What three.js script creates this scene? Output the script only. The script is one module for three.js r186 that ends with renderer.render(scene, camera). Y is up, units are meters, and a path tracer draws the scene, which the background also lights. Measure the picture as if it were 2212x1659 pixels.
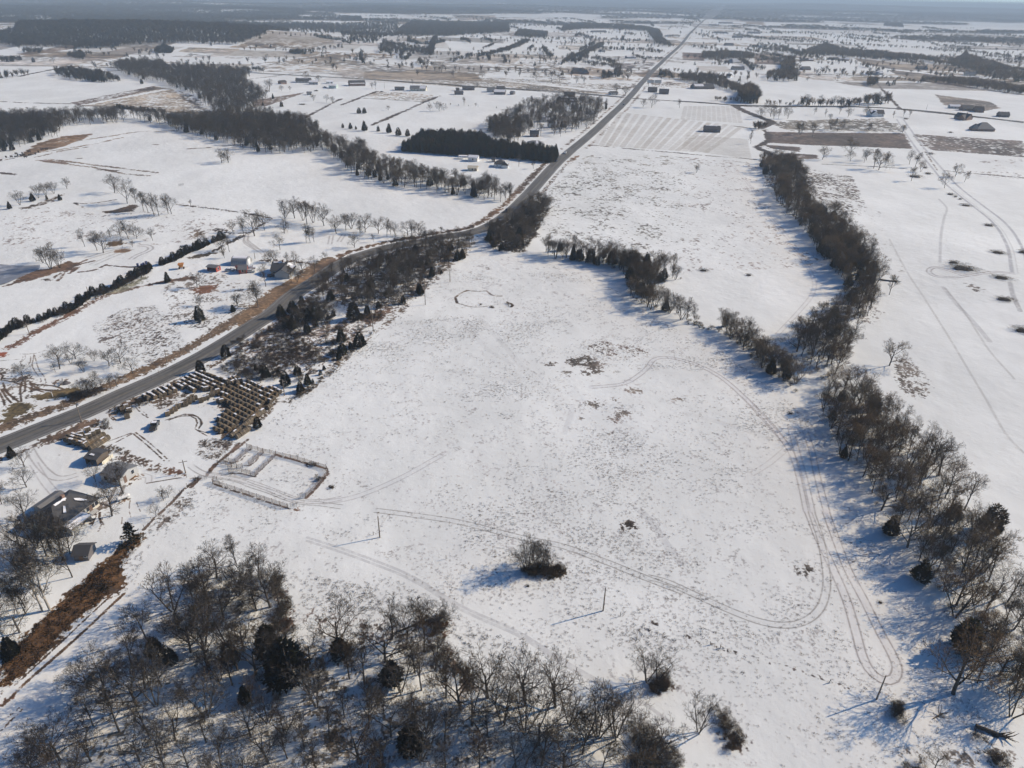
import * as THREE from 'three';
import { mergeGeometries } from 'three/addons/utils/BufferGeometryUtils.js';
import { MarchingCubes } from 'three/addons/objects/MarchingCubes.js';
import { RoundedBoxGeometry } from 'three/addons/geometries/RoundedBoxGeometry.js';
import { Sky } from 'three/addons/objects/Sky.js';

// ---------------------------------------------------------------- camera, sky, sun, air, exposure
const scene = new THREE.Scene();
const EYE = 120, F = 1533, PITCH = THREE.MathUtils.degToRad(28.75), ROLL = THREE.MathUtils.degToRad(1.2);
const camera = new THREE.PerspectiveCamera(THREE.MathUtils.radToDeg(2 * Math.atan(829.5 / F)), 4 / 3, 1, 60000);
camera.position.set(0, EYE, 0);
camera.rotation.set(-PITCH, 0, ROLL, 'YXZ');
scene.add(camera);

const SUN = new THREE.Vector3(0.814, 0.5, -0.296).normalize();
const sky = new Sky();
sky.name = 'sky';
sky.scale.setScalar(50000);
sky.material.uniforms.sunPosition.value.copy(SUN);
sky.material.uniforms.turbidity.value = 5;
sky.material.uniforms.rayleigh.value = 1.1;
sky.material.uniforms.mieCoefficient.value = 0.004;
sky.material.uniforms.cloudCoverage.value = 0;
scene.add(sky);
scene.environmentIntensity = 0.178;
const sun = new THREE.DirectionalLight(0xffe6c3, 4.5);
sun.name = 'sun';
sun.position.copy(SUN).multiplyScalar(2500).add(new THREE.Vector3(0, 0, -400));
sun.target.position.set(0, 0, -400);
sun.castShadow = true;
sun.shadow.mapSize.set(4096, 4096);
Object.assign(sun.shadow.camera, { left: -900, right: 900, top: 900, bottom: -900, near: 10, far: 6000 });
scene.add(sun, sun.target);
scene.fog = new THREE.FogExp2(new THREE.Color(0.68, 0.84, 1.0), 0.00017);
const renderer = new THREE.WebGLRenderer({ antialias: true });
renderer.shadowMap.enabled = true;
renderer.toneMapping = THREE.LinearToneMapping;
renderer.toneMappingExposure = 1.12;

// ---------------------------------------------------------------- helpers
const rng = (a) => () => { a = (a + 0x6d2b79f5) | 0; let t = Math.imul(a ^ (a >>> 15), 1 | a); t = (t + Math.imul(t ^ (t >>> 7), 61 | t)) ^ t; return ((t ^ (t >>> 14)) >>> 0) / 4294967296; };
const R0 = rng(20240117);
const rr = (a, b, r = R0) => a + (b - a) * r();
const { clamp, lerp, smoothstep } = THREE.MathUtils;
const names = new Map();
const numbered = (n) => { const k = names.get(n) ?? 0; names.set(n, k + 1); return k ? n + '_' + String(k).padStart(3, '0') : n; };
const lin = (r, g, b) => new THREE.Color().setRGB(r, g, b);
const mat = (r, g, b, rough = 0.9, more = {}) => new THREE.MeshStandardMaterial({ color: lin(r, g, b), roughness: rough, ...more });
function tag(o, label, category, group, kind) {
  if (label) o.userData.label = label;
  if (category) o.userData.category = category;
  if (group) o.userData.group = group;
  if (kind) o.userData.kind = kind;
  return o;
}
function thing(name, label, category, p, turn = 0, group) {
  const o = new THREE.Group();
  o.name = numbered(name);
  o.position.copy(p); o.rotation.y = turn;
  scene.add(o);
  return tag(o, label, category, group);
}
function part(name, geometry, material, parent) {
  const m = new THREE.Mesh(geometry, material);
  m.name = name; m.castShadow = m.receiveShadow = true;
  parent.add(m);
  return m;
}
const hash = (i, j) => { let n = Math.imul(i, 374761393) ^ Math.imul(j, 668265263); n = Math.imul(n ^ (n >>> 13), 1274126177); return ((n ^ (n >>> 16)) >>> 0) / 4294967296; };
function vn(x, y) {                                     // smooth value noise, -1 .. 1
  const i = Math.floor(x), j = Math.floor(y); let a = x - i, b = y - j;
  a = a * a * a * (a * (a * 6 - 15) + 10); b = b * b * b * (b * (b * 6 - 15) + 10);
  return 2 * lerp(lerp(hash(i, j), hash(i + 1, j), a), lerp(hash(i, j + 1), hash(i + 1, j + 1), a), b) - 1;
}

// ---------------------------------------------------------------- the lie of the land, and from a sight line to a place on it
const gauss = (x, z, cx, cz, rx, rz) => Math.exp(-(((x - cx) / rx) ** 2) - ((z - cz) / rz) ** 2);
function land(x, z) {
  const d = -z;
  let y = 0.35 * vn(x / 62 + 7, z / 62) + 0.16 * vn(x / 23, z / 23 + 5) + 0.9 * vn(x / 260, z / 260);
  y += 34 * gauss(x, z, -1000, -2050, 620, 300) + 10 * gauss(x, z, 430, -330, 90, 260) * 0;
  y += 2.2 * gauss(x, z, 250, -300, 60, 170);
  if (d > 2600) y += smoothstep(d, 2600, 5200) * 12 * (vn(x / 900, z / 700) + 0.3) + smoothstep(d, 5000, 9000) * 26 * vn(x / 2600 + 3, z / 1500);
  if (d > 8500) y += smoothstep(d, 8500, 13500) * 62 * (0.8 + 0.4 * vn(x / 3300 + 9, d / 9000));
  y *= 1 - gauss(x, z, -245, -345, 40, 30);
  return y;
}
const sp = Math.sin(PITCH), cp = Math.cos(PITCH), sr = Math.sin(ROLL), cr = Math.cos(ROLL);
function sight(u, v) {
  const x = (u - 1106) / F, y = -(v - 829.5) / F, a = x * cr - y * sr, b = x * sr + y * cr;
  return [a, b * cp - sp, -b * sp - cp];
}
function P(u, v) {
  const d = sight(u, v); d[1] = Math.min(d[1], -0.004);
  let y = 0, x, z;
  for (let i = 0; i < 14; i++) { const t = (EYE - y) / -d[1]; x = d[0] * t; z = d[2] * t; y = 0.35 * y + 0.65 * land(x, z); }
  return new THREE.Vector3(x, land(x, z), z);
}
function proj(x, y, z) {
  const Y = y - EYE, b = Y * cp - z * sp, c = -(Y * sp + z * cp), a = x;
  const px = a * cr + b * sr, py = -a * sr + b * cr;
  return [1106 + (F * px) / c, 829.5 - (F * py) / c, c];
}
function tallTo(p, v) { let lo = 0.3, hi = 30; for (let i = 0; i < 24; i++) { const m = (lo + hi) / 2; if (proj(p.x, p.y + m, p.z)[1] > v) lo = m; else hi = m; } return lo; }
const ZONES = { O: [0, 0, 0.73735], Z1: [0, 0, 2.212], Z2: [1000, 0, 2.212], Z3: [2000, 0, 2.212], Z4: [0, 350, 2.212], Z5: [1000, 300, 2.212], Z6: [2000, 300, 2.212],
  Y1: [0, 750, 2.765], Y2: [700, 650, 2.765], Y3: [0, 1200, 3.0157], Y4: [0, 1650, 2.212], Y5: [900, 1500, 2.011], Y6: [1900, 1500, 2.011], Y7: [2200, 700, 2.074], Y8: [1400, 650, 2.458],
  X1: [580, 740, 5.53], X2: [200, 1280, 5.923], X3: [560, 1280, 5.027], X4: [60, 1080, 2.765], X5: [1280, 340, 5.53], X6: [580, 1090, 7.9], X7: [2550, 1950, 4.916], X8: [1280, 780, 7.9],
  W1: [820, 200, 4.424], W2: [1320, 180, 4.424], W3: [2050, 60, 4.424], W4: [2500, 150, 4.424], W5: [2750, 450, 3.016], W6: [0, 420, 8.508], W7: [0, 1000, 5.927], W8: [380, 780, 8.508] };
const uv = (zone, x, y) => { const [a, b, s] = ZONES[zone]; return [(a + x / s) / 1.3562, (b + y / s) / 1.3562]; };
const G = (zone, x, y) => P(...uv(zone, x, y));
const rows = (text) => text.trim().split(/\s+/).map((t) => t.split(',').map(Number));
const path = (zone, text) => rows(text).map(([x, y]) => G(zone, x, y));
const inside = (poly, x, z) => { let c = false; for (let i = 0, j = poly.length - 1; i < poly.length; j = i++) { const a = poly[i], b = poly[j]; if (a.z > z !== b.z > z && x < ((b.x - a.x) * (z - a.z)) / (b.z - a.z) + a.x) c = !c; } return c; };
const curve = (pts, step) => { const c = new THREE.CatmullRomCurve3(pts, false, 'centripetal'); const n = Math.max(2, Math.ceil(c.getLength() / step)); return c.getSpacedPoints(n); };
function sideways(pts, k) {                             // the path moved k metres to its right
  return pts.map((p, i) => { const a = pts[Math.max(0, i - 1)], b = pts[Math.min(pts.length - 1, i + 1)], l = Math.hypot(b.x - a.x, b.z - a.z) || 1; return new THREE.Vector3(p.x - ((b.z - a.z) / l) * k, 0, p.z + ((b.x - a.x) / l) * k); });
}

// ---------------------------------------------------------------- what lies on the snow: bare earth, dead grass, wheel tracks, shaded drive edges, each with its own outline
const highway = curve([...path('Y1', '-700,1760 -250,1625 0,1538 340,1402 700,1258 1000,1122 1300,990 1540,872 1700,785 1900,662 2080,545 2200,470'), ...path('Y2', '460,580 620,480 740,395 850,330 1000,270 1200,212 1400,172 1560,152'), ...path('Z5', '600,884 800,852 900,828 1000,782 1090,715 1180,630 1290,510 1390,402 1490,312 1600,222 1720,112 1830,8'), ...path('Z2', '1870,628 1980,502 2090,392 2200,292'), ...path('Z3', '60,205 140,132 205,82 262,42')], 5);
const paint = [];
const BROWN = [92, 70, 50], RUST = [96, 62, 44], TAN = [128, 112, 92], GREY = [112, 104, 96], DARK = [62, 52, 44], STUB = [150, 138, 122], OLIVE = [104, 92, 62], MUD = [78, 62, 50];
const area = (zone, text, color, a) => paint.push({ pts: path(zone, text), color, a, fill: true });
const line = (zone, text, w, color, a) => paint.push({ pts: curve(path(zone, text), 3), color, a, w });
const run = (pts, w, color, a) => paint.push({ pts, color, a, w });
const clear = (zone, text, w, a = 1) => paint.push({ pts: w ? curve(path(zone, text), 3) : path(zone, text), w, fill: !w, erase: true, a });
const tint = (zone, text, w, color, a) => paint.push({ pts: w ? curve(path(zone, text), 3) : path(zone, text), color, a, w, fill: !w, tint: true });
const tracks = (zone, text, a = 0.75, gap = 1.7, w = 0.3, color = [112, 106, 100]) => { const c = curve(path(zone, text), 1.5); for (const s of [-gap / 2, gap / 2]) paint.push({ pts: sideways(c, s), w, color, a: a * 0.8, tint: true }); paint.push({ pts: c, w: gap * 1.5, color: [205, 206, 208], a: 0.35 * a, tint: true }); };

// pastures where grass stands through the snow
area('O', '640,560 1000,545 1160,560 1290,600 1420,690 1560,760 1700,860 1800,960 1870,1150 1990,1330 2060,1500 1900,1659 1300,1659 1000,1450 640,1340 430,1130 560,960 820,740', [100, 96, 90], 0.1);
area('Z5', '1350,560 1600,330 2212,350 2212,980 1900,950 1400,860 1250,880', GREY, 0.2);
area('Z6', '0,350 480,390 560,640 700,850 950,1060 0,1106', GREY, 0.16);
area('Z6', '760,420 1100,480 1200,700 1100,760 900,650 820,560', GREY, 0.34);
area('Z6', '1300,700 1450,1100 900,1106 1000,760', GREY, 0.12);
area('Z6', '1650,400 2212,360 2212,500 1700,470', GREY, 0.16);
area('Y7', '880,700 960,740 1040,790 1110,900 1070,985 960,960 880,870', GREY, 0.5);
area('Y7', '720,400 820,440 760,520 650,500', GREY, 0.35);
area('Z4', '0,600 300,560 700,620 1150,560 1600,640 1500,760 1000,820 400,800 0,860', GREY, 0.16);
area('Z4', '1230,730 1300,715 1340,740 1260,770', TAN, 0.6);
area('Y1', '750,560 1000,430 1250,400 1450,560 1500,760 1250,900 1000,760 800,700', GREY, 0.33);
area('Y1', '1350,150 1800,130 2100,250 2150,400 1700,620 1400,560 1300,330', GREY, 0.28);
area('Y1', '1550,260 1780,225 1700,300 1600,310', RUST, 0.62);
area('Y2', '0,1100 200,900 500,880 820,800 1000,760 1200,720 900,1050 750,1180 500,1260 0,1250', [104, 94, 86], 0.48);
area('Y2', '950,800 1150,690 1280,690 1200,770 1050,830', [100, 80, 66], 0.6);
area('Y2', '420,1400 620,1310 760,1160 1000,960 1160,830 1320,690 1420,640 1300,760 1000,1000 800,1200 620,1340 480,1440 360,1480', [100, 88, 76], 0.62);
area('Y2', '600,560 1000,380 1250,240 1750,150 1950,170 1860,250 1650,420 1480,600 1280,690 900,700', GREY, 0.42);
area('Z5', '930,900 1180,690 1340,640 1280,830 1190,975 980,960', DARK, 0.6);
// the tussocky patches in the big pasture
for (const [x, y, w, h, a] of rows('530,1025,45,18,.62 690,1010,45,30,.6 780,985,55,22,.55 830,1035,65,28,.68 870,1085,48,25,.66 780,1088,35,18,.55 640,1085,42,22,.62 705,1105,25,10,.5 1000,1080,30,12,.55 630,1115,40,10,.45 830,1310,75,30,.64 1040,1385,55,25,.52 1130,1215,60,18,.5 980,1275,38,18,.52 765,1415,35,20,.4 970,1430,45,25,.35 1465,1280,40,20,.5 960,1525,40,8,.4 615,893,20,5,.4')) paint.push({ pts: [...Array(18)].map((_, i) => G('Y8', x + w * Math.cos(i / 2.865) * rr(0.75, 1.15), y + h * Math.sin(i / 2.865) * rr(0.75, 1.15))), color: GREY, a: a + 0.06, fill: true });
area('Y8', '750,900 900,860 1150,900 1250,960 1100,1000 900,960', GREY, 0.32);
area('Y5', '1850,70 1890,50 1930,80 1900,110 1860,105', DARK, 0.65);
area('X8', '1110,40 1160,22 1215,45 1170,75 1115,70', GREY, 0.7);
area('Y5', '1380,340 1460,310 1530,345 1500,385 1400,385', [74, 64, 48], 0.75);
area('Y5', '720,640 830,600 830,700 760,770 700,720', RUST, 0.6);
area('Y4', '1780,80 1860,240 1890,340 1850,440 1790,420 1800,260 1740,120', RUST, 0.6);
area('Y5', '800,800 900,900 980,980 1000,1080 900,1000 820,900', [88, 70, 56], 0.55);
area('Y6', '10,1000 130,1000 130,1050 20,1060', DARK, 0.7);
area('Y6', '380,1150 480,1230 580,1320 560,1400 480,1390 400,1260', DARK, 0.55);
area('Y4', '250,1150 600,700 900,330 1250,160 1750,120 1880,360 2212,700 2212,1327 230,1327', GREY, 0.2);
area('Y5', '0,560 500,680 780,760 980,1000 1000,1240 1300,1508 0,1508', GREY, 0.24);
// ploughed and stubble fields farther out
area('Z1', '520,690 1010,560 1110,575 1400,745 1060,728 640,690', STUB, 0.66);
area('Z1', '460,665 1010,555 1000,580 520,690', MUD, 0.62);
clear('Z1', '560,678 1080,580', 9, 0.9);
line('Z1', '0,658 450,672', 5, DARK, 0.7);
area('Z1', '1660,410 2212,340 2212,470 1960,470 1760,470', STUB, 0.6);
area('Z2', '0,385 560,440 1000,520 1830,615 1500,600 700,560 0,500', STUB, 0.62);
area('Z2', '560,370 1300,400 1500,430 1480,560 1000,520 500,440', STUB, 0.3);
area('Z2', '1240,520 1640,540 1920,540 1900,570 1600,580', STUB, 0.4);
area('Z1', '350,420 500,380 760,320 950,290 1010,310 860,350 560,390 420,425', [112, 96, 82], 0.9);
area('Z1', '100,350 480,280 500,310 160,360', [112, 96, 82], 0.8);
area('Z1', '1160,590 1260,620 1400,745 1180,640', DARK, 0.5);
area('Z1', '1640,650 1980,598 1720,690 1650,700', [108, 92, 80], 0.7);
area('Z1', '1000,130 1300,115 1560,135 1700,150 1350,140', STUB, 0.3);
area('Z2', '720,95 1000,98 1000,125 760,130', STUB, 0.8);
area('Z2', '1730,415 2040,400 1990,450 1760,445', GREY, 0.6);
area('Z2', '130,630 230,590 620,615 540,660', STUB, 0.42);
area('Z3', '0,340 140,345 140,395 0,390', [112, 92, 80], 0.9);
area('Z3', '460,345 640,350 640,420 470,415', [112, 96, 82], 0.8);
area('Z3', '1110,378 1290,395 1420,420 1505,462 1330,445 1180,415', [118, 106, 92], 0.95);
area('Z3', '1325,452 1500,470 1760,500 1850,520 1900,560 1700,550 1540,525 1400,490', [112, 100, 88], 0.95);
area('Z3', '1560,372 1720,362 1900,375 1960,420 1800,420 1640,395', [112, 100, 88], 0.85);
area('Z3', '1635,612 1990,660 2060,700 1950,720 1690,680', [112, 102, 92], 0.85);
area('Z3', '400,128 525,122 525,162 410,155', TAN, 0.85);
area('Z3', '540,120 780,128 770,140 560,132', TAN, 0.85);
area('Z3', '740,80 1280,105 1200,112 740,95', STUB, 0.85);
area('Z3', '560,800 1000,770 1400,800 1430,860 700,850', GREY, 0.42);
area('Z3', '1000,520 1200,540 1180,560 1040,545', GREY, 0.5);
area('Z6', '560,190 1440,200 1490,300 900,280 560,260', [90, 78, 70], 0.9);
area('Z6', '530,275 770,290 760,320 580,300', [90, 78, 70], 0.9);
area('Z6', '640,325 880,340 880,365 680,370', [90, 78, 70], 0.85);
area('Z6', '1490,205 2212,250 2212,355 1620,310 1560,280', [108, 98, 90], 0.7);
area('Z6', '560,120 1300,100 1420,190 640,175', GREY, 0.42);
{
  const r = rng(818);
  for (let k = 0; k < 170; k++) { const d = 1150 * Math.pow(4.2, r()), x = (r() - 0.5) * 1.5 * d, w = 60 + 240 * r() * (d / 2200), l = 70 + 200 * r() * (d / 2000), sk = (r() - 0.5) * 60, c = [STUB, TAN, GREY, [168, 160, 150], [176, 172, 166]][Math.floor(r() * 5)]; paint.push({ pts: [[x, d], [x + w, d + sk * 0.2], [x + w + sk, d + l], [x + sk, d + l * 0.95]].map(([a, b]) => new THREE.Vector3(a, 0, -b)), color: c, a: 0.3 + 0.5 * r(), fill: true, tint: r() < 0.4 }); }
}
// stripes of a mown field beside the highway
for (let i = 0; i < 17; i++) tint('Z5', `${1640 + i * 45},${275 + i * 3} ${1760 + i * 52},${60 + i * 6}`, 5.5, [140, 130, 118], 0.2 + 0.25 * ((i * 7) % 5) / 5);
for (let i = 0; i < 12; i++) tint('Z6', `${10 + i * 38},${300 + i * 6} ${40 + i * 33},${215 + i * 2}`, 5, [140, 130, 118], 0.24);
for (let i = 0; i < 12; i++) tint('Z6', `${0 + i * 34},${110 + i * 2} ${20 + i * 30},${25}`, 5, [140, 130, 118], 0.26);
// field edges, hedgerow foots and ditches
for (const [z, t, w] of [['Z5', '1600,275 2212,330', 3], ['Z6', '0,330 470,370', 3], ['Z6', '300,150 560,180', 3], ['Z6', '900,400 1450,430', 1.6], ['Z6', '1680,440 2212,490', 3.4], ['Z4', '1140,550 1600,610 1760,640', 2.2], ['Z4', '1760,640 1620,730 1480,800 1390,850', 2.5],
  ['Z2', '0,505 240,520 900,565 1830,632', 6], ['Z2', '1880,637 2212,658', 8], ['Z3', '0,658 330,680 430,690 1000,690 1400,705', 8], ['Z3', '1400,708 2212,790', 8], ['Z2', '200,810 540,660 640,620', 5], ['Z2', '130,635 540,660', 3], ['Z1', '2212,640 1980,760', 4], ['Z2', '0,680 230,592', 5], ['Z3', '1260,540 1330,620 1410,705', 4],
  ['Z1', '0,425 420,430 780,440', 7], ['Z1', '130,495 430,430', 6], ['Z1', '460,432 560,470 800,455', 7], ['Z1', '1600,515 1960,470', 4], ['Z1', '1640,458 2212,480', 5], ['Z3', '500,480 1150,490 1500,520 2212,615', 10], ['Z2', '930,305 1040,262', 8], ['Z2', '1480,600 1900,560 2000,450', 4]]) line(z, t, w, DARK, 0.85);
for (const [z, t, w, c] of [['Z3', '330,680 400,720 500,760 570,790 510,825', 10, DARK], ['Z6', '510,165 545,200 550,250 480,290', 6, DARK], ['Z6', '480,290 560,330 610,370 680,375', 7, DARK]]) line(z, t, w, c, 0.95);
clear('Z6', '500,285 580,320 660,350 670,370', 2.4);
// the long pale drive on the right with painted edge shade, and tracks beside it
clear('Z6', '1410,110 1470,200 1600,370 1750,540 1900,660 2050,780 2150,930 2190,1106', 7);
line('Z6', '1495,215 1560,300 1650,440', 1.2, MUD, 0.6);
tracks('Z6', '1740,550 1890,672 2030,790 2120,930 2160,1106', 0.5);
clear('Z6', '0,165 560,175 1440,195', 4);
line('Z6', '500,280 600,310 760,320', 1, DARK, 0.6);
for (const s of [-3.6, 3.8]) paint.push({ pts: sideways(curve(path('Z6', '1410,110 1470,200 1600,370 1750,540 1900,660 2050,780 2150,930 2190,1106'), 3), s), w: 1.6, color: [150, 152, 158], a: 0.65, tint: true });  // grey edge strips: embankment shade painted into the snow colour, with dirty snow
for (const [z, t, w, a] of [['W5', '0,400 70,480 50,560 20,720 10,960', 1.4, 0.4], ['W5', '40,1180 160,1330 300,1480 450,1659', 2, 0.35], ['W5', '630,1140 660,1260 720,1390', 2, 0.6], ['Y5', '0,150 300,250 600,370 900,550 1250,710 1500,870 1750,1010 1960,1110 2150,1250', 0.8, 0.35], ['Y5', '0,170 300,272 600,392 900,572 1250,732 1500,892 1750,1032 1960,1132', 0.8, 0.35], ['Y5', '1970,0 2030,60 2110,180 2200,300', 2.2, 0.25], ['Y8', '680,1320 660,1420 620,1520', 2, 0.15], ['Y8', '20,700 200,900 330,1060', 2.5, 0.12], ['Y8', '1500,1380 1800,1460 2100,1560', 2.5, 0.12], ['Y2', '1850,820 2000,1020 2212,1150', 2, 0.12], ['Y2', '1650,1200 1900,1240 2212,1290', 2.5, 0.12]]) tint(z, t, w, [150, 150, 152], a);
// loop and lanes on the right-hand field
tracks('Y7', '1600,210 1500,200 1400,210 1300,220 1200,190 1120,172 1080,195 1120,225 1230,232 1320,222', 1.2, 2, 0.5);
for (const t of ['840,0 960,220 1060,370 1180,560 1300,760 1420,960 1560,1200 1659,1300', '1180,300 1300,450 1450,680 1600,850']) tint('Y7', t, 0.9, [130, 126, 122], 0.28);
area('Y7', '1290,262 1360,280 1440,320 1420,332 1340,312', GREY, 0.45);
tracks('Z6', '300,380 420,520 500,640 560,740 660,850 760,980 860,1106', 0.4);
tracks('Y7', '240,40 330,150 385,260 370,340 300,430 160,580', 0.4);
// wheel tracks over the big pasture
tracks('Y8', '820,1190 930,1182 1050,1165 1150,1110 1220,1050 1270,990 1340,975 1450,990 1580,1030 1720,1100 1850,1200 1970,1320 2080,1440 2212,1590', 0.95);
tracks('Y7', '-40,960 60,1060 180,1200 250,1310 300,1470 340,1659', 0.8);
tracks('Y7', '240,1150 270,1260 330,1480 370,1659', 0.7);
tracks('Y7', '330,1170 370,1290 400,1430 460,1659', 0.8);
tracks('Y7', '270,1040 200,1030 170,1050 190,1090 250,1105 300,1080 320,1130', 0.55);
tracks('Y7', '320,1180 220,1270 100,1370 0,1430', 0.3);
tracks('Y6', '940,0 1000,150 1090,340 1170,530 1220,700 1265,860 1310,940 1380,990 1440,985 1465,920 1430,830 1360,700 1270,520 1170,330 1100,150 1045,0', 1, 1.9);
tracks('Y6', '960,0 1010,150 1040,300 1050,430 1020,550 960,620 870,660 760,665 640,640 480,580 280,490 100,410 0,385', 0.9);
tracks('Y5', '2212,470 2000,390 1750,290 1500,200 1300,160 1100,110 900,60 640,20 400,-10', 0.85);
tracks('X3', '2212,1030 1900,985 1600,960 1400,900 1150,800 900,720 700,640 480,595 240,560 100,500 0,430', 0.9);
tracks('X3', '2212,900 2000,945 1800,955 1600,935 1400,870 1150,770 900,680 600,600 240,545', 0.6);
tracks('O', '700,1085 760,1075 860,1035 960,980', 0.45);
clear('Y5', '0,160 300,260 600,380 900,560 1250,720 1500,880 1750,1020 1960,1120 2150,1260', 4, 0.8);
for (const t of ['0,60 100,260 200,420', '1250,900 1320,1000']) clear('Y8', t, 4, 0.7);
line('Y6', '0,640 300,760 480,820 800,910 1000,970 1200,1050', 1, GREY, 0.4);
// verges of the highway
const near = highway.filter((p) => -p.z < 345), mid = highway.filter((p) => -p.z >= 345 && -p.z < 620), far = highway.filter((p) => -p.z >= 560);
run(sideways(near, -9.9), 4.8, [116, 96, 74], 0.85); run(sideways(near, -12), 2.2, [104, 84, 62], 0.6); run(sideways(near, 8.0), 3, [104, 88, 72], 0.72);
run(sideways(mid, -9), 4.5, BROWN, 0.8); run(sideways(mid, 8), 2.2, BROWN, 0.6); run(sideways(far, -10), 3, BROWN, 0.45); run(sideways(far, 10), 3, BROWN, 0.45);
run(sideways(near, -6.5), 1.6, [0, 0, 0], 0);
area('X1', '1030,880 1200,700 1430,510 1600,480 1800,340 2000,260 2100,290 1900,400 1600,600 1300,800 1150,885', [120, 98, 74], 0.86);
area('Y2', '640,380 700,370 720,410 560,500 420,560 340,620 200,740 0,860 0,800 180,660 300,590 400,500 520,450', [118, 96, 72], 0.82);
line('X1', '2212,130 2050,230 1900,330', 4, MUD, 0.6);
line('Z4', '2212,905 2120,935 2050,960', 3.4, MUD, 0.8);
line('X1', '2060,240 1800,180 1560,150 1270,130 1000,130', 3, MUD, 0.55);
// farmyards and feeding places at the left
area('Z4', '0,270 100,250 250,150 400,110 600,90 560,120 420,170 200,230 60,255', [112, 88, 66], 0.85);
for (const t of ['180,235 300,190 500,140 700,110 900,80 1080,80', '230,245 420,200 560,180', '260,215 420,190 600,160 800,115', '240,262 400,285 600,310 800,350 970,365', '300,258 500,280 740,310 880,328 1020,345']) line('Z4', t, 3, [116, 100, 82], 0.8);
area('W6', '900,420 1200,420 1600,470 1740,490 1700,520 1400,500 1100,460', [116, 98, 84], 0.95);
line('Z4', '0,345 95,357', 4, DARK, 0.9);
for (const t of ['640,325 760,332', '980,163 1010,163', '1220,190 1360,182', '1090,72 1150,72', '1330,145 1390,145', '1420,172 1490,170', '500,252 530,252']) line('Z4', t, 3, MUD, 0.85);
line('Z4', '480,540 540,545 620,540 750,520', 1.6, MUD, 0.7); line('Z4', '480,540 520,560 565,580', 1.4, MUD, 0.7);
area('Z4', '650,600 760,585 860,545 900,560 850,600 700,608', [84, 68, 54], 0.95);
area('Z4', '100,580 230,545 420,480 440,470 330,540 180,580', [92, 76, 60], 0.8);
area('Z4', '690,800 760,790 810,800 760,825 700,820', [92, 74, 50], 0.9); area('Z4', '740,850 800,835 850,850 800,865 750,865', [100, 74, 48], 0.9);
area('Z4', '1390,700 1500,712 1600,735 1520,745 1420,735', DARK, 0.5); area('Z4', '1200,900 1390,850 1400,870 1250,905', [84, 74, 60], 0.85);
area('Z4', '230,985 330,960 450,915 515,940 430,970 330,995', [100, 78, 58], 0.95);
area('Y1', '0,250 100,215 250,130 340,110 450,120 560,60 640,60 600,110 450,140 330,170 160,220 60,250', [96, 74, 58], 0.95);
area('Y1', '330,190 420,180 410,200 340,205', DARK, 0.9);
for (const t of ['470,200 530,130 640,70 760,40', '430,180 520,120 700,30', '640,130 760,115 860,70', '560,140 640,90', '850,75 1100,90 1180,80']) line('Y1', t, 1.6, MUD, 0.62);
tracks('Z4', '850,905 890,880 940,860 975,840 960,820 900,815', 0.75, 2.4, 0.8); tracks('Z4', '560,900 700,860 830,830', 0.6, 3, 0.9); tracks('Z4', '600,940 740,880 850,840', 0.5, 3, 0.9);
tracks('Z4', '1600,760 1590,790 1640,830 1700,860', 0.6, 2, 0.7); tracks('Y2', '60,110 60,150 120,200 200,260', 0.6, 2, 0.7); tracks('Y2', '750,110 740,160 735,180', 0.6, 2, 0.7); tracks('Y2', '850,100 810,160', 0.6, 2, 0.7);
// foot of the long cedar hedge
line('Y1', '60,745 160,700 260,630 400,560 600,455 720,390 860,320 1050,270 1300,215 1560,170', 3.2, [98, 74, 58], 0.9);
area('Y1', '860,315 1000,230 1170,165 1230,170 1180,215 1000,290', [150, 148, 128], 0.8);
clear('Y1', '880,300 1190,190', 1.2, 0.8);
area('Y1', '0,800 40,780 60,800 20,830', RUST, 0.95);
// feeding lot in the lower left: mud, hay and many wheel ruts
area('W7', '0,1400 80,1250 100,1130 250,1060 420,1050 640,1080 600,1160 480,1230 300,1310 150,1380 0,1420', OLIVE, 0.96);
area('W7', '500,960 760,890 1100,820 1290,800 1410,840 1400,920 1250,960 1000,1000 700,1040 560,1020', [108, 92, 60], 0.96);
area('W7', '300,640 380,610 510,610 520,680 400,690 300,690', [70, 54, 44], 0.95);
area('W7', '0,460 60,500 70,560 0,600', MUD, 0.9); area('W7', '0,180 110,200 130,250 0,300', [120, 64, 44], 0.95);
for (const t of ['0,670 150,690 330,740 520,810 760,880', '520,720 620,750 900,770 1110,830', '20,640 160,655 330,650', '520,740 700,830 900,870', '50,720 120,880 300,1030', '20,820 100,960 200,1070', '0,900 60,1020 80,1110', '60,820 200,960 330,1050', '380,700 350,850 370,1050', '440,720 420,900 400,880', '520,700 550,800 540,870', '0,560 60,600 20,660', '600,830 1000,850 1100,850']) line('W7', t, 0.75, MUD, 0.85);
for (const t of ['590,220 580,300 560,420 620,540 700,640 720,700', '600,240 680,500 760,600 800,720', '440,250 430,320 380,350', '400,260 380,330 340,360', '530,260 530,330 510,380', '0,340 200,320 340,310', '360,340 360,450']) line('W7', t, 0.35, GREY, 0.8);
area('W7', '0,480 300,420 560,560 820,760 560,960 0,1080', GREY, 0.36);
line('W7', '780,160 590,215 350,220', 0.4, GREY, 0.7); line('W7', '0,1440 640,1290 1100,1190', 0.5, GREY, 0.55);
area('W7', '900,720 1010,640 1200,650 1180,720 1020,780', [92, 78, 64], 0.7);
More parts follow.
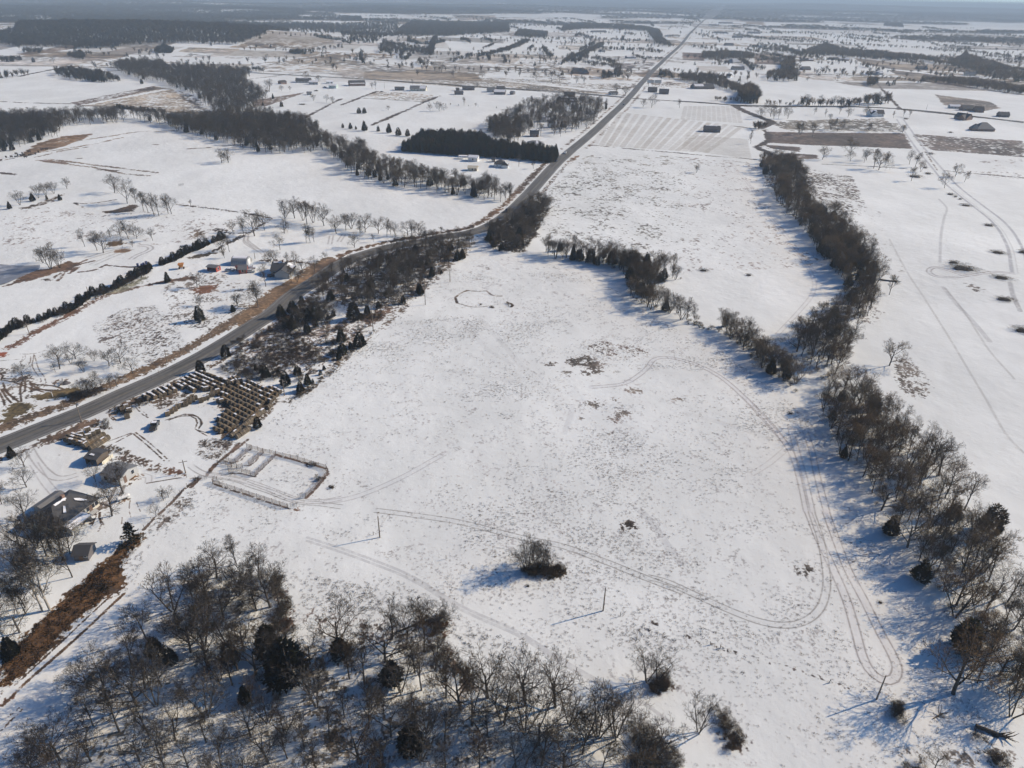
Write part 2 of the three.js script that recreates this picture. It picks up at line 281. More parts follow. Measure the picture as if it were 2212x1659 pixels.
// the bale yard
area('X4', '100,580 300,520 480,430 620,400 700,430 780,470 680,500 560,470 400,560 250,600', [92, 74, 58], 0.62);
area('X4', '340,580 560,640 740,620 880,660 860,691 600,691 420,630', [92, 76, 60], 0.6);
area('X4', '760,330 900,270 1050,240 1200,190 1420,180 1400,230 1200,300 1120,330 1000,260 880,310', [100, 84, 70], 0.62);
area('X4', '1050,60 1350,80 1400,60 1300,50 1240,60', [0, 0, 0], 0);
area('X4', '1000,240 1480,60 1500,70 1050,265', [0, 0, 0], 0);
area('X4', '760,300 1000,230 1390,80 1420,40 1350,60 1000,200 760,290', [98, 80, 62], 0.7);
area('X4', '1620,130 1850,100 2130,180 1980,400 1660,570 1540,520 1640,360 1600,200', [84, 68, 54], 0.72);
area('X4', '1430,600 1500,560 1680,580 1780,600 1700,640 1480,640', GREY, 0.5);
area('X3', '80,130 300,20 640,40 480,250 420,360 200,340 60,260', GREY, 0.48);
for (const [x, y] of rows('240,660 310,610 180,710 350,690 415,640 300,745 110,760 40,810 420,835 610,795 505,780')) paint.push({ pts: [[-62, 2], [-10, -28], [58, -4], [6, 30]].map(([a, b]) => G('X6', x + a, y + b)), color: MUD, a: 0.85, fill: true });
for (const t of ['360,1330 480,1300 580,1310 640,1370 620,1400', '1360,1330 1500,1290 1590,1300 1640,1360 1610,1400', '1340,1330 1480,1285 1560,1290', '1600,1410 1700,1440', '1580,1400 1680,1460']) line('Y1', t, 0.35, MUD, 0.75);
line('Y1', '1390,1320 1480,1295 1560,1300 1600,1340 1580,1395', 0.4, MUD, 0.8); line('Y1', '1370,1330 1490,1280 1580,1290 1630,1340 1610,1400', 0.4, MUD, 0.8);
for (const t of ['1080,1440 1200,1540 1330,1659', '1100,1430 1230,1530 1370,1659', '900,1530 1070,1440', '880,1500 1060,1435', '960,1200 880,1260 940,1330', '890,1240 880,1290 920,1330', '1090,1215 1150,1280 1200,1310', '1120,1220 1190,1290']) line('Y1', t, 0.4, MUD, 0.7);
clear('Y1', '780,1290 900,1340 1100,1410 1250,1400', 3.5, 0.9);
// farmhouse yard, lane, fence foots
line('Y3', '1750,620 1640,690 1500,840 1380,945 1270,1060', 0.9, [98, 82, 70], 0.75);
area('Y3', '970,400 1150,400 1300,440 1500,505 1640,560 1745,600 1740,625 1640,590 1400,545 1150,480 980,440', [92, 78, 64], 0.66);
area('Y3', '1440,520 1560,510 1660,570 1700,600 1560,590', RUST, 0.75);
line('Y3', '1820,590 1900,480 2010,400 2111,300', 1.0, [96, 78, 66], 0.8);
area('Y3', '1700,800 1500,950 1300,1050 1500,1000 1700,780', GREY, 0.4);
area('Y3', '1300,1000 1740,680 1700,860 1350,1100', GREY, 0.3);
area('Y3', '1280,1085 1250,1160 1120,1260 1060,1420 1100,1520 1090,1600 1000,1640 760,1659 560,1659 620,1580 780,1500 940,1340 1090,1190 1180,1110', [92, 68, 42], 0.95);
area('Y4', '0,830 160,720 320,560 520,360 640,260 720,210 790,190 800,160 760,90 780,0 640,0 560,100 400,250 320,330 150,480 0,640', [94, 68, 42], 0.97);
area('Y4', '560,150 680,130 780,180 760,200 640,180', [40, 34, 30], 0.9); area('Y4', '600,200 660,185 640,260 580,330 520,400 560,300', [92, 70, 48], 0.4);
line('Y4', '800,200 640,350 480,500 320,640 160,780 20,920', 0.75, [96, 76, 58], 0.85);
line('Y4', '760,170 600,320 440,470 280,620 100,790', 0.5, MUD, 0.8); line('Y4', '140,950 0,1090', 0.5, MUD, 0.6); line('Y4', '120,940 0,1040', 0.5, MUD, 0.6);
area('Y4', '0,850 40,830 100,860 60,900 20,930', RUST, 0.9);
area('Y3', '1080,660 1200,560 1245,570 1230,610 1120,670', [104, 74, 46], 0.95); area('Y3', '1040,830 1120,750 1130,790 1060,830', [100, 76, 52], 0.9);
tracks('Y3', '250,330 330,460 420,560 500,605 600,600 680,575', 0.6, 2, 0.4); tracks('Y3', '300,480 400,640 520,780', 0.4, 2, 0.35); tracks('Y3', '1240,580 1310,590 1310,640', 0.4, 1.6, 0.3);
tracks('Y3', '840,860 980,820 1040,720 1060,680', 0.8, 2.2, 0.9, MUD); line('Y3', '880,910 880,960 900,1020 870,1070', 0.6, MUD, 0.8); line('Y3', '860,880 830,950 800,1020', 1.2, MUD, 0.5);
area('Y3', '820,870 900,800 960,830 930,880 860,890', MUD, 0.55);
line('Y3', '1300,650 1600,600', 0.5, GREY, 0.9); area('Y3', '640,1020 780,950 830,970 700,1060', MUD, 0.6);
for (const t of ['1150,800 1140,880 1155,950', '1205,820 1240,900', '900,950 930,1080', '1080,950 1075,1010']) line('Y3', t, 0.22, GREY, 0.6);
area('Y3', '480,415 510,400 530,420 490,430', GREY, 0.8);
// corral: trodden edges, brush at the corners
line('X3', '1250,260 1330,290 1500,330 1700,390 1830,420 1990,470 2030,520 1980,580 1900,680 1760,840 1690,900', 0.9, [84, 66, 52], 0.8);
line('X3', '320,690 480,740 640,800 850,860 1000,920 1200,980 1420,1050 1560,1080', 0.7, [84, 70, 58], 0.6);
area('X3', '1700,390 1800,380 1850,430 1720,420', DARK, 0.7); area('X3', '2040,740 2100,720 2110,760 2060,775', DARK, 0.9); area('X3', '1450,1050 1560,1060 1570,1085 1480,1080', RUST, 0.8);
line('X3', '240,550 420,360 600,230 830,40', 0.9, [94, 76, 64], 0.75); line('X3', '130,610 0,740', 1.0, [94, 76, 64], 0.8);
for (const t of ['560,545 700,535 950,590', '1250,270 940,580', '1060,235 850,430 760,420', '880,180 660,385 480,350']) line('X3', t, 0.5, GREY, 0.7);
// the dug pond in the pasture: a bare bank round the snow-covered ice
for (const [t, w, c] of [['700,560 600,600 470,680 430,720', 1.1, [96, 84, 68]], ['430,740 470,850', 1.2, DARK], ['690,560 900,580 1150,570', 0.9, [92, 82, 70]], ['490,860 640,900 780,940 950,945 1170,925', 0.6, GREY], ['1150,575 1300,680 1500,690', 1, GREY], ['1640,840 1760,890 1720,940', 1.1, DARK], ['1240,940 1300,960', 1.4, DARK]]) line('X8', t, w, c, 0.85);
// foot of the woods on the right
area('X7', '1700,890 2000,1040 1900,1060 1700,980', MUD, 0.5); area('X7', '1050,800 1200,830 1150,880', GREY, 0.45); area('X7', '1400,1010 1600,980 1680,1060 1500,1120 1700,1160 1560,1170', DARK, 0.5);
area('X7', '400,1180 1000,1260 1800,1150 2212,1300 2212,1475 400,1475', GREY, 0.3);
area('Y6', '860,300 990,310 960,360 900,370', GREY, 0.5);

// ---------------------------------------------------------------- the ground: one sheet to the horizon, painted in six reaches
const NS = 1024, nz = new Float32Array(NS * NS);
{
  const vals = [];
  for (let y = 0; y < NS; y++) for (let x = 0; x < NS; x++) {
    let s = 0, a = 1;
    for (let o = 0, f = 1 / 64; o < 6; o++, f *= 2, a *= 0.62) {
      const X = x * f, Y = y * f, n = NS * f, i = Math.floor(X), j = Math.floor(Y); let p = X - i, q = Y - j; p = p * p * (3 - 2 * p); q = q * q * (3 - 2 * q);
      const h = (k, l) => hash((k % n) + o * 977, (l % n) + o * 131);
      s += a * lerp(lerp(h(i, j), h(i + 1, j), p), lerp(h(i, j + 1), h(i + 1, j + 1), p), q);
    }
    nz[y * NS + x] = s; if ((x + y * 7) % 16 === 0) vals.push(s);
  }
  vals.sort((a, b) => a - b);
  for (let i = 0; i < nz.length; i++) { let lo = 0, hi = vals.length - 1; while (lo < hi) { const m = (lo + hi) >> 1; if (vals[m] < nz[i]) lo = m + 1; else hi = m; } nz[i] = lo / vals.length; }
}
const nf = new Float32Array(NS * NS);                    // the same, of small grain only
{
  const vals = [];
  for (let y = 0; y < NS; y++) for (let x = 0; x < NS; x++) {
    let s = 0.55 * nz[y * NS + x], a = 1;
    for (let o = 0, f = 1 / 8; o < 3; o++, f *= 2, a *= 0.8) {
      const X = x * f, Y = y * f, n = NS * f, i = Math.floor(X), j = Math.floor(Y); let p = X - i, q = Y - j; p = p * p * (3 - 2 * p); q = q * q * (3 - 2 * q);
      const h = (k, l) => hash((k % n) + o * 577 + 5000, (l % n) + o * 331 + 9000);
      s += a * lerp(lerp(h(i, j), h(i + 1, j), p), lerp(h(i, j + 1), h(i + 1, j + 1), p), q);
    }
    nf[y * NS + x] = s; if ((x + y * 7) % 16 === 0) vals.push(s);
  }
  vals.sort((a, b) => a - b);
  for (let i = 0; i < nf.length; i++) { let lo = 0, hi = vals.length - 1; while (lo < hi) { const m = (lo + hi) >> 1; if (vals[m] < nf[i]) lo = m + 1; else hi = m; } nf[i] = lo / vals.length; }
}
const fAt = (x, y) => nf[((Math.floor(y) & 1023) << 10) + (Math.floor(x) & 1023)];
const nAt = (x, y) => { const i = Math.floor(x), j = Math.floor(y), a = x - i, b = y - j, X = i & 1023, Y = (j & 1023) << 10, X1 = (i + 1) & 1023, Y1 = ((j + 1) & 1023) << 10; return (nz[Y + X] * (1 - a) + nz[Y + X1] * a) * (1 - b) + (nz[Y1 + X] * (1 - a) + nz[Y1 + X1] * a) * b; };
const wildness = (x, d) => { const left = smoothstep(-x / d, -0.25, 0.45); return vn(x / 900 + 31, d / 420) + 0.6 * vn(x / 300, d / 170 + 9) + smoothstep(d, 4500 - 2000 * left, 8000 - 2800 * left) * 1.45 - 0.62 - 0.9 * (1 - smoothstep(d, 2400, 2900)); };
const halfWidth = (d) => 1.14 * 0.7215 * (0.877 * Math.max(d, 60) + 57.7) + 14;
const REACH = [60, 160, 300, 600, 1250, 4000, 20000];
function blurred(src, w, h, rx, ry) {                   // melts the edges of patches over about a metre
  let a = new Float32Array(w * h * 4);
  for (let i = 0; i < a.length; i += 4) { const q = src[i + 3] / 255; a[i] = src[i] * q; a[i + 1] = src[i + 1] * q; a[i + 2] = src[i + 2] * q; a[i + 3] = src[i + 3]; }
  const pass = (n, len, step, jump, r) => { if (r < 1) return; const line = new Float32Array(len); for (let s = 0; s < n; s++) for (let c = 0; c < 4; c++) { const o = s * jump + c; let sum = 0; for (let i = -r; i <= r; i++) sum += a[o + clamp(i, 0, len - 1) * step]; for (let i = 0; i < len; i++) { line[i] = sum / (2 * r + 1); sum += a[o + Math.min(len - 1, i + r + 1) * step] - a[o + Math.max(0, i - r) * step]; } for (let i = 0; i < len; i++) a[o + i * step] = line[i]; } };
  for (let k = 0; k < 2; k++) { pass(h, w, 4, w * 4, rx); pass(w, h, w * 4, 4, ry); }
  for (let i = 0; i < a.length; i += 4) if (a[i + 3] > 0.5) { const q = 255 / a[i + 3]; a[i] *= q; a[i + 1] *= q; a[i + 2] *= q; } else a[i + 3] = 0;
  return a;
}
function reachTexture(k) {
  const d0 = REACH[k], d1 = REACH[k + 1], hw = halfWidth(d1), w = 2048, h = k < 2 ? 2048 : 1024;
  const layer = (pick) => {
  const cv = document.createElement('canvas'); cv.width = w; cv.height = h;
  const c = cv.getContext('2d');
  c.setTransform(w / (2 * hw), 0, 0, h / (d1 - d0), w / 2, (-d0 * h) / (d1 - d0));
  c.lineCap = c.lineJoin = 'round';
  for (const o of paint) {
    if (!o.a || o.pts.length < 2 || !pick(o)) continue;
    c.globalCompositeOperation = o.erase ? 'destination-out' : 'source-over';
    c.beginPath();
    o.pts.forEach((p, i) => (i ? c.lineTo(p.x, -p.z) : c.moveTo(p.x, -p.z)));
    const rgb = o.erase ? '0,0,0' : o.color.join(',');
    if (o.fill) {
      c.closePath(); c.fillStyle = `rgba(${rgb},${o.a})`; c.fill();
    } else { c.strokeStyle = `rgba(${rgb},${o.a})`; c.lineWidth = o.w; c.stroke(); }
  }
    return c.getImageData(0, 0, w, h).data;
  };
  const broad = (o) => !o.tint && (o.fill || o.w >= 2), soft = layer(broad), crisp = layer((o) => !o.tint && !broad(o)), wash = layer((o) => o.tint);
  const src = blurred(soft, w, h, Math.round((1.1 * w) / (2 * hw)), Math.round((0.9 * h) / (d1 - d0)));
  for (let i = 0; i < src.length; i += 4) { const a = crisp[i + 3] / 255; if (a > 0) { for (let c = 0; c < 3; c++) src[i + c] = lerp(src[i + c], crisp[i + c], Math.max(a, src[i + 3] < 2 ? 1 : 0)); src[i + 3] = Math.max(src[i + 3], crisp[i + 3]); } }
  const out = new Uint8Array(w * h * 4), px = (2 * hw) / w, pz = (d1 - d0) / h, fine = Math.max(0.11, Math.sqrt(px * pz) * 0.55);
  for (let y = 0, i = 0; y < h; y++) {
    const D = d0 + (y + 0.5) * pz;
    for (let x = 0; x < w; x++, i += 4) {
      const X = (x + 0.5) * px - hw, a = src[i + 3] / 255;
      const big = nAt(X / 1.7 + 300, D / 1.7), huge = nAt(X / 0.5 + 11, D / 0.75 + 700);
      const n = fAt(X / fine, (D / fine) * 0.8), base = 229 + 7 * (big - 0.5) + 8 * (huge - 0.5) + 7 * (nAt(X / fine + 500, D / fine / 1.7 + 90) - 0.5);
      let r = base - 2, g = base + 1, b = base - 1;
      let far = 0;
      if (D > 2400) far = smoothstep(wildness(X, D), -0.12, 0.2);
      const t = a * 1.3 - 0.15 - n * 0.999, bare = a > 0.004 ? smoothstep(t, -0.12, 0.12) : 0;
      if (bare > 0) { const v = 0.55 + 0.5 * fAt(X / fine + 77, D / fine + 333) + 0.4 * nAt(X / 0.9 + 77, D / 0.7 + 333); r = lerp(r, Math.min(255, src[i] * v), bare); g = lerp(g, Math.min(255, src[i + 1] * v), bare); b = lerp(b, Math.min(255, src[i + 2] * v), bare); }
      if (far > 0) { r = lerp(r, 92, far); g = lerp(g, 84, far); b = lerp(b, 78, far); }
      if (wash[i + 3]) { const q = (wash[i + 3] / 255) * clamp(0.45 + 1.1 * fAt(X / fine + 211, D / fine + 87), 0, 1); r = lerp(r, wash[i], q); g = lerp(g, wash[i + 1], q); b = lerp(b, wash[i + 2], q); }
      out[i] = r; out[i + 1] = g; out[i + 2] = b; out[i + 3] = 255;
    }
  }
  const t = new THREE.DataTexture(out, w, h, THREE.RGBAFormat);
  t.colorSpace = THREE.SRGBColorSpace; t.magFilter = THREE.LinearFilter; t.wrapS = t.wrapT = THREE.ClampToEdgeWrapping; t.needsUpdate = true;
  return t;
}
const bumps = (() => {
  const d = new Uint8Array(NS * NS * 4);
  for (let i = 0; i < NS * NS; i++) { const v = 255 * (0.55 * nz[i] + 0.45 * nz[(i * 5 + 77777) % (NS * NS)]); d[i * 4] = d[i * 4 + 1] = d[i * 4 + 2] = 255 * nz[i]; d[i * 4 + 3] = 255; }
  const t = new THREE.DataTexture(d, NS, NS, THREE.RGBAFormat); t.wrapS = t.wrapT = THREE.RepeatWrapping; t.magFilter = THREE.LinearFilter; t.channel = 1; t.needsUpdate = true;
  return t;
})();
{
  const zs = [400, 150, 30, -30], bounds = [];
  for (let k = 0; k < 6; k++) { bounds.push(zs.length); for (let d = REACH[k]; d < REACH[k + 1] - 0.5; d += Math.max(1.6, d * 0.016)) zs.push(-d); }
  bounds.push(zs.length); zs.push(-20000);
  const ends = zs.length - 1, cols = 170, xs = (z) => { const w = halfWidth(-z), r = [-30000, -w * 4 - 600, -w * 1.5]; for (let i = 0; i <= cols; i++) r.push(w * (-1 + (2 * i) / cols)); r.push(w * 1.5, w * 4 + 600, 30000); return r; };
  const pos = [], u0 = [], u1 = [], idx = [[], [], [], [], [], [], []], W = cols + 7;
  const emit = (z, k) => { const at = pos.length / 3, d0 = k < 6 ? REACH[k] : 0, d1 = k < 6 ? REACH[k + 1] : 1, hw = k < 6 ? halfWidth(d1) : 1; for (const x of xs(z)) { pos.push(x, land(x, z), z); if (k < 6) u0.push((x + hw) / (2 * hw), (-z - d0) / (d1 - d0)); else u0.push(x / 150, z / 150); u1.push(x / 60, z / 60); } return at; };
  const quad = (list, a, b, i) => list.push(a + i, a + i + 1, b + i + 1, a + i, b + i + 1, b + i);
  for (let j = 0; j < ends; j++) {
    const k = j < bounds[0] ? 6 : bounds.findIndex((b, n) => n < 6 && j >= b && j < bounds[n + 1]);
    const a = emit(zs[j], k), b = emit(zs[j + 1], k);
    if (k === 6) { for (let i = 0; i < W - 1; i++) quad(idx[6], a, b, i); continue; }
    for (let i = 3; i < W - 4; i++) quad(idx[k], a, b, i);
    const a6 = emit(zs[j], 6), b6 = emit(zs[j + 1], 6);
    for (const i of [0, 1, 2, W - 4, W - 3, W - 2]) quad(idx[6], a6, b6, i);
  }
  const g = new THREE.BufferGeometry();
  g.setAttribute('position', new THREE.Float32BufferAttribute(pos, 3)); g.setAttribute('uv', new THREE.Float32BufferAttribute(u0, 2)); g.setAttribute('uv1', new THREE.Float32BufferAttribute(u1, 2));
  const all = []; const mats = [];
  idx.forEach((list, k) => { g.addGroup(all.length, list.length, k); for (const v of list) all.push(v); });
  g.setIndex(all);
  const nrm = []; const e = 2;
  for (let i = 0; i < pos.length; i += 3) { const x = pos[i], z = pos[i + 2], s = Math.max(2, -z * 0.01), v = new THREE.Vector3(land(x - s, z) - land(x + s, z), 2 * s, land(x, z - s) - land(x, z + s)).normalize(); nrm.push(v.x, v.y, v.z); }
  g.setAttribute('normal', new THREE.Float32BufferAttribute(nrm, 3));
  for (let k = 0; k < 6; k++) mats.push(new THREE.MeshStandardMaterial({ map: reachTexture(k), roughness: 0.95, bumpMap: k < 4 ? bumps : null, bumpScale: [0.05, 0.06, 0.1, 0.15][k] ?? 1 }));
  const snowTex = (() => { const d = new Uint8Array(512 * 512 * 4); for (let i = 0; i < 512 * 512; i++) { const v = 226 + 10 * nz[((i >> 9) * 2) * 1024 + (i & 511) * 2]; d.set([v - 2, v + 1, v - 1, 255], i * 4); } const t = new THREE.DataTexture(d, 512, 512, THREE.RGBAFormat); t.colorSpace = THREE.SRGBColorSpace; t.wrapS = t.wrapT = THREE.RepeatWrapping; t.magFilter = THREE.LinearFilter; t.needsUpdate = true; return t; })();
  mats.push(new THREE.MeshStandardMaterial({ map: snowTex, roughness: 0.95 }));
  const ground = new THREE.Mesh(g, mats);
  ground.name = 'ground'; ground.receiveShadow = true; ground.castShadow = true;
  tag(ground, 'snow covered farmland with dead grass showing through', null, null, 'structure');
  scene.add(ground);
}

// a strip laid on the land: asphalt, painted lines, lanes
function strip(name, pts, width, lift, material, across = 4, uvScale = 8) {
  const pos = [], uvs = [], idx = [];
  let run = 0;
  pts.forEach((p, i) => {
    const a = pts[Math.max(0, i - 1)], b = pts[Math.min(pts.length - 1, i + 1)], l = Math.hypot(b.x - a.x, b.z - a.z) || 1, nx = -(b.z - a.z) / l, nz2 = (b.x - a.x) / l;
    if (i) run += Math.hypot(p.x - pts[i - 1].x, p.z - pts[i - 1].z);
    for (let k = 0; k <= across; k++) { const s = (k / across - 0.5) * width, x = p.x + nx * s, z = p.z + nz2 * s; pos.push(x, land(x, z) + lift + Math.max(0, -z - 300) * 0.0004, z); uvs.push(k / across, run / uvScale); }
  });
  for (let i = 0; i < pts.length - 1; i++) for (let k = 0; k < across; k++) { const a = i * (across + 1) + k, b = a + across + 1; idx.push(a, a + 1, b + 1, a, b + 1, b); }
  const g = new THREE.BufferGeometry();
  g.setAttribute('position', new THREE.Float32BufferAttribute(pos, 3)); g.setAttribute('uv', new THREE.Float32BufferAttribute(uvs, 2)); g.setIndex(idx); g.computeVertexNormals();
  const m = new THREE.Mesh(g, material); m.name = name; m.receiveShadow = true;
  return m;
}
const asphaltTex = (() => {
  const w = 256, h = 1024, d = new Uint8Array(w * h * 4);
  for (let y = 0; y < h; y++) for (let x = 0; x < w; x++) {
    const s = x / w, wheel = [0.2, 0.36, 0.64, 0.8].reduce((m, c) => Math.max(m, Math.exp(-(((s - c) / 0.045) ** 2))), 0), edge = Math.exp(-((Math.min(s, 1 - s) / 0.05) ** 2));
    const v = 98 + 26 * (nAt(x * 3, y * 0.25) - 0.5) + 12 * (nAt(x * 4, y * 4) - 0.5) - 10 * wheel + 22 * edge;
    d.set([v + 2, v + 1, v - 2, 255], (y * w + x) * 4);
  }
  const t = new THREE.DataTexture(d, w, h, THREE.RGBAFormat); t.colorSpace = THREE.SRGBColorSpace; t.wrapS = THREE.ClampToEdgeWrapping; t.wrapT = THREE.RepeatWrapping; t.repeat.set(1, 0.1); t.magFilter = THREE.LinearFilter; t.needsUpdate = true;
  return t;
})();
{
  const asphalt = new THREE.MeshStandardMaterial({ map: asphaltTex, roughness: 0.85 });
  const road = strip('road', highway, 9.6, 0.1, asphalt, 6);
  tag(road, 'grey two lane highway curving past the fields to the horizon', null, null, 'structure');
  scene.add(road);
  const white = mat(0.36, 0.36, 0.35, 0.8), yellow = mat(0.2, 0.165, 0.09, 0.8), seen = highway.filter((p) => -p.z < 900);
  for (const s of [-3.9, 3.9]) { const m = strip('edge_line', sideways(seen, s), 0.14, 0.108, white, 1); road.add(m); }
  for (const s of [-0.16, 0.16]) { const m = strip('centre_line', sideways(seen, s), 0.11, 0.108, yellow, 1); road.add(m); }
  const lane = new THREE.MeshStandardMaterial({ map: asphaltTex, roughness: 0.95, color: lin(0.9, 0.9, 0.9) });
  for (const [z, t, w, label] of [['Z2', '-640,470 0,505 240,518 900,563 1480,600 1830,632', 5, 'narrow grey lane running left from the highway past farmhouses'], ['Z3', '-60,655 150,667 330,682 700,690 1000,690 1400,706 1800,745 2212,795', 5.5, 'narrow grey lane running right from the highway junction']]) scene.add(tag(strip('lane', curve(path(z, t), 8), w, 0.25, lane, 3), label, null, null, 'structure'));
}
// frozen pond at the left edge
{
  const ring = curve([...path('Y1', '-300,60 -150,20 0,8 150,12 290,22 320,60 315,105 240,140 150,180 60,222 0,240 -160,280 -330,260')], 2);
  const shape = ring.map((p) => new THREE.Vector2(p.x, p.z)), tri = THREE.ShapeUtils.triangulateShape(shape, []);
  const level = ring.reduce((s, p) => s + land(p.x, p.z), 0) / ring.length + 0.12, g = new THREE.BufferGeometry();
  g.setAttribute('position', new THREE.Float32BufferAttribute(ring.flatMap((p) => [p.x, level, p.z]), 3)); g.setAttribute('uv', new THREE.Float32BufferAttribute(ring.flatMap((p) => [p.x / 40, p.z / 40]), 2));
  g.setIndex(tri.flatMap(([a, b, c]) => [a, c, b])); g.computeVertexNormals();
  const d = new Uint8Array(512 * 512 * 4);
  for (let y = 0; y < 512; y++) for (let x = 0; x < 512; x++) { const v = 128 + 60 * nAt(x * 0.5, y * 0.5) * nAt(x * 2, y * 2 + 40); d.set([v - 4, v, v + 8, 255], (y * 512 + x) * 4); }
  const t = new THREE.DataTexture(d, 512, 512, THREE.RGBAFormat); t.colorSpace = THREE.SRGBColorSpace; t.wrapS = t.wrapT = THREE.RepeatWrapping; t.magFilter = THREE.LinearFilter; t.needsUpdate = true;
  const m = new THREE.Mesh(g, new THREE.MeshStandardMaterial({ map: t, roughness: 0.45 })); m.name = 'pond_ice'; m.receiveShadow = true;
  scene.add(tag(m, 'grey frozen pond beside the brown bank', null, null, 'structure'));
}

// ---------------------------------------------------------------- plants: how a bare tree, a cedar, a bush grows
const tri = { p: [], n: [], i: [] };
const newTri = () => ({ p: [], n: [], i: [] });
function limbTube(T, pts, rads, sides) {
  const base = T.p.length / 3, up = new THREE.Vector3(), side = new THREE.Vector3(), dir = new THREE.Vector3();
  pts.forEach((p, k) => {
    dir.subVectors(pts[Math.min(k + 1, pts.length - 1)], pts[Math.max(0, k - 1)]).normalize();
    side.set(0.31, 0.2, 0.93).cross(dir).normalize(); up.crossVectors(dir, side);
    for (let s = 0; s < sides; s++) { const a = (s / sides) * Math.PI * 2, c = Math.cos(a), w = Math.sin(a), nx = side.x * c + up.x * w, ny = side.y * c + up.y * w, nzz = side.z * c + up.z * w; T.p.push(p.x + nx * rads[k], p.y + ny * rads[k], p.z + nzz * rads[k]); T.n.push(nx, ny, nzz); }
    if (k) for (let s = 0; s < sides; s++) { const a = base + (k - 1) * sides + s, b = base + (k - 1) * sides + ((s + 1) % sides); T.i.push(a, b, b + sides, a, b + sides, a + sides); }
  });
}
function sliver(T, p, d, len, w, r) {
  const base = T.p.length / 3, s = new THREE.Vector3(r() - 0.5, r() - 0.5, r() - 0.5).cross(d).normalize(), n = new THREE.Vector3().crossVectors(s, d).normalize();
  const e = p.clone().addScaledVector(d, len);
  T.p.push(p.x + s.x * w, p.y + s.y * w, p.z + s.z * w, p.x - s.x * w, p.y - s.y * w, p.z - s.z * w, e.x, e.y, e.z);
  for (let k = 0; k < 3; k++) T.n.push(n.x, n.y, n.z);
  T.i.push(base, base + 1, base + 2);
}
function geo(T) {
  const g = new THREE.BufferGeometry();
  g.setAttribute('position', new THREE.Float32BufferAttribute(T.p, 3)); g.setAttribute('normal', new THREE.Float32BufferAttribute(T.n, 3)); g.setIndex(T.i);
  return g;
}
// a bare tree ten metres tall
function bareTree(seed, o = {}) {
  const r = rng(seed), { fork = 0.3, spread = 0.75, rise = 0.25, limbs = 5, trunkR = 0.19, stems = 1, twig = 0.027, dense = 1, levels = 4, lean = 0.08 } = o;
  const W = newTri(), C = newTri();
  const grow = (p, d, len, rad, lvl) => {
    const n = lvl === 0 ? 5 : lvl === 1 ? 5 : lvl === 2 ? 3 : 2, pts = [p.clone()], rads = [rad], dir = d.clone();
    for (let k = 1; k <= n; k++) {
      const kink = lvl === 0 ? 0.1 : 0.26;
      dir.x += (r() - 0.5) * kink; dir.z += (r() - 0.5) * kink; dir.y += (r() - 0.5) * kink * 0.6 + (lvl ? rise * 0.16 : 0.02); dir.normalize();
      pts.push(pts[k - 1].clone().addScaledVector(dir, len / n)); rads.push(rad * (1 - (lvl === 0 ? 0.5 : 0.72) * (k / n)));
    }
    if (lvl <= 2) limbTube(W, pts, rads, lvl === 0 ? 6 : lvl === 1 ? 5 : 3);
    else if (lvl === 3) limbTube(C, pts, rads.map((x) => Math.max(x, 0.022)), 3);
    else { sliver(C, pts[0], pts[n].clone().sub(pts[0]).normalize(), len, twig, r); }
    if (lvl >= levels) { for (let k = 0; k < 3; k++) { const q = pts[0].clone().lerp(pts[n], 0.35 + 0.6 * r()); sliver(C, q, new THREE.Vector3(dir.x + (r() - 0.5) * 1.5, dir.y + (r() - 0.3) * 1.2, dir.z + (r() - 0.5) * 1.5).normalize(), len * (0.45 + 0.5 * r()), twig * 0.8, r); } return; }
    const kids = lvl === 0 ? limbs : Math.round((lvl === 1 ? 6 : lvl === 2 ? 5 : 5) * dense);
    const spin = r() * 6.3;
    for (let k = 0; k < kids; k++) {
      const t = lvl === 0 ? fork + (1 - fork) * ((k + 0.4 * r()) / kids) : 0.25 + 0.75 * ((k + r()) / kids), f = t * n, q = pts[Math.min(n - 1, Math.floor(f))].clone().lerp(pts[Math.min(n, Math.floor(f) + 1)], f - Math.floor(f));
      const az = spin + k * 2.4 + (r() - 0.5), tilt = (lvl === 0 ? spread * (1.15 - 0.55 * t) : 0.5 + 0.45 * r());
      const ref = Math.abs(dir.y) > 0.95 ? new THREE.Vector3(1, 0, 0) : new THREE.Vector3(0, 1, 0), s1 = new THREE.Vector3().crossVectors(dir, ref).normalize(), s2 = new THREE.Vector3().crossVectors(dir, s1);
      const nd = dir.clone().multiplyScalar(Math.cos(tilt)).addScaledVector(s1, Math.sin(tilt) * Math.cos(az)).addScaledVector(s2, Math.sin(tilt) * Math.sin(az));
      nd.y += rise * (lvl === 0 ? 0.5 : 0.3); nd.normalize();
      const base = lvl === 0 ? lerp(0.62, 0.4, t) * 10 * (0.8 + 0.4 * r()) * (o.limbLen ?? 1) : len * (0.45 + 0.25 * r()) * (1.1 - 0.4 * t);
      grow(q, nd, base, Math.max(0.012, rads[Math.min(n, Math.floor(f))] * (lvl === 0 ? 0.62 : 0.58)), lvl + 1);
    }
  };
  for (let s = 0; s < stems; s++) {
    const a = (s / stems) * 6.28 + r(), l = stems > 1 ? 0.28 : lean;
    grow(new THREE.Vector3(stems > 1 ? Math.cos(a) * 0.25 : 0, -0.15, stems > 1 ? Math.sin(a) * 0.25 : 0), new THREE.Vector3(Math.cos(a) * l * (0.5 + r()), 1, Math.sin(a) * l * (0.5 + r())).normalize(), 10 * (o.trunk ?? 0.72), trunkR / Math.sqrt(stems), 0);
  }
  const w = geo(W), c = geo(C);
  c.computeBoundingBox();
  const k = 10 / c.boundingBox.max.y;
  w.scale(k, k, k); c.scale(k, k, k);
  return { trunk: w, crown: c };
}
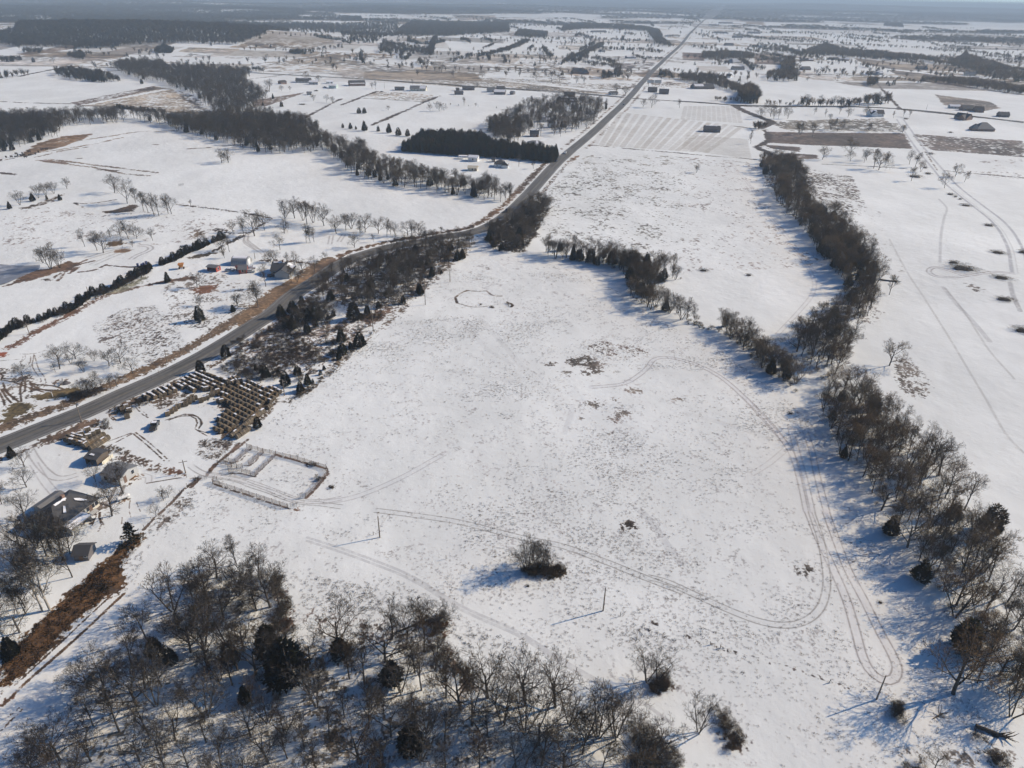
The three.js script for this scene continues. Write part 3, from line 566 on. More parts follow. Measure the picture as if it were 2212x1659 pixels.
const BARK = [mat(0.085, 0.075, 0.064), mat(0.105, 0.095, 0.086), mat(0.068, 0.058, 0.049)], TWIG = [mat(0.15, 0.127, 0.105), mat(0.165, 0.15, 0.132), mat(0.14, 0.11, 0.084)];
const PALE = mat(0.42, 0.39, 0.34), PALETWIG = mat(0.26, 0.23, 0.2), RUSTLEAF = mat(0.2, 0.105, 0.05), DRYTWIG = mat(0.12, 0.085, 0.062);
const KINDS = {
  wide: [[11, { spread: 1.0, limbs: 6, fork: 0.22, trunkR: 0.24, trunk: 0.6 }], [12, { spread: 0.9, limbs: 6, fork: 0.25, trunkR: 0.22 }], [13, { spread: 1.1, limbs: 6, fork: 0.2, rise: 0.15, trunkR: 0.25, trunk: 0.55 }]],
  tall: [[21, { spread: 0.62, limbs: 6, fork: 0.26, rise: 0.35, trunk: 0.85, limbLen: 0.85 }], [22, { spread: 0.7, limbs: 6, fork: 0.28, rise: 0.4, trunk: 0.85, limbLen: 0.8 }], [23, { spread: 0.55, limbs: 5, fork: 0.3, rise: 0.4, trunk: 0.8, limbLen: 0.85, lean: 0.16 }], [24, { spread: 0.75, limbs: 6, fork: 0.27, rise: 0.3, trunk: 0.8, limbLen: 0.84 }]],
  stems: [[31, { stems: 3, limbs: 4, spread: 0.6, fork: 0.25, rise: 0.35, limbLen: 0.75, dense: 0.85, trunkR: 0.24 }], [32, { stems: 4, limbs: 4, spread: 0.7, fork: 0.2, rise: 0.3, limbLen: 0.8, dense: 0.75, trunkR: 0.26 }]],
  bush: [[41, { stems: 7, limbs: 4, spread: 0.8, fork: 0.1, rise: 0.3, limbLen: 0.9, dense: 0.62, trunkR: 0.3, twig: 0.05 }], [42, { stems: 8, limbs: 4, spread: 0.9, fork: 0.1, rise: 0.2, limbLen: 1, dense: 0.6, trunkR: 0.3, twig: 0.055 }]],
};
const SHAPES = {};
for (const k in KINDS) SHAPES[k] = KINDS[k].map(([s, o]) => bareTree(s, o));
// a red cedar five metres tall: dark sprays all through a pointed crown
function cedar(seed, o = {}) {
  const r = rng(seed), { n = 1000, radius = 1.75, power = 0.62, low = 0.25, spray = 0.36, ragged = 0.25 } = o, C = newTri(), W = newTri();
  limbTube(W, [new THREE.Vector3(0, -0.1, 0), new THREE.Vector3(0.03, 1.2, 0.02), new THREE.Vector3(0, 4, 0)], [0.14, 0.11, 0.03], 6);
  const lob = [...Array(7)].map(() => [r() * 6.28, r(), 0.7 + 0.6 * r()]);
  for (let k = 0; k < n; k++) {
    const t = Math.pow(r(), 0.72), y = low + (1 - t) * 0 + (5 - low) * (1 - Math.pow(1 - r(), 1 / 1.9)), a = r() * 6.283, f = 1 - (y - low) / (5 - low);
    let R = radius * Math.pow(f, power) * Math.min(1, 0.62 + (y - low) * 0.9);
    for (const [la, ly, lw] of lob) R *= 1 + ragged * lw * (Math.exp(-(((Math.atan2(Math.sin(a - la), Math.cos(a - la))) / 0.5) ** 2) - (((y / 5 - ly) / 0.14) ** 2)) - 0.12);
    const q = R * Math.sqrt(0.25 + 0.75 * r()) * (0.86 + 0.22 * r()), p = new THREE.Vector3(Math.cos(a) * q, y, Math.sin(a) * q);
    const d = new THREE.Vector3(Math.cos(a) * 0.8 + (r() - 0.5) * 0.8, 0.55 + (r() - 0.5) * 0.9, Math.sin(a) * 0.8 + (r() - 0.5) * 0.8).normalize();
    sliver(C, p, d, spray * (0.7 + 0.7 * r()), spray * 0.36, r); sliver(C, p, d, spray * (0.6 + 0.5 * r()), spray * 0.36, r);
  }
  return { trunk: geo(W), crown: geo(C) };
}
SHAPES.cedar = [cedar(51), cedar(52, { radius: 1.5, power: 0.75 }), cedar(53, { radius: 2.1, power: 0.5, ragged: 0.4 }), cedar(54, { radius: 1.85, power: 0.6 })];
SHAPES.hedge = [56, 57, 58].map((s) => cedar(s, { radius: 2.5, power: 0.42, low: 0, ragged: 0.35, n: 1150, spray: 0.42 }));
SHAPES.spruce = [(() => {                              // open whorls of drooping boughs
  const r = rng(55), C = newTri(), W = newTri();
  limbTube(W, [new THREE.Vector3(0, -0.1, 0), new THREE.Vector3(0, 2.5, 0), new THREE.Vector3(0, 5, 0)], [0.16, 0.1, 0.02], 6);
  for (let k = 0; k < 11; k++) { const y = 0.5 + k * 0.41, R = 2.1 * Math.pow(1 - y / 5.3, 0.8); for (let b = 0; b < 7; b++) { const a = b * 0.9 + k * 0.37 + r() * 0.4, q = R * (0.7 + 0.45 * r()); limbTube(W, [new THREE.Vector3(0, y, 0), new THREE.Vector3(Math.cos(a) * q, y + 0.12 - 0.1 * q, Math.sin(a) * q)], [0.03, 0.01], 3); for (let n = 0; n < 11; n++) { const s = q * (0.15 + 0.85 * r()), d = new THREE.Vector3(Math.cos(a + (r() - 0.5) * 1.8), (r() - 0.4) * 0.7, Math.sin(a + (r() - 0.5) * 1.8)).normalize(); sliver(C, new THREE.Vector3(Math.cos(a) * s, y + 0.12 - 0.1 * s, Math.sin(a) * s), d, 0.3 + 0.25 * r(), 0.11, r); } } }
  return { trunk: geo(W), crown: geo(C) };
})()];
const NEEDLE = [mat(0.056, 0.068, 0.044), mat(0.068, 0.078, 0.05), mat(0.08, 0.074, 0.05)];
// the same far off: few, broad slivers
function farTree(seed, n = 46) {
  const r = rng(seed), C = newTri();
  limbTube(C, [new THREE.Vector3(0, 0, 0), new THREE.Vector3(0.1, 4, 0)], [0.22, 0.12], 3);
  for (let k = 0; k < n; k++) {
    const a = r() * 6.283, e = r(), p = new THREE.Vector3(Math.cos(a) * 0.5 * e, 2 + 3.5 * r(), Math.sin(a) * 0.5 * e), d = new THREE.Vector3(Math.cos(a) * (0.4 + r()), 0.5 + 1.1 * r(), Math.sin(a) * (0.4 + r())).normalize();
    sliver(C, p, d, 2.2 + 2.6 * r(), 0.17, r); sliver(C, p.clone().addScaledVector(d, 1.5), new THREE.Vector3(d.x + r() - 0.5, d.y + (r() - 0.3), d.z + r() - 0.5).normalize(), 1.4 + 1.3 * r(), 0.15, r);
  }
  return geo(C);
}
function farCedar(seed) { const r = rng(seed), C = newTri(); for (let k = 0; k < 120; k++) { const y = 0.2 + 7.6 * (1 - Math.sqrt(r())), a = r() * 6.283, R = 2.1 * Math.pow(1 - y / 8, 0.8) + 0.1, p = new THREE.Vector3(Math.cos(a) * R * 0.75, y, Math.sin(a) * R * 0.75); sliver(C, p, new THREE.Vector3(Math.cos(a), 0.7 + r() * 0.6 - 0.3, Math.sin(a)).normalize(), 1.3, 0.5, r); } return geo(C); }

// every tree first goes on a list; the ones that show largest become things of their own
const wanted = [];
function plant(kind, p, height, label, group, fixed = false, o = {}) { wanted.push({ kind, p, height, label, group, fixed, ...o }); }
const masses = { bare: [], cedar: [], brush: [] };
function stand(zone, text, gap, kinds, hgt, seed, o = {}) {                // trees scattered over a piece of land
  const poly = typeof text === 'string' ? path(zone, text) : text, r = rng(seed), xs = poly.map((p) => p.x), zs = poly.map((p) => p.z), out = [];
  for (let x = Math.min(...xs); x < Math.max(...xs); x += gap) for (let z = Math.min(...zs); z < Math.max(...zs); z += gap) {
    const X = x + (r() - 0.2) * gap * 0.9, Z = z + (r() - 0.2) * gap * 0.9, pick = r(), hh = r(), keep = r();
    if (!inside(poly, X, Z) || keep < (o.thin ?? 0)) continue;
    if (o.patch && vn(X / o.patch + seed, Z / o.patch) < (o.cut ?? -0.1)) continue;
    let acc = 0, kind = kinds[0][0];
    for (const [k, w] of kinds) { acc += w; if (pick < acc) { kind = k; break; } }
    out.push({ kind, x: X, z: Z, h: lerp(hgt[0], hgt[1], hh) });
  }
  return out;
}
const WOOD = [['tall', 0.5], ['wide', 0.22], ['stems', 0.2], ['cedar', 0.08]];
const stands = [];
const wood = (name, zone, text, gap, kinds, hgt, seed, o) => { const list = stand(zone, text, gap, kinds, hgt, seed, o); stands.push({ name, list, o: o ?? {} }); };
wood('the wood closest to the camera', 'O', '330,1310 300,1360 230,1420 175,1480 120,1560 90,1640 60,1760 1470,1760 1440,1650 1360,1640 1330,1590 1260,1560 1230,1505 1150,1490 1060,1510 1030,1495 1005,1460 975,1420 950,1345 900,1370 800,1385 720,1375 640,1375 622,1330 590,1270 540,1215 470,1205 430,1240', 5.6, [['tall', 0.44], ['wide', 0.28], ['stems', 0.25], ['cedar', 0.03]], [8, 13], 101);
wood('the tree belt along the right edge', 'Y7', '380,1020 460,960 560,930 700,980 860,1060 940,1160 1080,1290 1150,1390 1200,1530 1320,1659 760,1659 740,1600 690,1490 590,1410 530,1310 530,1200 470,1130', 4.7, [['tall', 0.4], ['wide', 0.34], ['stems', 0.23], ['cedar', 0.03]], [8, 12.5], 102);
wood('the tree belt along the right edge', 'Y6', '1330,10 1940,20 2010,200 2020,330 2100,450 2180,560 2260,700 2300,900 2300,1130 2160,1180 2100,1100 1990,1040 1900,1000 1860,900 1820,700 1740,630 1640,430 1540,320 1480,190 1400,140', 4.9, [['tall', 0.4], ['wide', 0.34], ['stems', 0.23], ['cedar', 0.03]], [8, 12.5], 103);
wood('the fork of the creek woods', 'Y7', '250,660 340,760 400,800 440,870 520,820 600,690 640,590 640,500 720,470 745,420 700,330 600,380 480,450 380,530 270,600', 4.8, [['tall', 0.4], ['wide', 0.4], ['stems', 0.12], ['cedar', 0.08]], [9, 13], 104);
wood('the fork of the creek woods', 'Y7', '430,850 560,830 610,920 560,960 470,1000 380,1015 360,960', 5, [['tall', 0.5], ['wide', 0.3], ['stems', 0.2]], [6, 10], 122, { thin: 0.25 });
wood('the creek woods running up the right side', 'Z6', '500,400 520,470 570,490 610,640 680,750 790,830 850,940 950,1060 1010,1120 1180,1180 1250,1100 1200,1000 1080,870 1000,750 860,670 800,610 770,470 700,400 600,380', 5.3, [['tall', 0.46], ['wide', 0.3], ['stems', 0.1], ['cedar', 0.14]], [9, 13], 105);
wood('the creek woods running up the right side', 'Y7', '360,30 440,130 520,220 560,320 640,370 740,350 770,260 700,140 600,40', 5.2, [['tall', 0.4], ['wide', 0.38], ['stems', 0.12], ['cedar', 0.1]], [9, 12.5], 106);
wood('the spur of trees pointing at the pasture', 'Y8', '1680,775 1770,820 1880,900 2000,1010 2080,1090 2150,1130 2212,1180 2290,1230 2300,1130 2212,1030 2100,960 2010,870 1900,790 1760,740', 3.5, [['tall', 0.2], ['wide', 0.25], ['stems', 0.5], ['cedar', 0.1]], [6, 9.5], 107);
wood('the tongue of trees across the middle', 'Y8', '430,235 540,265 700,290 820,315 1000,345 1080,400 1100,560 1160,590 1270,650 1420,690 1520,725 1600,740 1540,690 1420,640 1330,580 1250,480 1300,440 1480,410 1490,380 1350,370 1200,330 1000,270 800,245 560,215 450,205', 4.1, [['tall', 0.36], ['wide', 0.26], ['stems', 0.24], ['cedar', 0.14]], [7.5, 12], 108);
wood('the roadside wood', 'Y2', '600,580 740,480 870,400 1020,380 1250,250 1400,200 1560,175 1750,165 1900,200 1860,250 1750,350 1650,410 1560,500 1480,590 1380,660 1280,690 1090,720 900,690 720,650', 5.0, [['tall', 0.52], ['wide', 0.14], ['stems', 0.2], ['cedar', 0.14]], [7, 10.5], 109);
wood('the roadside wood', 'Y2', '330,870 430,760 560,690 660,660 780,720 800,790 640,890 460,920', 4.0, [['stems', 0.4], ['tall', 0.3], ['cedar', 0.3]], [4, 6.5], 120);
wood('the roadside wood', 'Y2', '0,1180 330,1130 420,1260 300,1330 60,1300', 5.5, [['stems', 0.6], ['cedar', 0.4]], [4, 7], 121, { thin: 0.3 });
wood('the wedge of trees at the bend', 'Z5', '930,880 990,840 1080,800 1180,700 1250,640 1330,645 1355,690 1280,830 1190,965 1100,985 980,955', 4.6, [['tall', 0.5], ['wide', 0.16], ['stems', 0.2], ['cedar', 0.14]], [7, 11], 110);
wood('the belt below the white farmhouse', 'Z5', '0,430 150,505 350,545 550,575 750,605 900,635 1050,665 1110,640 1090,610 950,575 800,540 600,500 420,455 250,410 190,350 130,310 0,330', 6, [['tall', 0.5], ['wide', 0.3], ['stems', 0.1], ['cedar', 0.1]], [9, 14], 111);
wood('the yard wood around the lower left', 'Y3', '-150,1130 0,1130 200,1180 330,1215 480,1250 640,1240 740,1400 740,1480 560,1560 430,1680 300,1900 100,2050 -150,2200', 5.2, [['tall', 0.6], ['wide', 0.3], ['stems', 0.1]], [9, 13], 112, { thin: 0.12 });
wood('the big creek woods beyond the fields', 'Z1', '740,440 830,500 1050,540 1150,580 1260,620 1400,750 1400,800 1290,790 1150,790 1100,850 1200,870 1500,885 1960,900 1980,840 1850,780 1680,750 1640,700 1730,640 1620,570 1580,530 1640,480 1450,460 1250,450 1090,450 1050,420 850,410', 8.5, [['tall', 0.6], ['wide', 0.36], ['cedar', 0.04]], [10, 15], 113, { stuff: 1 });
wood('the big creek woods beyond the fields', 'Z4', '1080,40 1180,70 1290,115 1400,145 1560,185 1640,215 1800,225 2000,215 2110,205 2140,245 2240,300 2240,200 2100,130 2030,60 1960,20 1500,10 1150,10', 6.2, [['tall', 0.6], ['wide', 0.3], ['cedar', 0.1]], [9, 14], 114, { stuff: 1 });
wood('the dark wood at the left edge', 'Z4', '-150,290 0,240 60,215 200,155 390,110 400,60 300,20 0,10 -150,10', 6.5, [['tall', 0.5], ['wide', 0.3], ['cedar', 0.2]], [9, 13], 115, { stuff: 1 });
wood('the long row in the middle distance', 'Z1', '-40,850 380,885 400,825 560,810 800,795 830,770 1000,805 1150,825 1180,800 1000,770 830,755 600,755 300,775 -40,775', 7.4, [['tall', 0.6], ['wide', 0.34], ['cedar', 0.06]], [10, 15], 116, { stuff: 1 });
wood('the grove among the houses', 'Z2', '1060,775 1150,710 1300,670 1500,650 1700,690 1730,720 1640,800 1560,860 1420,885 1200,890 980,890 1000,840', 9, [['tall', 0.5], ['wide', 0.44], ['cedar', 0.06]], [10, 15], 117, { stuff: 1, thin: 0.25 });
wood('the grove among the houses', 'Z5', '960,130 1180,140 1180,230 1100,290 960,240', 6, [['tall', 0.8], ['wide', 0.2]], [9, 13], 118, { stuff: 1 });
wood('the cedar block above the white farmhouse', 'Z5', '400,320 470,265 560,225 700,230 900,240 1000,290 1130,310 1400,335 1395,370 1350,395 1200,375 1000,362 850,348 690,345 560,330', 3.5, [['cedar', 0.94], ['tall', 0.06]], [7, 10.5], 119, { stuff: 1 });
// ordinary brush under and beside the trees
const brush = (zone, text, gap, hgt, seed, o) => { for (const t of stand(zone, text, gap, [['bush', 1]], hgt, seed, o)) masses.brush.push(t); };
brush('O', '300,1380 175,1480 90,1640 60,1760 1470,1760 1360,1640 1260,1560 1030,1495 975,1420 800,1385 640,1375 540,1215 430,1240', 6.5, [0.8, 2], 201, { thin: 0.5 });
brush('O', '440,1235 540,1215 590,1270 622,1330 640,1372 560,1360 470,1300 400,1290', 3.0, [1.6, 3.4], 250, { thin: 0.3 });
brush('O', '330,1310 430,1240 470,1300 400,1380 300,1450 200,1520 180,1480 260,1400', 4.4, [1.2, 2.6], 251, { thin: 0.4 });
brush('Y4', '1740,120 1800,60 1880,260 1890,360 1850,450 1800,400 1810,260', 1.7, [1.6, 3], 202);
brush('Y5', '690,760 800,790 900,890 985,990 1000,1100 900,1000 820,900 720,860', 1.9, [1.4, 2.8], 203);
brush('Y5', '700,640 830,590 835,690 770,770 700,740', 1.3, [1.4, 2.6], 204);
brush('Y7', '380,1020 560,940 860,1070 1080,1300 1200,1540 1320,1659 760,1659 690,1490 530,1310 530,1200', 4.0, [1.2, 2.6], 205, { thin: 0.3 });
brush('Y6', '1330,20 1940,60 2010,330 2180,560 2300,1130 2100,1100 1860,900 1740,630 1540,320', 4.4, [1.2, 2.6], 206, { thin: 0.35 });
brush('Y7', '250,660 440,870 600,690 640,500 745,420 600,380 380,530', 4, [1.2, 2.6], 207, { thin: 0.3 });
brush('Z6', '520,470 610,640 790,830 950,1060 1180,1180 1200,1000 1000,750 800,610 700,400 520,390', 4.4, [1.4, 2.8], 208, { thin: 0.3 });
brush('Y8', '1680,775 1880,900 2080,1090 2290,1230 2300,1130 2100,960 1900,790', 2.8, [1.2, 2.4], 209, { thin: 0.2 });
brush('Y8', '430,240 820,318 1000,345 1100,560 1600,740 1420,640 1250,480 1480,410 1200,330 800,245', 3.6, [1.1, 2.4], 210, { thin: 0.3 });
brush('Y2', '640,580 870,400 1250,250 1750,165 1860,250 1650,410 1480,590 1280,690 900,690', 3.4, [1.2, 2.8], 211, { thin: 0.3 });
brush('Z5', '930,880 1080,800 1250,640 1355,690 1280,830 1190,965 980,955', 3, [1.2, 2.8], 212, { thin: 0.2 });
brush('Y2', '-40,1080 -60,950 150,930 200,1000 100,1080 -20,1200', 2.4, [1.2, 2.6], 213, { thin: 0.2 });
brush('Y2', '100,1170 330,1160 400,1200 300,1290 100,1260 0,1240', 2.6, [1.2, 2.4], 214, { thin: 0.3 });
brush('Y2', '640,960 800,960 800,1060 700,1120 640,1040', 2.8, [1, 2], 215, { thin: 0.3 });
brush('Y2', '230,880 350,760 480,680 640,610 760,660 810,760 660,900 420,930', 2.4, [1.2, 2.8], 252, { thin: 0.15 });
brush('Y2', '0,1080 150,950 420,920 700,900 860,830 1000,760 1180,720 1000,900 840,1000 700,1180 520,1260 350,1180 150,1180 0,1250', 3.0, [0.8, 2], 253, { thin: 0.35 });
brush('Y2', '-160,1200 0,1080 160,960 420,930 560,960 640,1040 700,1120 600,1240 500,1300 300,1290 120,1260 -60,1270', 2.0, [1, 2.3], 254, { patch: 14, cut: -0.25 });
brush('Y2', '440,930 700,880 900,830 1000,760 1120,720 1160,790 980,970 840,1080 760,1150 660,1040 560,960', 2.3, [1, 2.4], 255, { patch: 12, cut: -0.1 });
brush('Y8', '1500,700 1600,735 1690,770 1660,790 1560,755 1480,725', 1.6, [0.8, 1.9], 256, { thin: 0.25 });
wood('the tongue of trees across the middle', 'Y8', '1440,700 1520,720 1600,745 1690,775 1700,760 1600,725 1500,690', 5, [['stems', 0.7], ['tall', 0.3]], [3.5, 6], 123, { thin: 0.3 });
brush('Y2', '250,860 420,840 480,940 400,990 240,930 170,900', 2.2, [1.2, 2.4], 216, { thin: 0.2 });
brush('Y2', '440,1420 620,1320 760,1170 900,1060 1000,970 1120,860 1150,830 1000,1000 800,1200 640,1340 460,1450 370,1490', 1.5, [0.7, 1.7], 217, { thin: 0.2 });
brush('X4', '560,470 640,400 780,460 700,500', 1.5, [0.8, 1.7], 218, { thin: 0.2 });
brush('X4', '760,330 850,290 900,330 890,400 820,390', 1.3, [0.8, 1.8], 219); brush('X4', '920,280 1040,240 1060,280 960,310', 1.4, [0.9, 1.7], 220);
brush('W7', '1180,960 1300,900 1420,910 1480,990 1380,1050 1200,1040', 1.3, [1, 1.9], 221); brush('W7', '1420,960 1500,860 1720,860 1760,930 1560,1020', 1.8, [2.2, 4.4], 222, { thin: 0.2 });
brush('X4', '1760,60 1960,20 1980,120 1800,110', 2.2, [1.5, 3], 223, { thin: 0.2 });
brush('Y4', '0,640 150,500 330,340 400,300 300,380 120,560 0,700', 2.6, [1, 2], 224, { thin: 0.4 });
brush('X7', '300,560 460,560 500,830 420,850 330,740', 0.9, [1, 2.2], 225); brush('X7', '1400,1000 1560,960 1680,1060 1560,1110', 1, [0.8, 1.7], 226); brush('X7', '1720,1300 1960,1280 1980,1475 1800,1475', 1, [1, 2.2], 227); brush('X7', '480,1440 760,1400 820,1560 480,1560', 1.2, [0.8, 1.6], 228);
brush('Y6', '390,1150 470,1220 590,1320 560,1400 480,1400 420,1280', 1.2, [1, 2], 229); brush('Y6', '0,1000 110,960 135,1050 20,1070', 1, [1, 2], 230); brush('Y6', '-100,1240 90,1340 200,1490 180,1560 -100,1560', 1.3, [1.2, 2.6], 231);
brush('Y5', '1390,330 1460,310 1530,345 1490,385 1400,390', 0.9, [0.6, 1.5], 232);
brush('X3', '1700,395 1790,380 1850,430 1740,430', 0.8, [0.6, 1.3], 233); brush('X3', '1840,600 1920,600 1960,640 1860,660', 0.8, [0.6, 1.4], 234); brush('X3', '240,500 330,480 300,530', 0.7, [0.5, 1.1], 235); brush('X3', '60,600 130,590 130,640 40,660', 0.7, [0.5, 1.1], 236);
brush('X8', '1600,850 1760,870 1740,960 1660,950', 1, [0.5, 1.2], 237);
for (const [z, q] of [['Y1', '-60,720 20,660 150,575 250,550 350,520 430,485 520,460 600,430 660,385 760,320 860,290 960,250 1060,195 1160,150 1220,110 1230,135 1070,220 870,310 680,400 540,480 360,540 160,600 20,690']]) brush(z, q, 2.2, [1.4, 3.4], 261, { thin: 0.35 });
// trees that stand alone or can be told apart, each read off the photograph: foot x, foot y, top y
const solo = (zone, kind, text, label, group) => rows(text).forEach(([x, y, ty], i) => { const p = G(zone, x, y), pick = hash(Math.round(x * 7), Math.round(y * 13)); plant(kind === 'tall' && pick < 0.5 ? (pick < 0.38 ? 'wide' : 'stems') : kind, p, tallTo(p, uv(zone, x, ty)[1]), typeof label === 'function' ? label(i) : label, group, true); });
const ORD = ['first', 'second', 'third', 'fourth', 'fifth', 'sixth', 'seventh', 'eighth', 'ninth', 'tenth', 'eleventh', 'twelfth', 'thirteenth', 'fourteenth', 'fifteenth', 'sixteenth', 'seventeenth', 'eighteenth', 'nineteenth', 'twentieth'];
const ord = (i) => ORD[i] ?? `${i + 1}th`;
solo('Y7', 'wide', '840,770,600', 'lone broad bare tree in the snow field right of the creek fork');
solo('Y7', 'tall', '840,340,210', 'slim pale bare tree just outside the creek woods by a dark log');
solo('X7', 'wide', '1190,410,-430', 'big bare tree with flared dark base casting long branching shadow'); solo('X7', 'tall', '2040,255,-330 2030,740,180', (i) => ['bare tree behind the fallen log at the right edge', 'leaning bare tree on a mound at the right edge'][i]);
solo('Y5', 'wide', '1285,1140,875', 'wide spreading bare oak with low crooked limbs at the wood edge'); solo('Y5', 'wide', '1110,1130,930', 'crooked bare tree left of the spreading oak'); solo('Y5', 'stems', '1715,1330,1085 1640,1340,1140', (i) => ['many stemmed vase shaped bare tree at the wood edge', 'smaller bare tree left of the vase shaped tree'][i]);
solo('Y5', 'stems', '1300,345,170 1385,325,195', (i) => ['left bare tree of the small clump in the pasture', 'right fuller bare tree of the small clump in the pasture'][i]); solo('Y5', 'tall', '1325,280,160', 'thin bare tree at the back of the pasture clump');
solo('Y5', 'stems', '1355,345,205 1425,320,235 1268,350,225', (i) => ['middle twiggy stem cluster of the small clump in the pasture', 'rightmost low twiggy tree of the small pasture clump', 'leftmost low twiggy tree of the small pasture clump'][i]);
brush('Y5', '1255,350 1300,320 1400,310 1440,350 1400,390 1300,385', 0.9, [1, 2.4], 260);
solo('Y3', 'wide', '330,1185,930 450,1235,960 620,1275,1005 565,1335,1050', (i) => `dark bare tree screening the front of the farmhouse, ${ord(i)} from the left`);
solo('Y5', 'stems', '2000,1000,810 2065,990,855', (i) => ['taller bare tree of the pair with dark brush at its foot', 'shorter bare tree of the pair with dark brush at its foot'][i]);
solo('Y5', 'tall', '690,720,490 760,660,500', (i) => ['bare tree on the brushy corner above the wood, left stem', 'bare tree on the brushy corner above the wood, right stem'][i]); solo('Y5', 'wide', '185,800,545', 'tall crooked bare tree at the top edge of the near wood');
solo('Y6', 'stems', '295,1300,1090', 'dense dark bare tree with brush, right of the near wood'); solo('Y6', 'stems', '10,1480,1240', 'dense bare tree at the bottom edge beside brown brush');
solo('X7', 'tall', '930,1475,1230', 'thin forked bare tree at the bottom edge in scrub');
solo('Z6', 'stems', '90,455,400', 'small round bare tree alone in the wide snow field'); solo('Z6', 'wide', '1695,555,440', 'broad bare tree beside the pale drive on the right'); solo('Z6', 'tall', '1765,480,388 1825,517,440', (i) => ['slim bare tree behind the broad tree by the drive', 'slim bare tree right of the broad tree by the drive'][i]);
solo('Z6', 'wide', '905,370,275 1085,345,220 1270,438,305', (i) => ['broad bare tree below the brown strip, left one', 'broad bare tree on the lower edge of the brown strip', 'broad bare tree below the brown strip, right one'][i]);
solo('Z6', 'tall', '440,268,190 1085,385,300 1175,390,300 1190,375,295 1237,428,290 1310,410,310 1330,390,320 1468,402,300 1480,510,410 1540,450,370 1505,420,320 760,210,120 840,225,130 1200,190,130 1425,195,140 1000,190,120 950,130,70', (i) => `thin bare tree around the brown strip on the right, ${ord(i)} of the scattered ones`, 'thin scattered trees on the right');
solo('Z4', 'wide', '1438,283,180 1480,280,176', (i) => ['left bare tree of the pair alone in the big snow field', 'right bare tree of the pair alone in the big snow field'][i]);
solo('Z4', 'tall', '743,475,345 880,540,440 930,590,460 960,600,460 1000,625,465 1030,625,480 1090,610,470 1112,612,475', (i) => `bare tree at the small snowy pond, ${ord(i)} from the left`, 'trees at the small snowy pond'); solo('Z4', 'wide', '825,545,375', 'biggest bare tree by the small snowy pond with brown bank');
solo('Z4', 'stems', '130,555,455 250,510,415 300,500,405 350,480,400', (i) => `bare tree in the row at the left edge, ${ord(i)} from the left`); solo('Z4', 'wide', '435,450,372', 'rightmost broad bare tree of the row at the left edge');
solo('Z4', 'tall', '550,823,695 630,850,715 670,865,710 780,757,648 832,775,640', (i) => `gaunt lopped bare tree near the hay feeding spot, ${ord(i)} from the left`); solo('Z4', 'tall', '870,760,670 887,772,680 990,785,695 860,827,780 795,830,765 715,770,710 1238,560,515', (i) => `small bare tree near the hay feeding spot, ${ord(i)} in line`);
solo('Z4', 'tall', '1650,755,580 1715,718,580 1580,755,630 1510,730,650 1850,690,505 1910,640,500 1965,655,520 1990,680,515 2030,670,530 2180,740,620 1843,737,640 1815,845,740 1487,858,740 1440,850,750 1455,895,820 1985,800,670 2010,800,690 2035,795,700', (i) => `bare tree on the snowy pasture behind the red sheds, ${ord(i)} of the scattered ones`, 'trees on the pasture behind the red sheds'); solo('Z4', 'wide', '2100,690,540 1315,810,730', (i) => ['broad bare tree at the pasture fence behind the red sheds', 'small spreading bare tree above the dark cedar hedge'][i]);
solo('Z4', 'stems', '330,970,795 280,930,830 390,960,840', (i) => ['tallest dark bare tree on the brown pond bank', 'left bare tree on the brown pond bank', 'right bare tree on the brown pond bank'][i]);
solo('X1', 'wide', '1180,160,-70 1230,150,-60 1890,320,50 1690,320,90', (i) => ['large bare tree behind the dark roofed house, left one', 'large bare tree behind the dark roofed house, right one', 'large bare tree by the gravel drive at the highway', 'tall bare tree between the house and the drive'][i]);
solo('X1', 'tall', '1510,470,160 1605,480,240 1100,550,150 975,880,480 640,870,640 2065,130,-20 430,95,-20 1450,180,-20 1560,200,-30', (i) => `bare tree in the yard with the red sheds, ${ord(i)} of the loose ones`, 'yard trees');
solo('Y1', 'wide', '485,915,710 612,832,685 978,868,700 1075,948,800 885,890,745', (i) => `broad bare tree in the loose grove left of the highway, ${ord(i)} one`); solo('Y1', 'stems', '575,875,780 680,940,830 762,852,762 770,1005,930', (i) => `low rounded bare tree in the loose grove left of the highway, ${ord(i)} one`); solo('Y1', 'tall', '450,940,850', 'thin bare tree leaning beside the broad grove tree');
solo('Y1', 'tall', '670,1125,1000 720,1120,990 770,1110,985 830,1090,970 900,1080,970 950,1060,950', (i) => `thin bare sapling on the highway bank, ${ord(i)} from the left`, 'saplings on the highway bank'); solo('Y1', 'wide', '190,1010,860', 'bare tree over the dark trampled feeding spot'); solo('Y1', 'wide', '1597,255,120', 'bare tree with dark trunk and long blue shadow by red brown grass'); solo('Y1', 'tall', '1615,400,320 1920,400,305 2092,415,205', (i) => ['thin bare tree behind the dark cone shaped cedar', 'thin bare tree behind the small round cedar', 'tall many branched bare tree beside the highway verge'][i]);
solo('Y3', 'wide', '215,505,330 235,685,500 845,640,480', (i) => ['round bare tree beside the dark cedar at the lane', 'dense round bare tree at the lane, lower one', 'bare tree beside the open shed in the farmyard'][i]); solo('Y3', 'tall', '15,835,615 225,970,705 1090,740,430 990,940,640', (i) => ['bare tree cut by the left edge near the lane', 'tall slender bare tree left of the farmhouse', 'tall bare tree in front of the grey metal garage', 'tall bare tree right of the farmhouse'][i]); solo('Y3', 'wide', '1445,800,690 1490,775,680 1380,945,835', (i) => ['left of two low orchard trees in the snowy yard', 'right of two low orchard trees in the snowy yard', 'small bare tree at the yard fence'][i]);
solo('Y4', 'pale', '275,310,-40 325,305,-60 120,330,90', (i) => ['leaning white barked tree at the brown ditch, left of two', 'white barked tree at the brown ditch, right of two', 'slimmer white barked tree near the left edge'][i]);
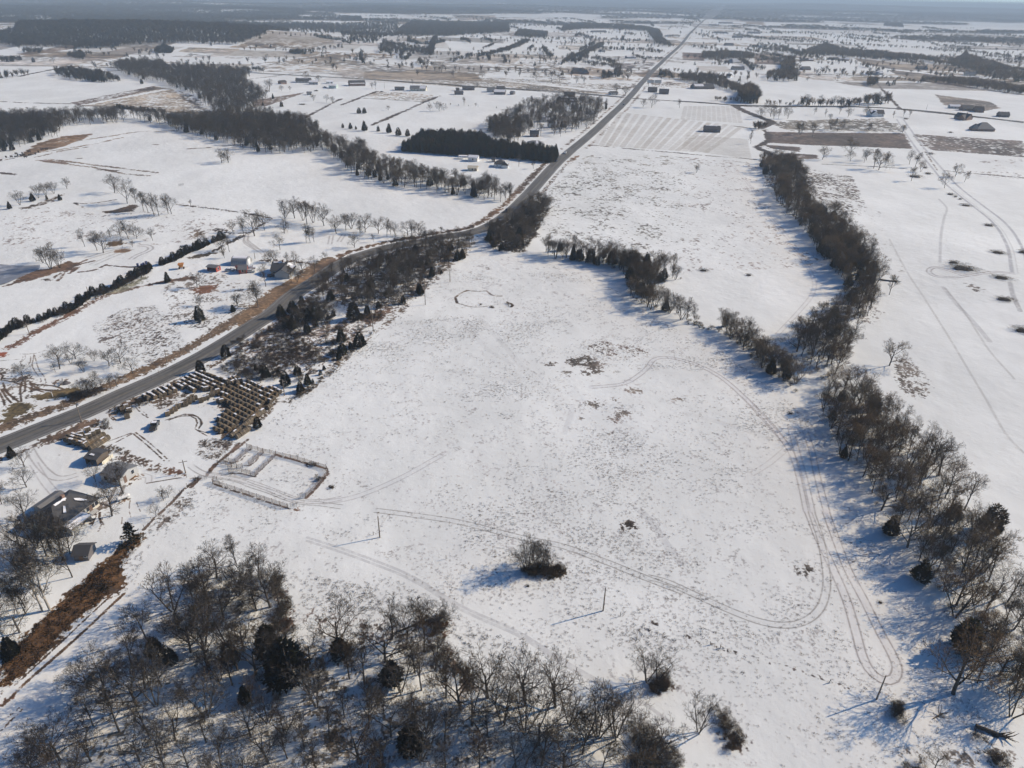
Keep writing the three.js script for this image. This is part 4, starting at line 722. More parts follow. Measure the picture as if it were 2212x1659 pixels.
solo('Z5', 'tall', '30,830,715 65,820,710 120,850,760 155,840,715 240,850,735 295,870,740 320,855,755 350,870,770 430,860,755 455,885,745 505,880,770 590,880,815 650,870,800 690,870,815 750,870,795 835,850,790 125,855,790', (i) => `bare tree in the fence row meeting the highway, ${ord(i)} in order`, 'fence row trees meeting the highway'); solo('Z5', 'wide', '85,940,840 945,570,440', (i) => ['small bare tree in the snow beside the fence row', 'tallest bare tree of the belt below the white farmhouse'][i]); solo('Z5', 'tall', '210,905,850 300,385,345 365,402,360 1150,415,330 1245,430,375', (i) => `slender lone bare tree in open snow, ${ord(i)} one`, 'slender lone trees by the white farmhouse');
solo('Z1', 'wide', '1240,372,338 1730,388,345 350,410,365 2030,655,605 2115,663,608 2155,670,622 2065,530,480', (i) => `distant bare tree alone in the far left fields, ${ord(i)} one`, 'lone trees of the far fields'); solo('Z1', 'tall', '1785,383,358 1745,595,505 1880,597,555 1825,590,550 1985,525,455', (i) => `distant slim bare tree near the far left farm, ${ord(i)} one`, 'lone trees of the far fields');
solo('Z2', 'tall', '42,388,345 725,500,448 1318,503,455 1362,530,450 1522,542,482 1572,550,492 1820,517,455 1855,518,455 222,580,520 200,575,530 460,548,510 795,683,625 2190,700,640 1955,695,635', (i) => `distant slim bare tree in the far middle fields, ${ord(i)} one`, 'lone trees of the far fields'); solo('Z2', 'wide', '158,402,360 505,425,380 605,460,390 650,472,395 912,505,450 1262,518,450 1412,530,460 1778,500,365 1780,600,535 1840,622,550 880,570,543 870,690,662 305,715,680 2010,697,600 635,720,655 575,720,668 665,718,675', (i) => `distant broad bare tree in the far middle fields, ${ord(i)} one`, 'lone trees of the far fields');
solo('Z3', 'wide', '1000,530,480 800,680,600 890,690,610 975,690,612 1030,690,620 1080,690,625 1240,680,590 1280,680,580 810,525,490', (i) => `distant broad bare tree on the right, ${ord(i)} one`, 'far trees on the right'); solo('Z3', 'tall', '1430,755,705 1470,760,710 1365,765,715 1140,690,625 1200,690,600 1310,670,590 570,755,650 590,770,700 620,770,690 680,770,690 660,750,690 500,770,690 850,745,690 925,760,700 1015,740,680 1070,760,690 1190,745,680 750,865,790 840,860,790 960,840,770 1040,830,770 1210,850,790 1425,860,805 445,885,840', (i) => `distant thin bare tree near the winding creek, ${ord(i)} one`, 'far trees on the right');
// cedars that stand clear
solo('Y1', 'cedar', '1620,525,400 1890,452,392 1360,215,128 1628,945,840 1830,818,718', (i) => ['dark cone shaped cedar alone in the snow left of the highway', 'small round dark cedar near the highway verge', 'round dark evergreen at the end of the cedar hedge', 'dark cedar at the road edge next to the bale rows', 'rust green cedar beside the highway'][i]);
solo('Y2', 'cedar', '345,770,670 440,740,635 380,860,770 430,870,780 470,830,760 555,900,812 560,800,700 620,800,680 510,660,595 650,770,690', (i) => `dark cedar in the thicket between highway and pasture, ${ord(i)} one`, 'cedars of the roadside thicket'); solo('Y2', 'cedar', '930,790,645 1040,745,675 1130,700,640', (i) => ['largest dark cedar at the edge of the roadside wood', 'middle dark cedar at the edge of the roadside wood', 'smaller dark cedar at the edge of the roadside wood'][i]);
solo('Y2', 'cedar', '830,975,858 905,1030,970 980,1010,890 840,1075,980 810,1115,1050', (i) => `dark cedar on the brown pasture edge, ${ord(i)} of five`); solo('Y2', 'cedar', '220,1262,1165 380,1325,1208 475,1240,1165 560,1320,1230 500,1375,1290 600,1310,1270 690,1200,1160 660,1240,1200', (i) => `dark cedar between the bale block and the pasture, ${ord(i)} one`, 'cedars beside the bale block'); solo('Y2', 'cedar', '850,412,375 1290,280,205 1430,250,180 1460,560,490 1640,420,388 1810,300,215 1770,310,230 1700,270,185 1100,620,590 1190,600,550', (i) => `dark cedar among the roadside wood, ${ord(i)} one`, 'cedars of the roadside wood');
solo('X6', 'cedar', '1390,1290,1030', 'dark cedar at the lower edge of the big bale block'); solo('Y3', 'cedar', '110,425,322', 'dark narrow cedar beside the lane at the left edge'); solo('Y3', 'spruce', '1170,1180,1000', 'dark ragged spruce on brown grass beside the yard fence');
solo('Z4', 'cedar', '65,580,530 390,525,483 215,530,475 305,520,490', (i) => ['round dark cedar at the left end of the tree row', 'round dark cedar at the right end of the tree row', 'dark cedar inside the tree row', 'small dark cedar inside the tree row'][i]);
solo('Y4', 'cedar', '1745,580,400 1500,640,515 1110,640,555 1870,740,500 1590,900,800 80,600,480', (i) => ['tall dark cedar on the right side of the near wood', 'small dark cedar left of the tall one in the near wood', 'dark cedar low in the middle of the near wood', 'greenish cedar at the right of the near wood', 'dark cedar in the lower near wood', 'dark cedar on the brown ditch at the left edge'][i]); solo('Y5', 'cedar', '500,1000,880 610,1400,1260 200,850,745', (i) => ['olive brown cedar in the near wood', 'tall narrow cedar low in the near wood', 'dark cedar under the crooked tree'][i]); solo('Y4', 'rust', '1420,760,590', 'small tree keeping orange brown leaves in the near wood');
solo('Y6', 'cedar', '1600,400,285 1850,800,630 2000,120,-40 1420,130,20', (i) => ['dark cedar on the field side of the right tree belt', 'tall dark cedar low in the right tree belt', 'dark cedar high in the right tree belt', 'dark cedar at the left edge of the right tree belt'][i]); solo('Y7', 'cedar', '120,820,730 210,850,770 490,1100,1040 560,1330,1260', (i) => `dark cedar along the edge of the creek woods, ${ord(i)} one`, 'cedars of the creek woods');
solo('Y8', 'cedar', '960,310,205 1050,320,200 1115,330,205 1210,350,222 855,310,240 810,290,190 590,210,140 735,280,195', (i) => `dark pointed cedar in the tongue of trees, ${ord(i)} one`, 'cedars in the tongue of trees');
solo('W2', 'spruce', '1980,220,100', 'dark layered pine right of the big far house'); solo('X5', 'spruce', '890,260,50 1065,120,5', (i) => ['tall dark pine rising behind the cedar block', 'dark pointed evergreen behind the grove'][i]); solo('Z3', 'spruce', '995,800,765', 'small dark evergreen by the winding creek');
solo('Z1', 'cedar', '1825,693,655 1770,640,605 220,405,370 135,390,362 575,345,325 1705,685,660 1755,308,285 1660,305,283 920,545,508', (i) => `distant dark cedar in the far left fields, ${ord(i)} one`, 'far cedars'); solo('Z2', 'cedar', '115,735,695 150,735,695 760,358,335 845,365,338 1730,500,450', (i) => `distant dark cedar in the far middle fields, ${ord(i)} one`, 'far cedars');
solo('Z5', 'cedar', '150,185,118 240,188,150 310,198,135 60,172,130 370,215,160 10,165,135 95,175,150 430,220,170 520,225,165', (i) => `dark cedar in the row left of the cedar block, ${ord(i)} one`, 'cedar row left of the cedar block'); solo('Z5', 'cedar', '380,450,412', 'dark round cedar behind the belt below the white farmhouse');
// the long clipped-looking cedar hedges
{
  let n = 0;
  for (const [z, t, gap, h] of [['Y1', '-60,720 20,660 150,575 250,550 350,520 430,485 520,460 600,430 660,385 760,320 860,290 960,250 1060,195 1160,150 1220,110', 2.3, 4.0], ['Z4', '1060,940 1130,915 1190,880 1260,850 1330,820 1400,790 1450,770', 2.3, 4.2], ['Z4', '880,990 930,975 975,965', 2.4, 3], ['Z1', '745,700 840,708 940,716 1010,725', 5, 4.5]]) for (const p of curve(path(z, t), gap)) plant('hedge', new THREE.Vector3(p.x + rr(-0.5, 0.5), land(p.x, p.z), p.z + rr(-0.5, 0.5)), h * rr(0.55, 1.2), `dark cedar shrub in the long hedges at the left, ${ord(n++)} along the line`, 'cedars of the hedges at the left', true);
}

// ---------------------------------------------------------------- far woods, hedgerows and tree rows
const farList = { bare: [], cedar: [] };
function farWood(zone, text, gap, hgt, seed, o = {}) { for (const t of stand(zone, text, gap, [['b', 1 - (o.cedar ?? 0.05)], ['cedar', 1]], hgt, seed, o)) farList[t.kind === 'cedar' ? 'cedar' : 'bare'].push(t); }
function farRow(zone, text, width, gap, hgt, seed, o = {}) { const c = curve(path(zone, text), gap), r = rng(seed); for (const p of c) for (let k = 0; k < Math.max(1, width / gap); k++) if (r() > (o.thin ?? 0.1)) { const x = p.x + (r() - 0.5) * width, z = p.z + (r() - 0.5) * width; farList[r() < (o.cedar ?? 0.08) ? 'cedar' : 'bare'].push({ x, z, h: lerp(hgt[0], hgt[1], r()) }); } }
farWood('Z1', '-60,300 0,280 100,305 480,310 750,300 900,292 1180,282 1550,290 1700,235 1880,205 1850,185 1700,172 1400,155 1150,130 900,122 600,118 400,128 250,160 100,200 0,225 -60,240', 8, [11, 16], 301, { cedar: 0.03 });
farWood('Z1', '0,145 320,90 480,66 700,80 880,95 1000,104 1300,70 1500,100 1800,115 1930,110 1990,90 1900,52 1700,38 1300,28 900,40 480,30 0,70', 14, [11, 16], 302, { patch: 130, cut: -0.35 });
farWood('Z1', '140,335 280,330 270,345 150,345', 6, [8, 12], 303); farWood('Z1', '10,395 130,390 130,400 20,402', 6, [9, 13], 304, { cedar: 0.3 }); farWood('Z1', '1000,335 1060,300 1130,325 1110,345 1020,345', 5, [9, 13], 305, { cedar: 0.6 }); farWood('Z1', '480,305 760,300 770,310 490,318', 6, [9, 13], 306);
farWood('Z1', '-20,500 150,490 330,470 430,515 560,530 760,535 780,520 640,480 430,470 300,470 150,495 0,515', 7, [9, 13], 307, { cedar: 0.1 }); farWood('Z1', '560,530 640,500 700,535', 5, [9, 12], 308, { cedar: 0.6 });
farWood('Z1', '1870,345 1960,335 1980,352 1880,352', 5, [8, 11], 309, { cedar: 0.5 }); farRow('Z1', '1960,345 2110,325 2212,310', 14, 10, [9, 14], 310); farRow('Z1', '2050,235 2120,250 2212,262', 14, 6, [8, 11], 311, { cedar: 0.8 });
farWood('Z1', '1500,205 1880,200 2212,220 2212,160 1880,150 1700,165', 16, [11, 15], 312, { thin: 0.2 }); farWood('Z1', '430,368 540,345 560,385 520,395', 7, [9, 12], 313); farRow('Z1', '1640,460 1700,470', 4, 4, [9, 12], 314);
farWood('Z2', '345,232 560,235 820,228 1090,210 1085,160 880,152 450,152 380,190', 10, [12, 16], 321, { cedar: 0.1 }); farWood('Z2', '0,250 250,265 370,235 370,150 200,150 0,160', 15, [10, 15], 322, { thin: 0.2, cedar: 0.08 });
farWood('Z2', '240,345 480,350 600,360 590,330 400,300 270,275', 8, [9, 14], 323, { cedar: 0.12, thin: 0.2 }); farWood('Z2', '560,355 600,250 620,250 590,360', 5, [10, 14], 324, { cedar: 0.4 }); farWood('Z2', '0,285 240,280 230,245 100,250 0,270', 9, [9, 13], 325, { cedar: 0.3, thin: 0.3 });
farRow('Z2', '590,362 700,365 820,370 950,372', 6, 9, [10, 15], 326, { thin: 0.2 }); farRow('Z2', '900,368 1010,345 1120,310 1210,270', 16, 6, [9, 13], 327, { cedar: 0.1 }); farRow('Z2', '950,374 1150,385 1330,402 1540,408', 6, 12, [10, 14], 328, { thin: 0.25 }); farRow('Z2', '1540,372 1600,340 1680,298', 16, 6, [10, 14], 329, { cedar: 0.2 });
farWood('Z2', '1120,240 1330,250 1340,215 1150,200', 10, [11, 15], 330, { cedar: 0.1 }); farRow('Z2', '1330,255 1600,258 1830,262 2000,268', 14, 9, [8, 13], 331, { cedar: 0.35, thin: 0.15 }); farRow('Z2', '1420,280 1600,290 1700,292', 6, 13, [9, 12], 332); farRow('Z2', '1700,320 1820,322 1940,330 2070,345', 20, 7, [8, 12], 333, { cedar: 0.4 });
farWood('Z2', '1425,202 1560,190 1760,185 1750,165 1560,158 1440,175', 9, [12, 16], 334, { cedar: 0.1 }); farWood('Z2', '1760,190 1980,205 2040,290 2160,315 2080,260 2060,205 1960,180 1780,165', 10, [12, 16], 335); farWood('Z2', '1560,410 1800,430 1830,440 1600,425', 8, [8, 12], 336); farRow('Z2', '1500,400 1560,395', 10, 6, [9, 12], 337, { cedar: 0.5 });
farRow('Z2', '450,270 500,285 560,285 660,272', 16, 7, [9, 12], 338, { cedar: 0.7 }); farRow('Z2', '860,130 940,130 1000,128', 14, 10, [10, 14], 339); farRow('Z2', '1100,165 1300,168 1440,165', 14, 9, [9, 14], 340, { cedar: 0.2 }); farRow('Z2', '1540,380 1700,400 1760,420', 10, 8, [10, 14], 341); farRow('Z2', '1890,375 1990,390 2070,390', 12, 9, [9, 13], 342);
farRow('Z2', '540,668 600,672 680,678', 3, 4, [1.6, 3], 343, { cedar: 1 }); farRow('Z2', '700,678 800,685 1010,700', 3, 14, [1.8, 3], 344, { cedar: 1, thin: 0.4 });
farWood('Z2', '0,110 130,110 130,135 0,140', 12, [10, 14], 345, { cedar: 0.2 }); farRow('Z2', '170,105 370,108', 16, 10, [10, 13], 346, { cedar: 0.3 }); farRow('Z2', '500,115 620,120 700,135', 18, 10, [10, 14], 347);
farWood('Z2', '-20,60 300,80 700,85 1060,95 1180,85 1000,50 500,40 60,25', 20, [11, 15], 348, { patch: 200, cut: -0.25 }); farWood('Z2', '1060,45 2212,80 2212,20 1060,5', 24, [11, 15], 349, { patch: 260, cut: -0.5 });
farWood('Z2', '1690,505 1720,495 1760,505', 5, [8, 10], 350); farRow('Z2', '1700,498 1780,500 1790,470', 8, 5, [11, 15], 351); farRow('Z2', '2070,480 2120,505 2200,510', 12, 6, [10, 14], 352, { cedar: 0.3 });
farWood('Z3', '-20,510 60,495 250,515 370,575 430,560 480,600 490,660 400,668 340,600 200,560 0,525', 6.5, [9, 14], 361, { cedar: 0.06 }); farWood('Z3', '370,665 380,610 440,590 490,640 480,675', 4.5, [14, 19], 362); farRow('Z3', '190,650 330,655', 10, 5, [6, 10], 363);
farWood('Z3', '120,385 460,390 460,360 300,345 130,350', 8, [10, 14], 364); farWood('Z3', '640,470 710,470 710,420 660,410', 5, [14, 20], 365); farWood('Z3', '530,525 740,530 740,475 560,480', 8, [10, 15], 366, { thin: 0.15 }); farRow('Z3', '720,485 850,482 1000,490 1150,495 1250,505', 8, 10, [8, 14], 367, { thin: 0.25 });
farWood('Z3', '700,362 1000,368 1210,385 1560,398 1760,440 1980,490 2230,545 2230,500 2050,430 1880,372 1820,370 1700,420 1560,372 1300,352 1050,325 920,290 850,320', 9, [10, 14], 368, { cedar: 0.06 }); farWood('Z3', '1790,410 1830,350 1850,410', 5, [12, 17], 369);
farWood('Z3', '1530,545 1600,530 1800,560 2230,620 2230,590 1950,535 1700,520 1550,520', 6, [8, 12], 370); farRow('Z3', '1260,515 1400,520 1530,540', 8, 7, [5, 9], 371); farWood('Z3', '1200,560 1250,560 1260,530 1190,525', 5, [9, 13], 372);
farRow('Z3', '770,680 890,690 960,688 1080,690 1200,672 1320,668', 18, 8, [10, 15], 373); farRow('Z3', '550,680 700,685 760,680', 10, 8, [6, 10], 374, { thin: 0.3 });
farRow('Z3', '410,240 520,255 640,265 800,278 940,285', 22, 9, [8, 13], 375, { thin: 0.15 }); farRow('Z3', '650,250 900,275 1200,300 1500,315 1700,325 1900,345 2212,390', 20, 10, [8, 13], 376, { thin: 0.12, cedar: 0.05 }); farRow('Z3', '580,210 700,215 780,218 970,232', 16, 12, [10, 14], 377, { thin: 0.2 }); farRow('Z3', '1000,238 1120,243 1240,248', 10, 16, [10, 14], 378, { thin: 0.2 });
farRow('Z3', '1240,200 1330,205 1470,222', 26, 10, [11, 15], 379); farWood('Z3', '1300,170 1430,180 1420,160 1310,155', 12, [10, 14], 380); farRow('Z3', '1310,250 1400,255 1560,275 1700,285', 12, 12, [10, 14], 381, { thin: 0.25 }); farRow('Z3', '1640,245 1780,258 1900,270 2000,285 2180,300', 20, 12, [10, 14], 382, { thin: 0.2 }); farRow('Z3', '1560,180 1750,205 1900,215 2212,245', 40, 14, [10, 14], 383, { thin: 0.15 });
farRow('Z3', '80,220 160,240 260,270', 24, 14, [9, 13], 384, { thin: 0.4, cedar: 0.15 }); farWood('Z3', '400,330 640,340 700,355 690,300 560,290 430,300', 13, [9, 13], 385, { thin: 0.55, cedar: 0.12 }); farRow('Z3', '740,330 900,345 1050,360', 30, 12, [9, 13], 386, { thin: 0.3, cedar: 0.12 });
farWood('Z3', '300,100 700,105 820,100 1280,112 1290,95 700,78 260,90', 22, [10, 14], 387, { thin: 0.4 }); farWood('Z3', '250,72 1300,85 2230,150 2230,70 1300,40 300,30', 26, [11, 15], 388, { patch: 240, cut: -0.3 }); farWood('Z3', '0,70 240,60 260,35 0,10', 26, [10, 14], 389, { thin: 0.4 }); farWood('Z3', '0,120 60,130 120,150 60,100', 16, [9, 13], 390, { thin: 0.4, cedar: 0.2 });
farRow('Z3', '0,135 60,140 130,142', 20, 16, [9, 13], 391, { cedar: 0.3, thin: 0.3 }); farRow('Z3', '1980,420 2212,470', 10, 8, [8, 12], 392); farRow('Z3', '270,190 330,195', 10, 10, [9, 12], 393); farRow('Z3', '840,480 1000,476 1060,480', 14, 10, [10, 15], 394, { thin: 0.3 }); farRow('Z6', '480,180 500,165 540,165', 10, 5, [8, 11], 395); farRow('Z6', '500,370 620,385 700,380', 8, 4, [6, 9], 396);
farRow('Z1', '0,60 0,90', 10, 10, [8, 12], 397); farWood('Z1', '2000,110 2212,130 2212,100 2060,95', 16, [9, 13], 398, { thin: 0.35, cedar: 0.15 });
{ // hedgerows, farm trees and woodlots of the far country, thickening into the wooded horizon
  const r = rng(404), roadAt = (z) => { let b = highway[0]; for (const p of highway) if (Math.abs(p.z - z) < Math.abs(b.z - z)) b = p; return b.x; };
  const free = (x, d) => Math.abs(x - roadAt(-d)) > 22 + d * 0.004;
  for (let d = 1280; d < 4400; d *= 1.055) { const hw = 0.78 * d, ph = r() * 50, slope = (r() - 0.5) * 0.05; for (let x = -hw; x < hw; x += 9 + d * 0.002) { const D = d + x * slope + 14 * vn(x / 160, d) , m = vn(x / 210 + ph, d * 1.7) + 0.3 * vn(x / 45, d); if (m > 0.02 && r() < 0.38 + m * 0.6 && free(x, D)) farList[r() < 0.12 ? 'cedar' : 'bare'].push({ x: x + r() * 8, z: -D - r() * 12, h: 8 + 7 * r() }); } }
  for (let k = 0; k < 190; k++) { const d = 1350 * Math.pow(3, r()), x0 = (r() - 0.5) * 1.5 * d, a = (r() - 0.5) * 0.5, l = 80 + 260 * r(); if (x0 < -300 && d < 2300 || Math.abs(x0 - roadAt(-d)) < 120) continue; for (let s = 0; s < l; s += 5.5) if (r() < 0.8) { const x = x0 + s * a, D = d + s; if (free(x, D)) farList[r() < 0.15 ? 'cedar' : 'bare'].push({ x: x + r() * 6, z: -D, h: 7 + 7 * r() }); } }
  for (let k = 0; k < 170; k++) { const d = 1250 * Math.pow(3.4, r()), x0 = (r() - 0.5) * 1.5 * d, n = 1 + Math.floor(6 * r() * r()); for (let i = 0; i < n; i++) { const x = x0 + (r() - 0.5) * 30, D = d + (r() - 0.5) * 30; if (free(x, D)) farList[r() < 0.2 ? 'cedar' : 'bare'].push({ x, z: -D, h: 7 + 7 * r() }); } }
  for (let d = 2450; d < 13500; d += 15 + (d - 2450) * 0.0085) { const hw = 0.8 * d, step = 14 + (d - 2450) * 0.0075, wide = Math.min(3.4, 1.1 + (d - 2450) * 0.0012); for (let x = -hw; x < hw; x += step) { const X = x + r() * step, D = d + r() * step; if (wildness(X, D) > 0 && free(X, D)) farList.bare.push({ x: X, z: -D, h: 10 + 6 * r(), wide }); } }
}
// ---------------------------------------------------------------- from the lists to things and woods
const isEver = (k) => k === 'cedar' || k === 'spruce' || k === 'hedge';
const protos = new Map(), proto = (kind, v, m) => {
  const key = kind + v + '_' + m;
  if (!protos.has(key)) {
    const ever = isEver(kind), s = kind === 'pale' ? SHAPES.tall[v % 4] : kind === 'rust' ? SHAPES.stems[v % 2] : SHAPES[kind][v % SHAPES[kind].length], g = new THREE.Group();
    part('trunk', s.trunk, kind === 'pale' ? PALE : BARK[m], g); part('crown', s.crown, ever ? NEEDLE[m] : kind === 'pale' ? PALETWIG : kind === 'rust' ? RUSTLEAF : TWIG[m], g);
    protos.set(key, g);
  }
  return protos.get(key);
};

for (const s of stands) {
  s.list.sort((a, b) => proj(a.x, land(a.x, a.z), a.z)[0] - proj(b.x, land(b.x, b.z), b.z)[0]);
  for (const t of s.list) plant(t.kind, new THREE.Vector3(t.x, land(t.x, t.z), t.z), t.kind === 'cedar' ? t.h * (s.name.startsWith('the wood closest') ? 0.4 : s.name.startsWith('the cedar block') ? 0.95 : 0.55) : t.h, null, null, false, { stand: s.name, mass: s.o.stuff });
}
{
  for (const t of wanted) { const [u, v, c] = proj(t.p.x, t.p.y, t.p.z), top = proj(t.p.x, t.p.y + t.height, t.p.z)[1]; t.u = u; t.v = v; t.size = u > -40 && u < 2252 && top < 1659 && v > 0 ? t.height / c : 0; }
  const keepBest = (test, most) => wanted.filter((t) => test(t) && t.size > 0 && !t.mass).sort((a, b) => b.size * (b.fixed ? 1.6 : 1) - a.size * (a.fixed ? 1.6 : 1)).slice(0, most);
  const single = new Set([...keepBest((t) => !isEver(t.kind), 325), ...keepBest((t) => isEver(t.kind), 200)]);
  const adjective0 = (t) => t.kind === 'wide' ? 'broad' : t.kind === 'stems' ? 'many stemmed' : 'upright';
  const r = rng(77);
  const marks = [['the orange leaved tree', 'Y4', 1420, 760], ['the tall near wood cedar', 'Y4', 1745, 580], ['the spreading oak', 'Y5', 1285, 1140], ['the brushy wood corner', 'Y5', 750, 690], ['the crooked top edge tree', 'Y5', 185, 800], ['the upper tip of the near wood', 'O', 495, 1225], ['the lowest corner of the near wood', 'O', 130, 1640], ['the olive cedar', 'Y5', 500, 1000], ['the low narrow cedar', 'Y5', 610, 1400], ['the vase shaped tree', 'Y5', 1715, 1330], ['the shaded flank of the near wood', 'O', 250, 1430], ['the brown ditch', 'Y3', 1000, 1450], ['the garden shed', 'Y3', 720, 1340], ['the white barked trees', 'Y4', 300, 310], ['the cream farmhouse', 'Y3', 500, 1050], ['the field side cedar', 'Y6', 1600, 400], ['the tall belt cedar', 'Y6', 1850, 800], ['the flared base tree', 'X7', 1190, 410], ['the top of the creek belt', 'Y7', 500, 1010], ['the lone broad tree', 'Y7', 840, 770], ['the waist of the creek belt', 'Y7', 760, 1330], ['the lower bulge of the creek belt', 'Y6', 1900, 250], ['the thick fallen log', 'X7', 1700, 950], ['the foot of the creek belt', 'Y6', 2190, 620], ['the fork of the creek woods', 'Y7', 440, 700], ['the dark creek log', 'Y7', 830, 255], ['the brown creek patch', 'Z6', 620, 380], ['the middle of the spur wood', 'Y8', 1950, 900], ['the tip of the spur wood', 'Y8', 2250, 1180], ['the tongue of trees', 'Y8', 1150, 450], ['the pointed tongue cedars', 'Y8', 1000, 310], ['the highway bend', 'Z5', 900, 830], ['the wedge of trees at the bend', 'Z5', 1200, 800], ['the big roadside wood cedars', 'Y2', 1050, 700], ['the heart of the roadside wood', 'Y2', 1150, 480], ['the belt below the white farmhouse', 'Z5', 600, 560], ['the cedar block', 'Z5', 800, 300]].map(([t, z, x, y]) => [t, ...uv(z, x, y)]);
  const plain = new Map();
  for (const t of single) if (!t.label) { let best = 1e9, m; for (const k of marks) { const d = Math.hypot(k[1] - t.u, (k[2] - t.v) * 1.3); if (d < best) { best = d; m = k; } } const dx = t.u - m[1], dy = t.v - m[2], where = Math.abs(dx) > Math.abs(dy) * 1.2 ? (dx < 0 ? 'left of' : 'right of') : dy < 0 ? 'behind' : 'in front of'; const words = isEver(t.kind) ? 'dark cedar' : `${t.height > 11.6 ? 'tall ' : t.height < 9 ? 'small ' : ''}${adjective0(t)} bare tree`; const key = `${words} ${where} ${m[0]}`; t.away = best; if (!plain.has(key)) plain.set(key, []); plain.get(key).push(t); }
  for (const [key, list] of plain) list.sort((a, b) => a.away - b.away).forEach((t, i) => { t.label = list.length > 1 ? (i ? `${ord(i)} nearest ${key}` : `nearest ${key}`) : key; t.group = isEver(t.kind) ? 'cedars among the bare woods' : 'bare trees of the woods'; });
  for (const t of wanted.filter((t) => single.has(t)).sort((a, b) => a.u - b.u)) {
    const ever = isEver(t.kind), v = Math.floor(r() * 4), m = Math.floor(r() * 3), o = proto(t.kind, v, m).clone();
    const label = t.label, group = t.group;
    o.name = numbered(t.kind === 'spruce' ? 'spruce_tree' : t.kind === 'hedge' ? 'cedar_shrub' : ever ? 'cedar_tree' : 'bare_tree');
    const k = t.height / (ever ? 5 : 10), w = k * (t.kind === 'hedge' ? rr(0.85, 1.15, r) : ever ? rr(1.05, 1.4, r) : rr(0.92, 1.12, r));
    o.position.copy(t.p); o.scale.set(w, k, w); o.rotation.y = r() * 6.283;
    scene.add(tag(o, label, ever ? 'evergreen' : 'tree', group));
  }
  console.log('single bare', wanted.filter((t) => single.has(t) && !isEver(t.kind)).length, 'fixed', wanted.filter((t) => t.fixed && !isEver(t.kind)).length, 'ever', wanted.filter((t) => single.has(t) && isEver(t.kind)).length, 'mass', wanted.length - single.size, 'far', farList.bare.length, farList.cedar.length, 'brush', masses.brush.length);
  const M = new THREE.Matrix4(), Q = new THREE.Quaternion(), Y = new THREE.Vector3(0, 1, 0);
  const scatter = (name, label, sets) => {             // sets: [part name, geometry, material, list of {p, h, unit, wide}]
    const g = new THREE.Group(); g.name = numbered(name); tag(g, label, null, null, 'stuff'); scene.add(g);
    for (const [pn, geometry, material, list] of sets) {
      if (!list.length) continue;
      const im = new THREE.InstancedMesh(geometry, material, list.length); im.name = pn;
      list.forEach((t, i) => { const k = t.h / t.unit, w = k * (t.wide ?? 1); M.compose(new THREE.Vector3(t.x, land(t.x, t.z) + (t.dy ?? 0), t.z), Q.setFromAxisAngle(Y, t.turn), new THREE.Vector3(w, k, w)); im.setMatrixAt(i, M); const c = t.tone ?? 1; im.setColorAt(i, lin(c, c, c)); });
      g.add(im);
    }
  };
  const rest = wanted.filter((t) => !single.has(t) && !(t.fixed && t.size === 0)).map((t) => ({ x: t.p.x, z: t.p.z, h: t.height, kind: t.kind, unit: isEver(t.kind) ? 5 : 10, turn: r() * 6.283, tone: rr(0.75, 1.2, r), v: Math.floor(r() * 4), wide: rr(0.9, 1.15, r) }));
  const sets = (kinds) => kinds.flatMap((k) => SHAPES[k].flatMap((s, v) => { const list = rest.filter((t) => t.kind === k && t.v % SHAPES[k].length === v), m = v % 3; return [['trunk', s.trunk, isEver(k) ? BARK[0] : BARK[m], list], ['crown', s.crown, isEver(k) ? NEEDLE[m] : TWIG[m], list]]; }));
  scatter('woodland', 'bare grey woods along the creeks and fields', sets(['wide', 'tall', 'stems']));
  scatter('cedar_thicket', 'dark green cedars massed above the white farmhouse and in the woods', sets(['cedar', 'hedge', 'spruce']));
  const bushes = masses.brush.map((t) => ({ ...t, unit: 10, turn: r() * 6.283, tone: rr(0.8, 1.25, r), v: r() < 0.5 ? 0 : 1, wide: rr(1.0, 1.7, r) }));
  scatter('brush', 'brown leafless brush under and beside the trees', SHAPES.bush.flatMap((s, v) => [['stem', s.trunk, BARK[0], bushes.filter((t) => t.v === v)], ['twigs', s.crown, v ? DRYTWIG : TWIG[2], bushes.filter((t) => t.v === v)]]));
  const FT = [farTree(61), farTree(62), farTree(63, 38)], FC = [farCedar(64), farCedar(65)];
  const fb = farList.bare.map((t) => ({ ...t, h: t.h * (0.82 + 0.3 * r() * r() + 0.3 * Math.max(0, vn(t.x / 34, t.z / 34))), unit: 10, turn: r() * 6.283, tone: rr(0.75, 1.25, r), v: Math.floor(r() * 3), wide: t.wide ?? rr(0.95, 1.3, r) })), fc = farList.cedar.map((t) => ({ ...t, h: t.h * 0.72, unit: 8, turn: r() * 6.283, v: r() < 0.5 ? 0 : 1, wide: rr(0.9, 1.25, r) }));
  scatter('far_woodland', 'far bare woods, hedgerows and tree lines fading towards the horizon', [...FT.map((g, v) => ['trees', g, TWIG[v], fb.filter((t) => t.v === v)]), ...FC.map((g, v) => ['evergreens', g, NEEDLE[v], fc.filter((t) => t.v === v)])]);
}

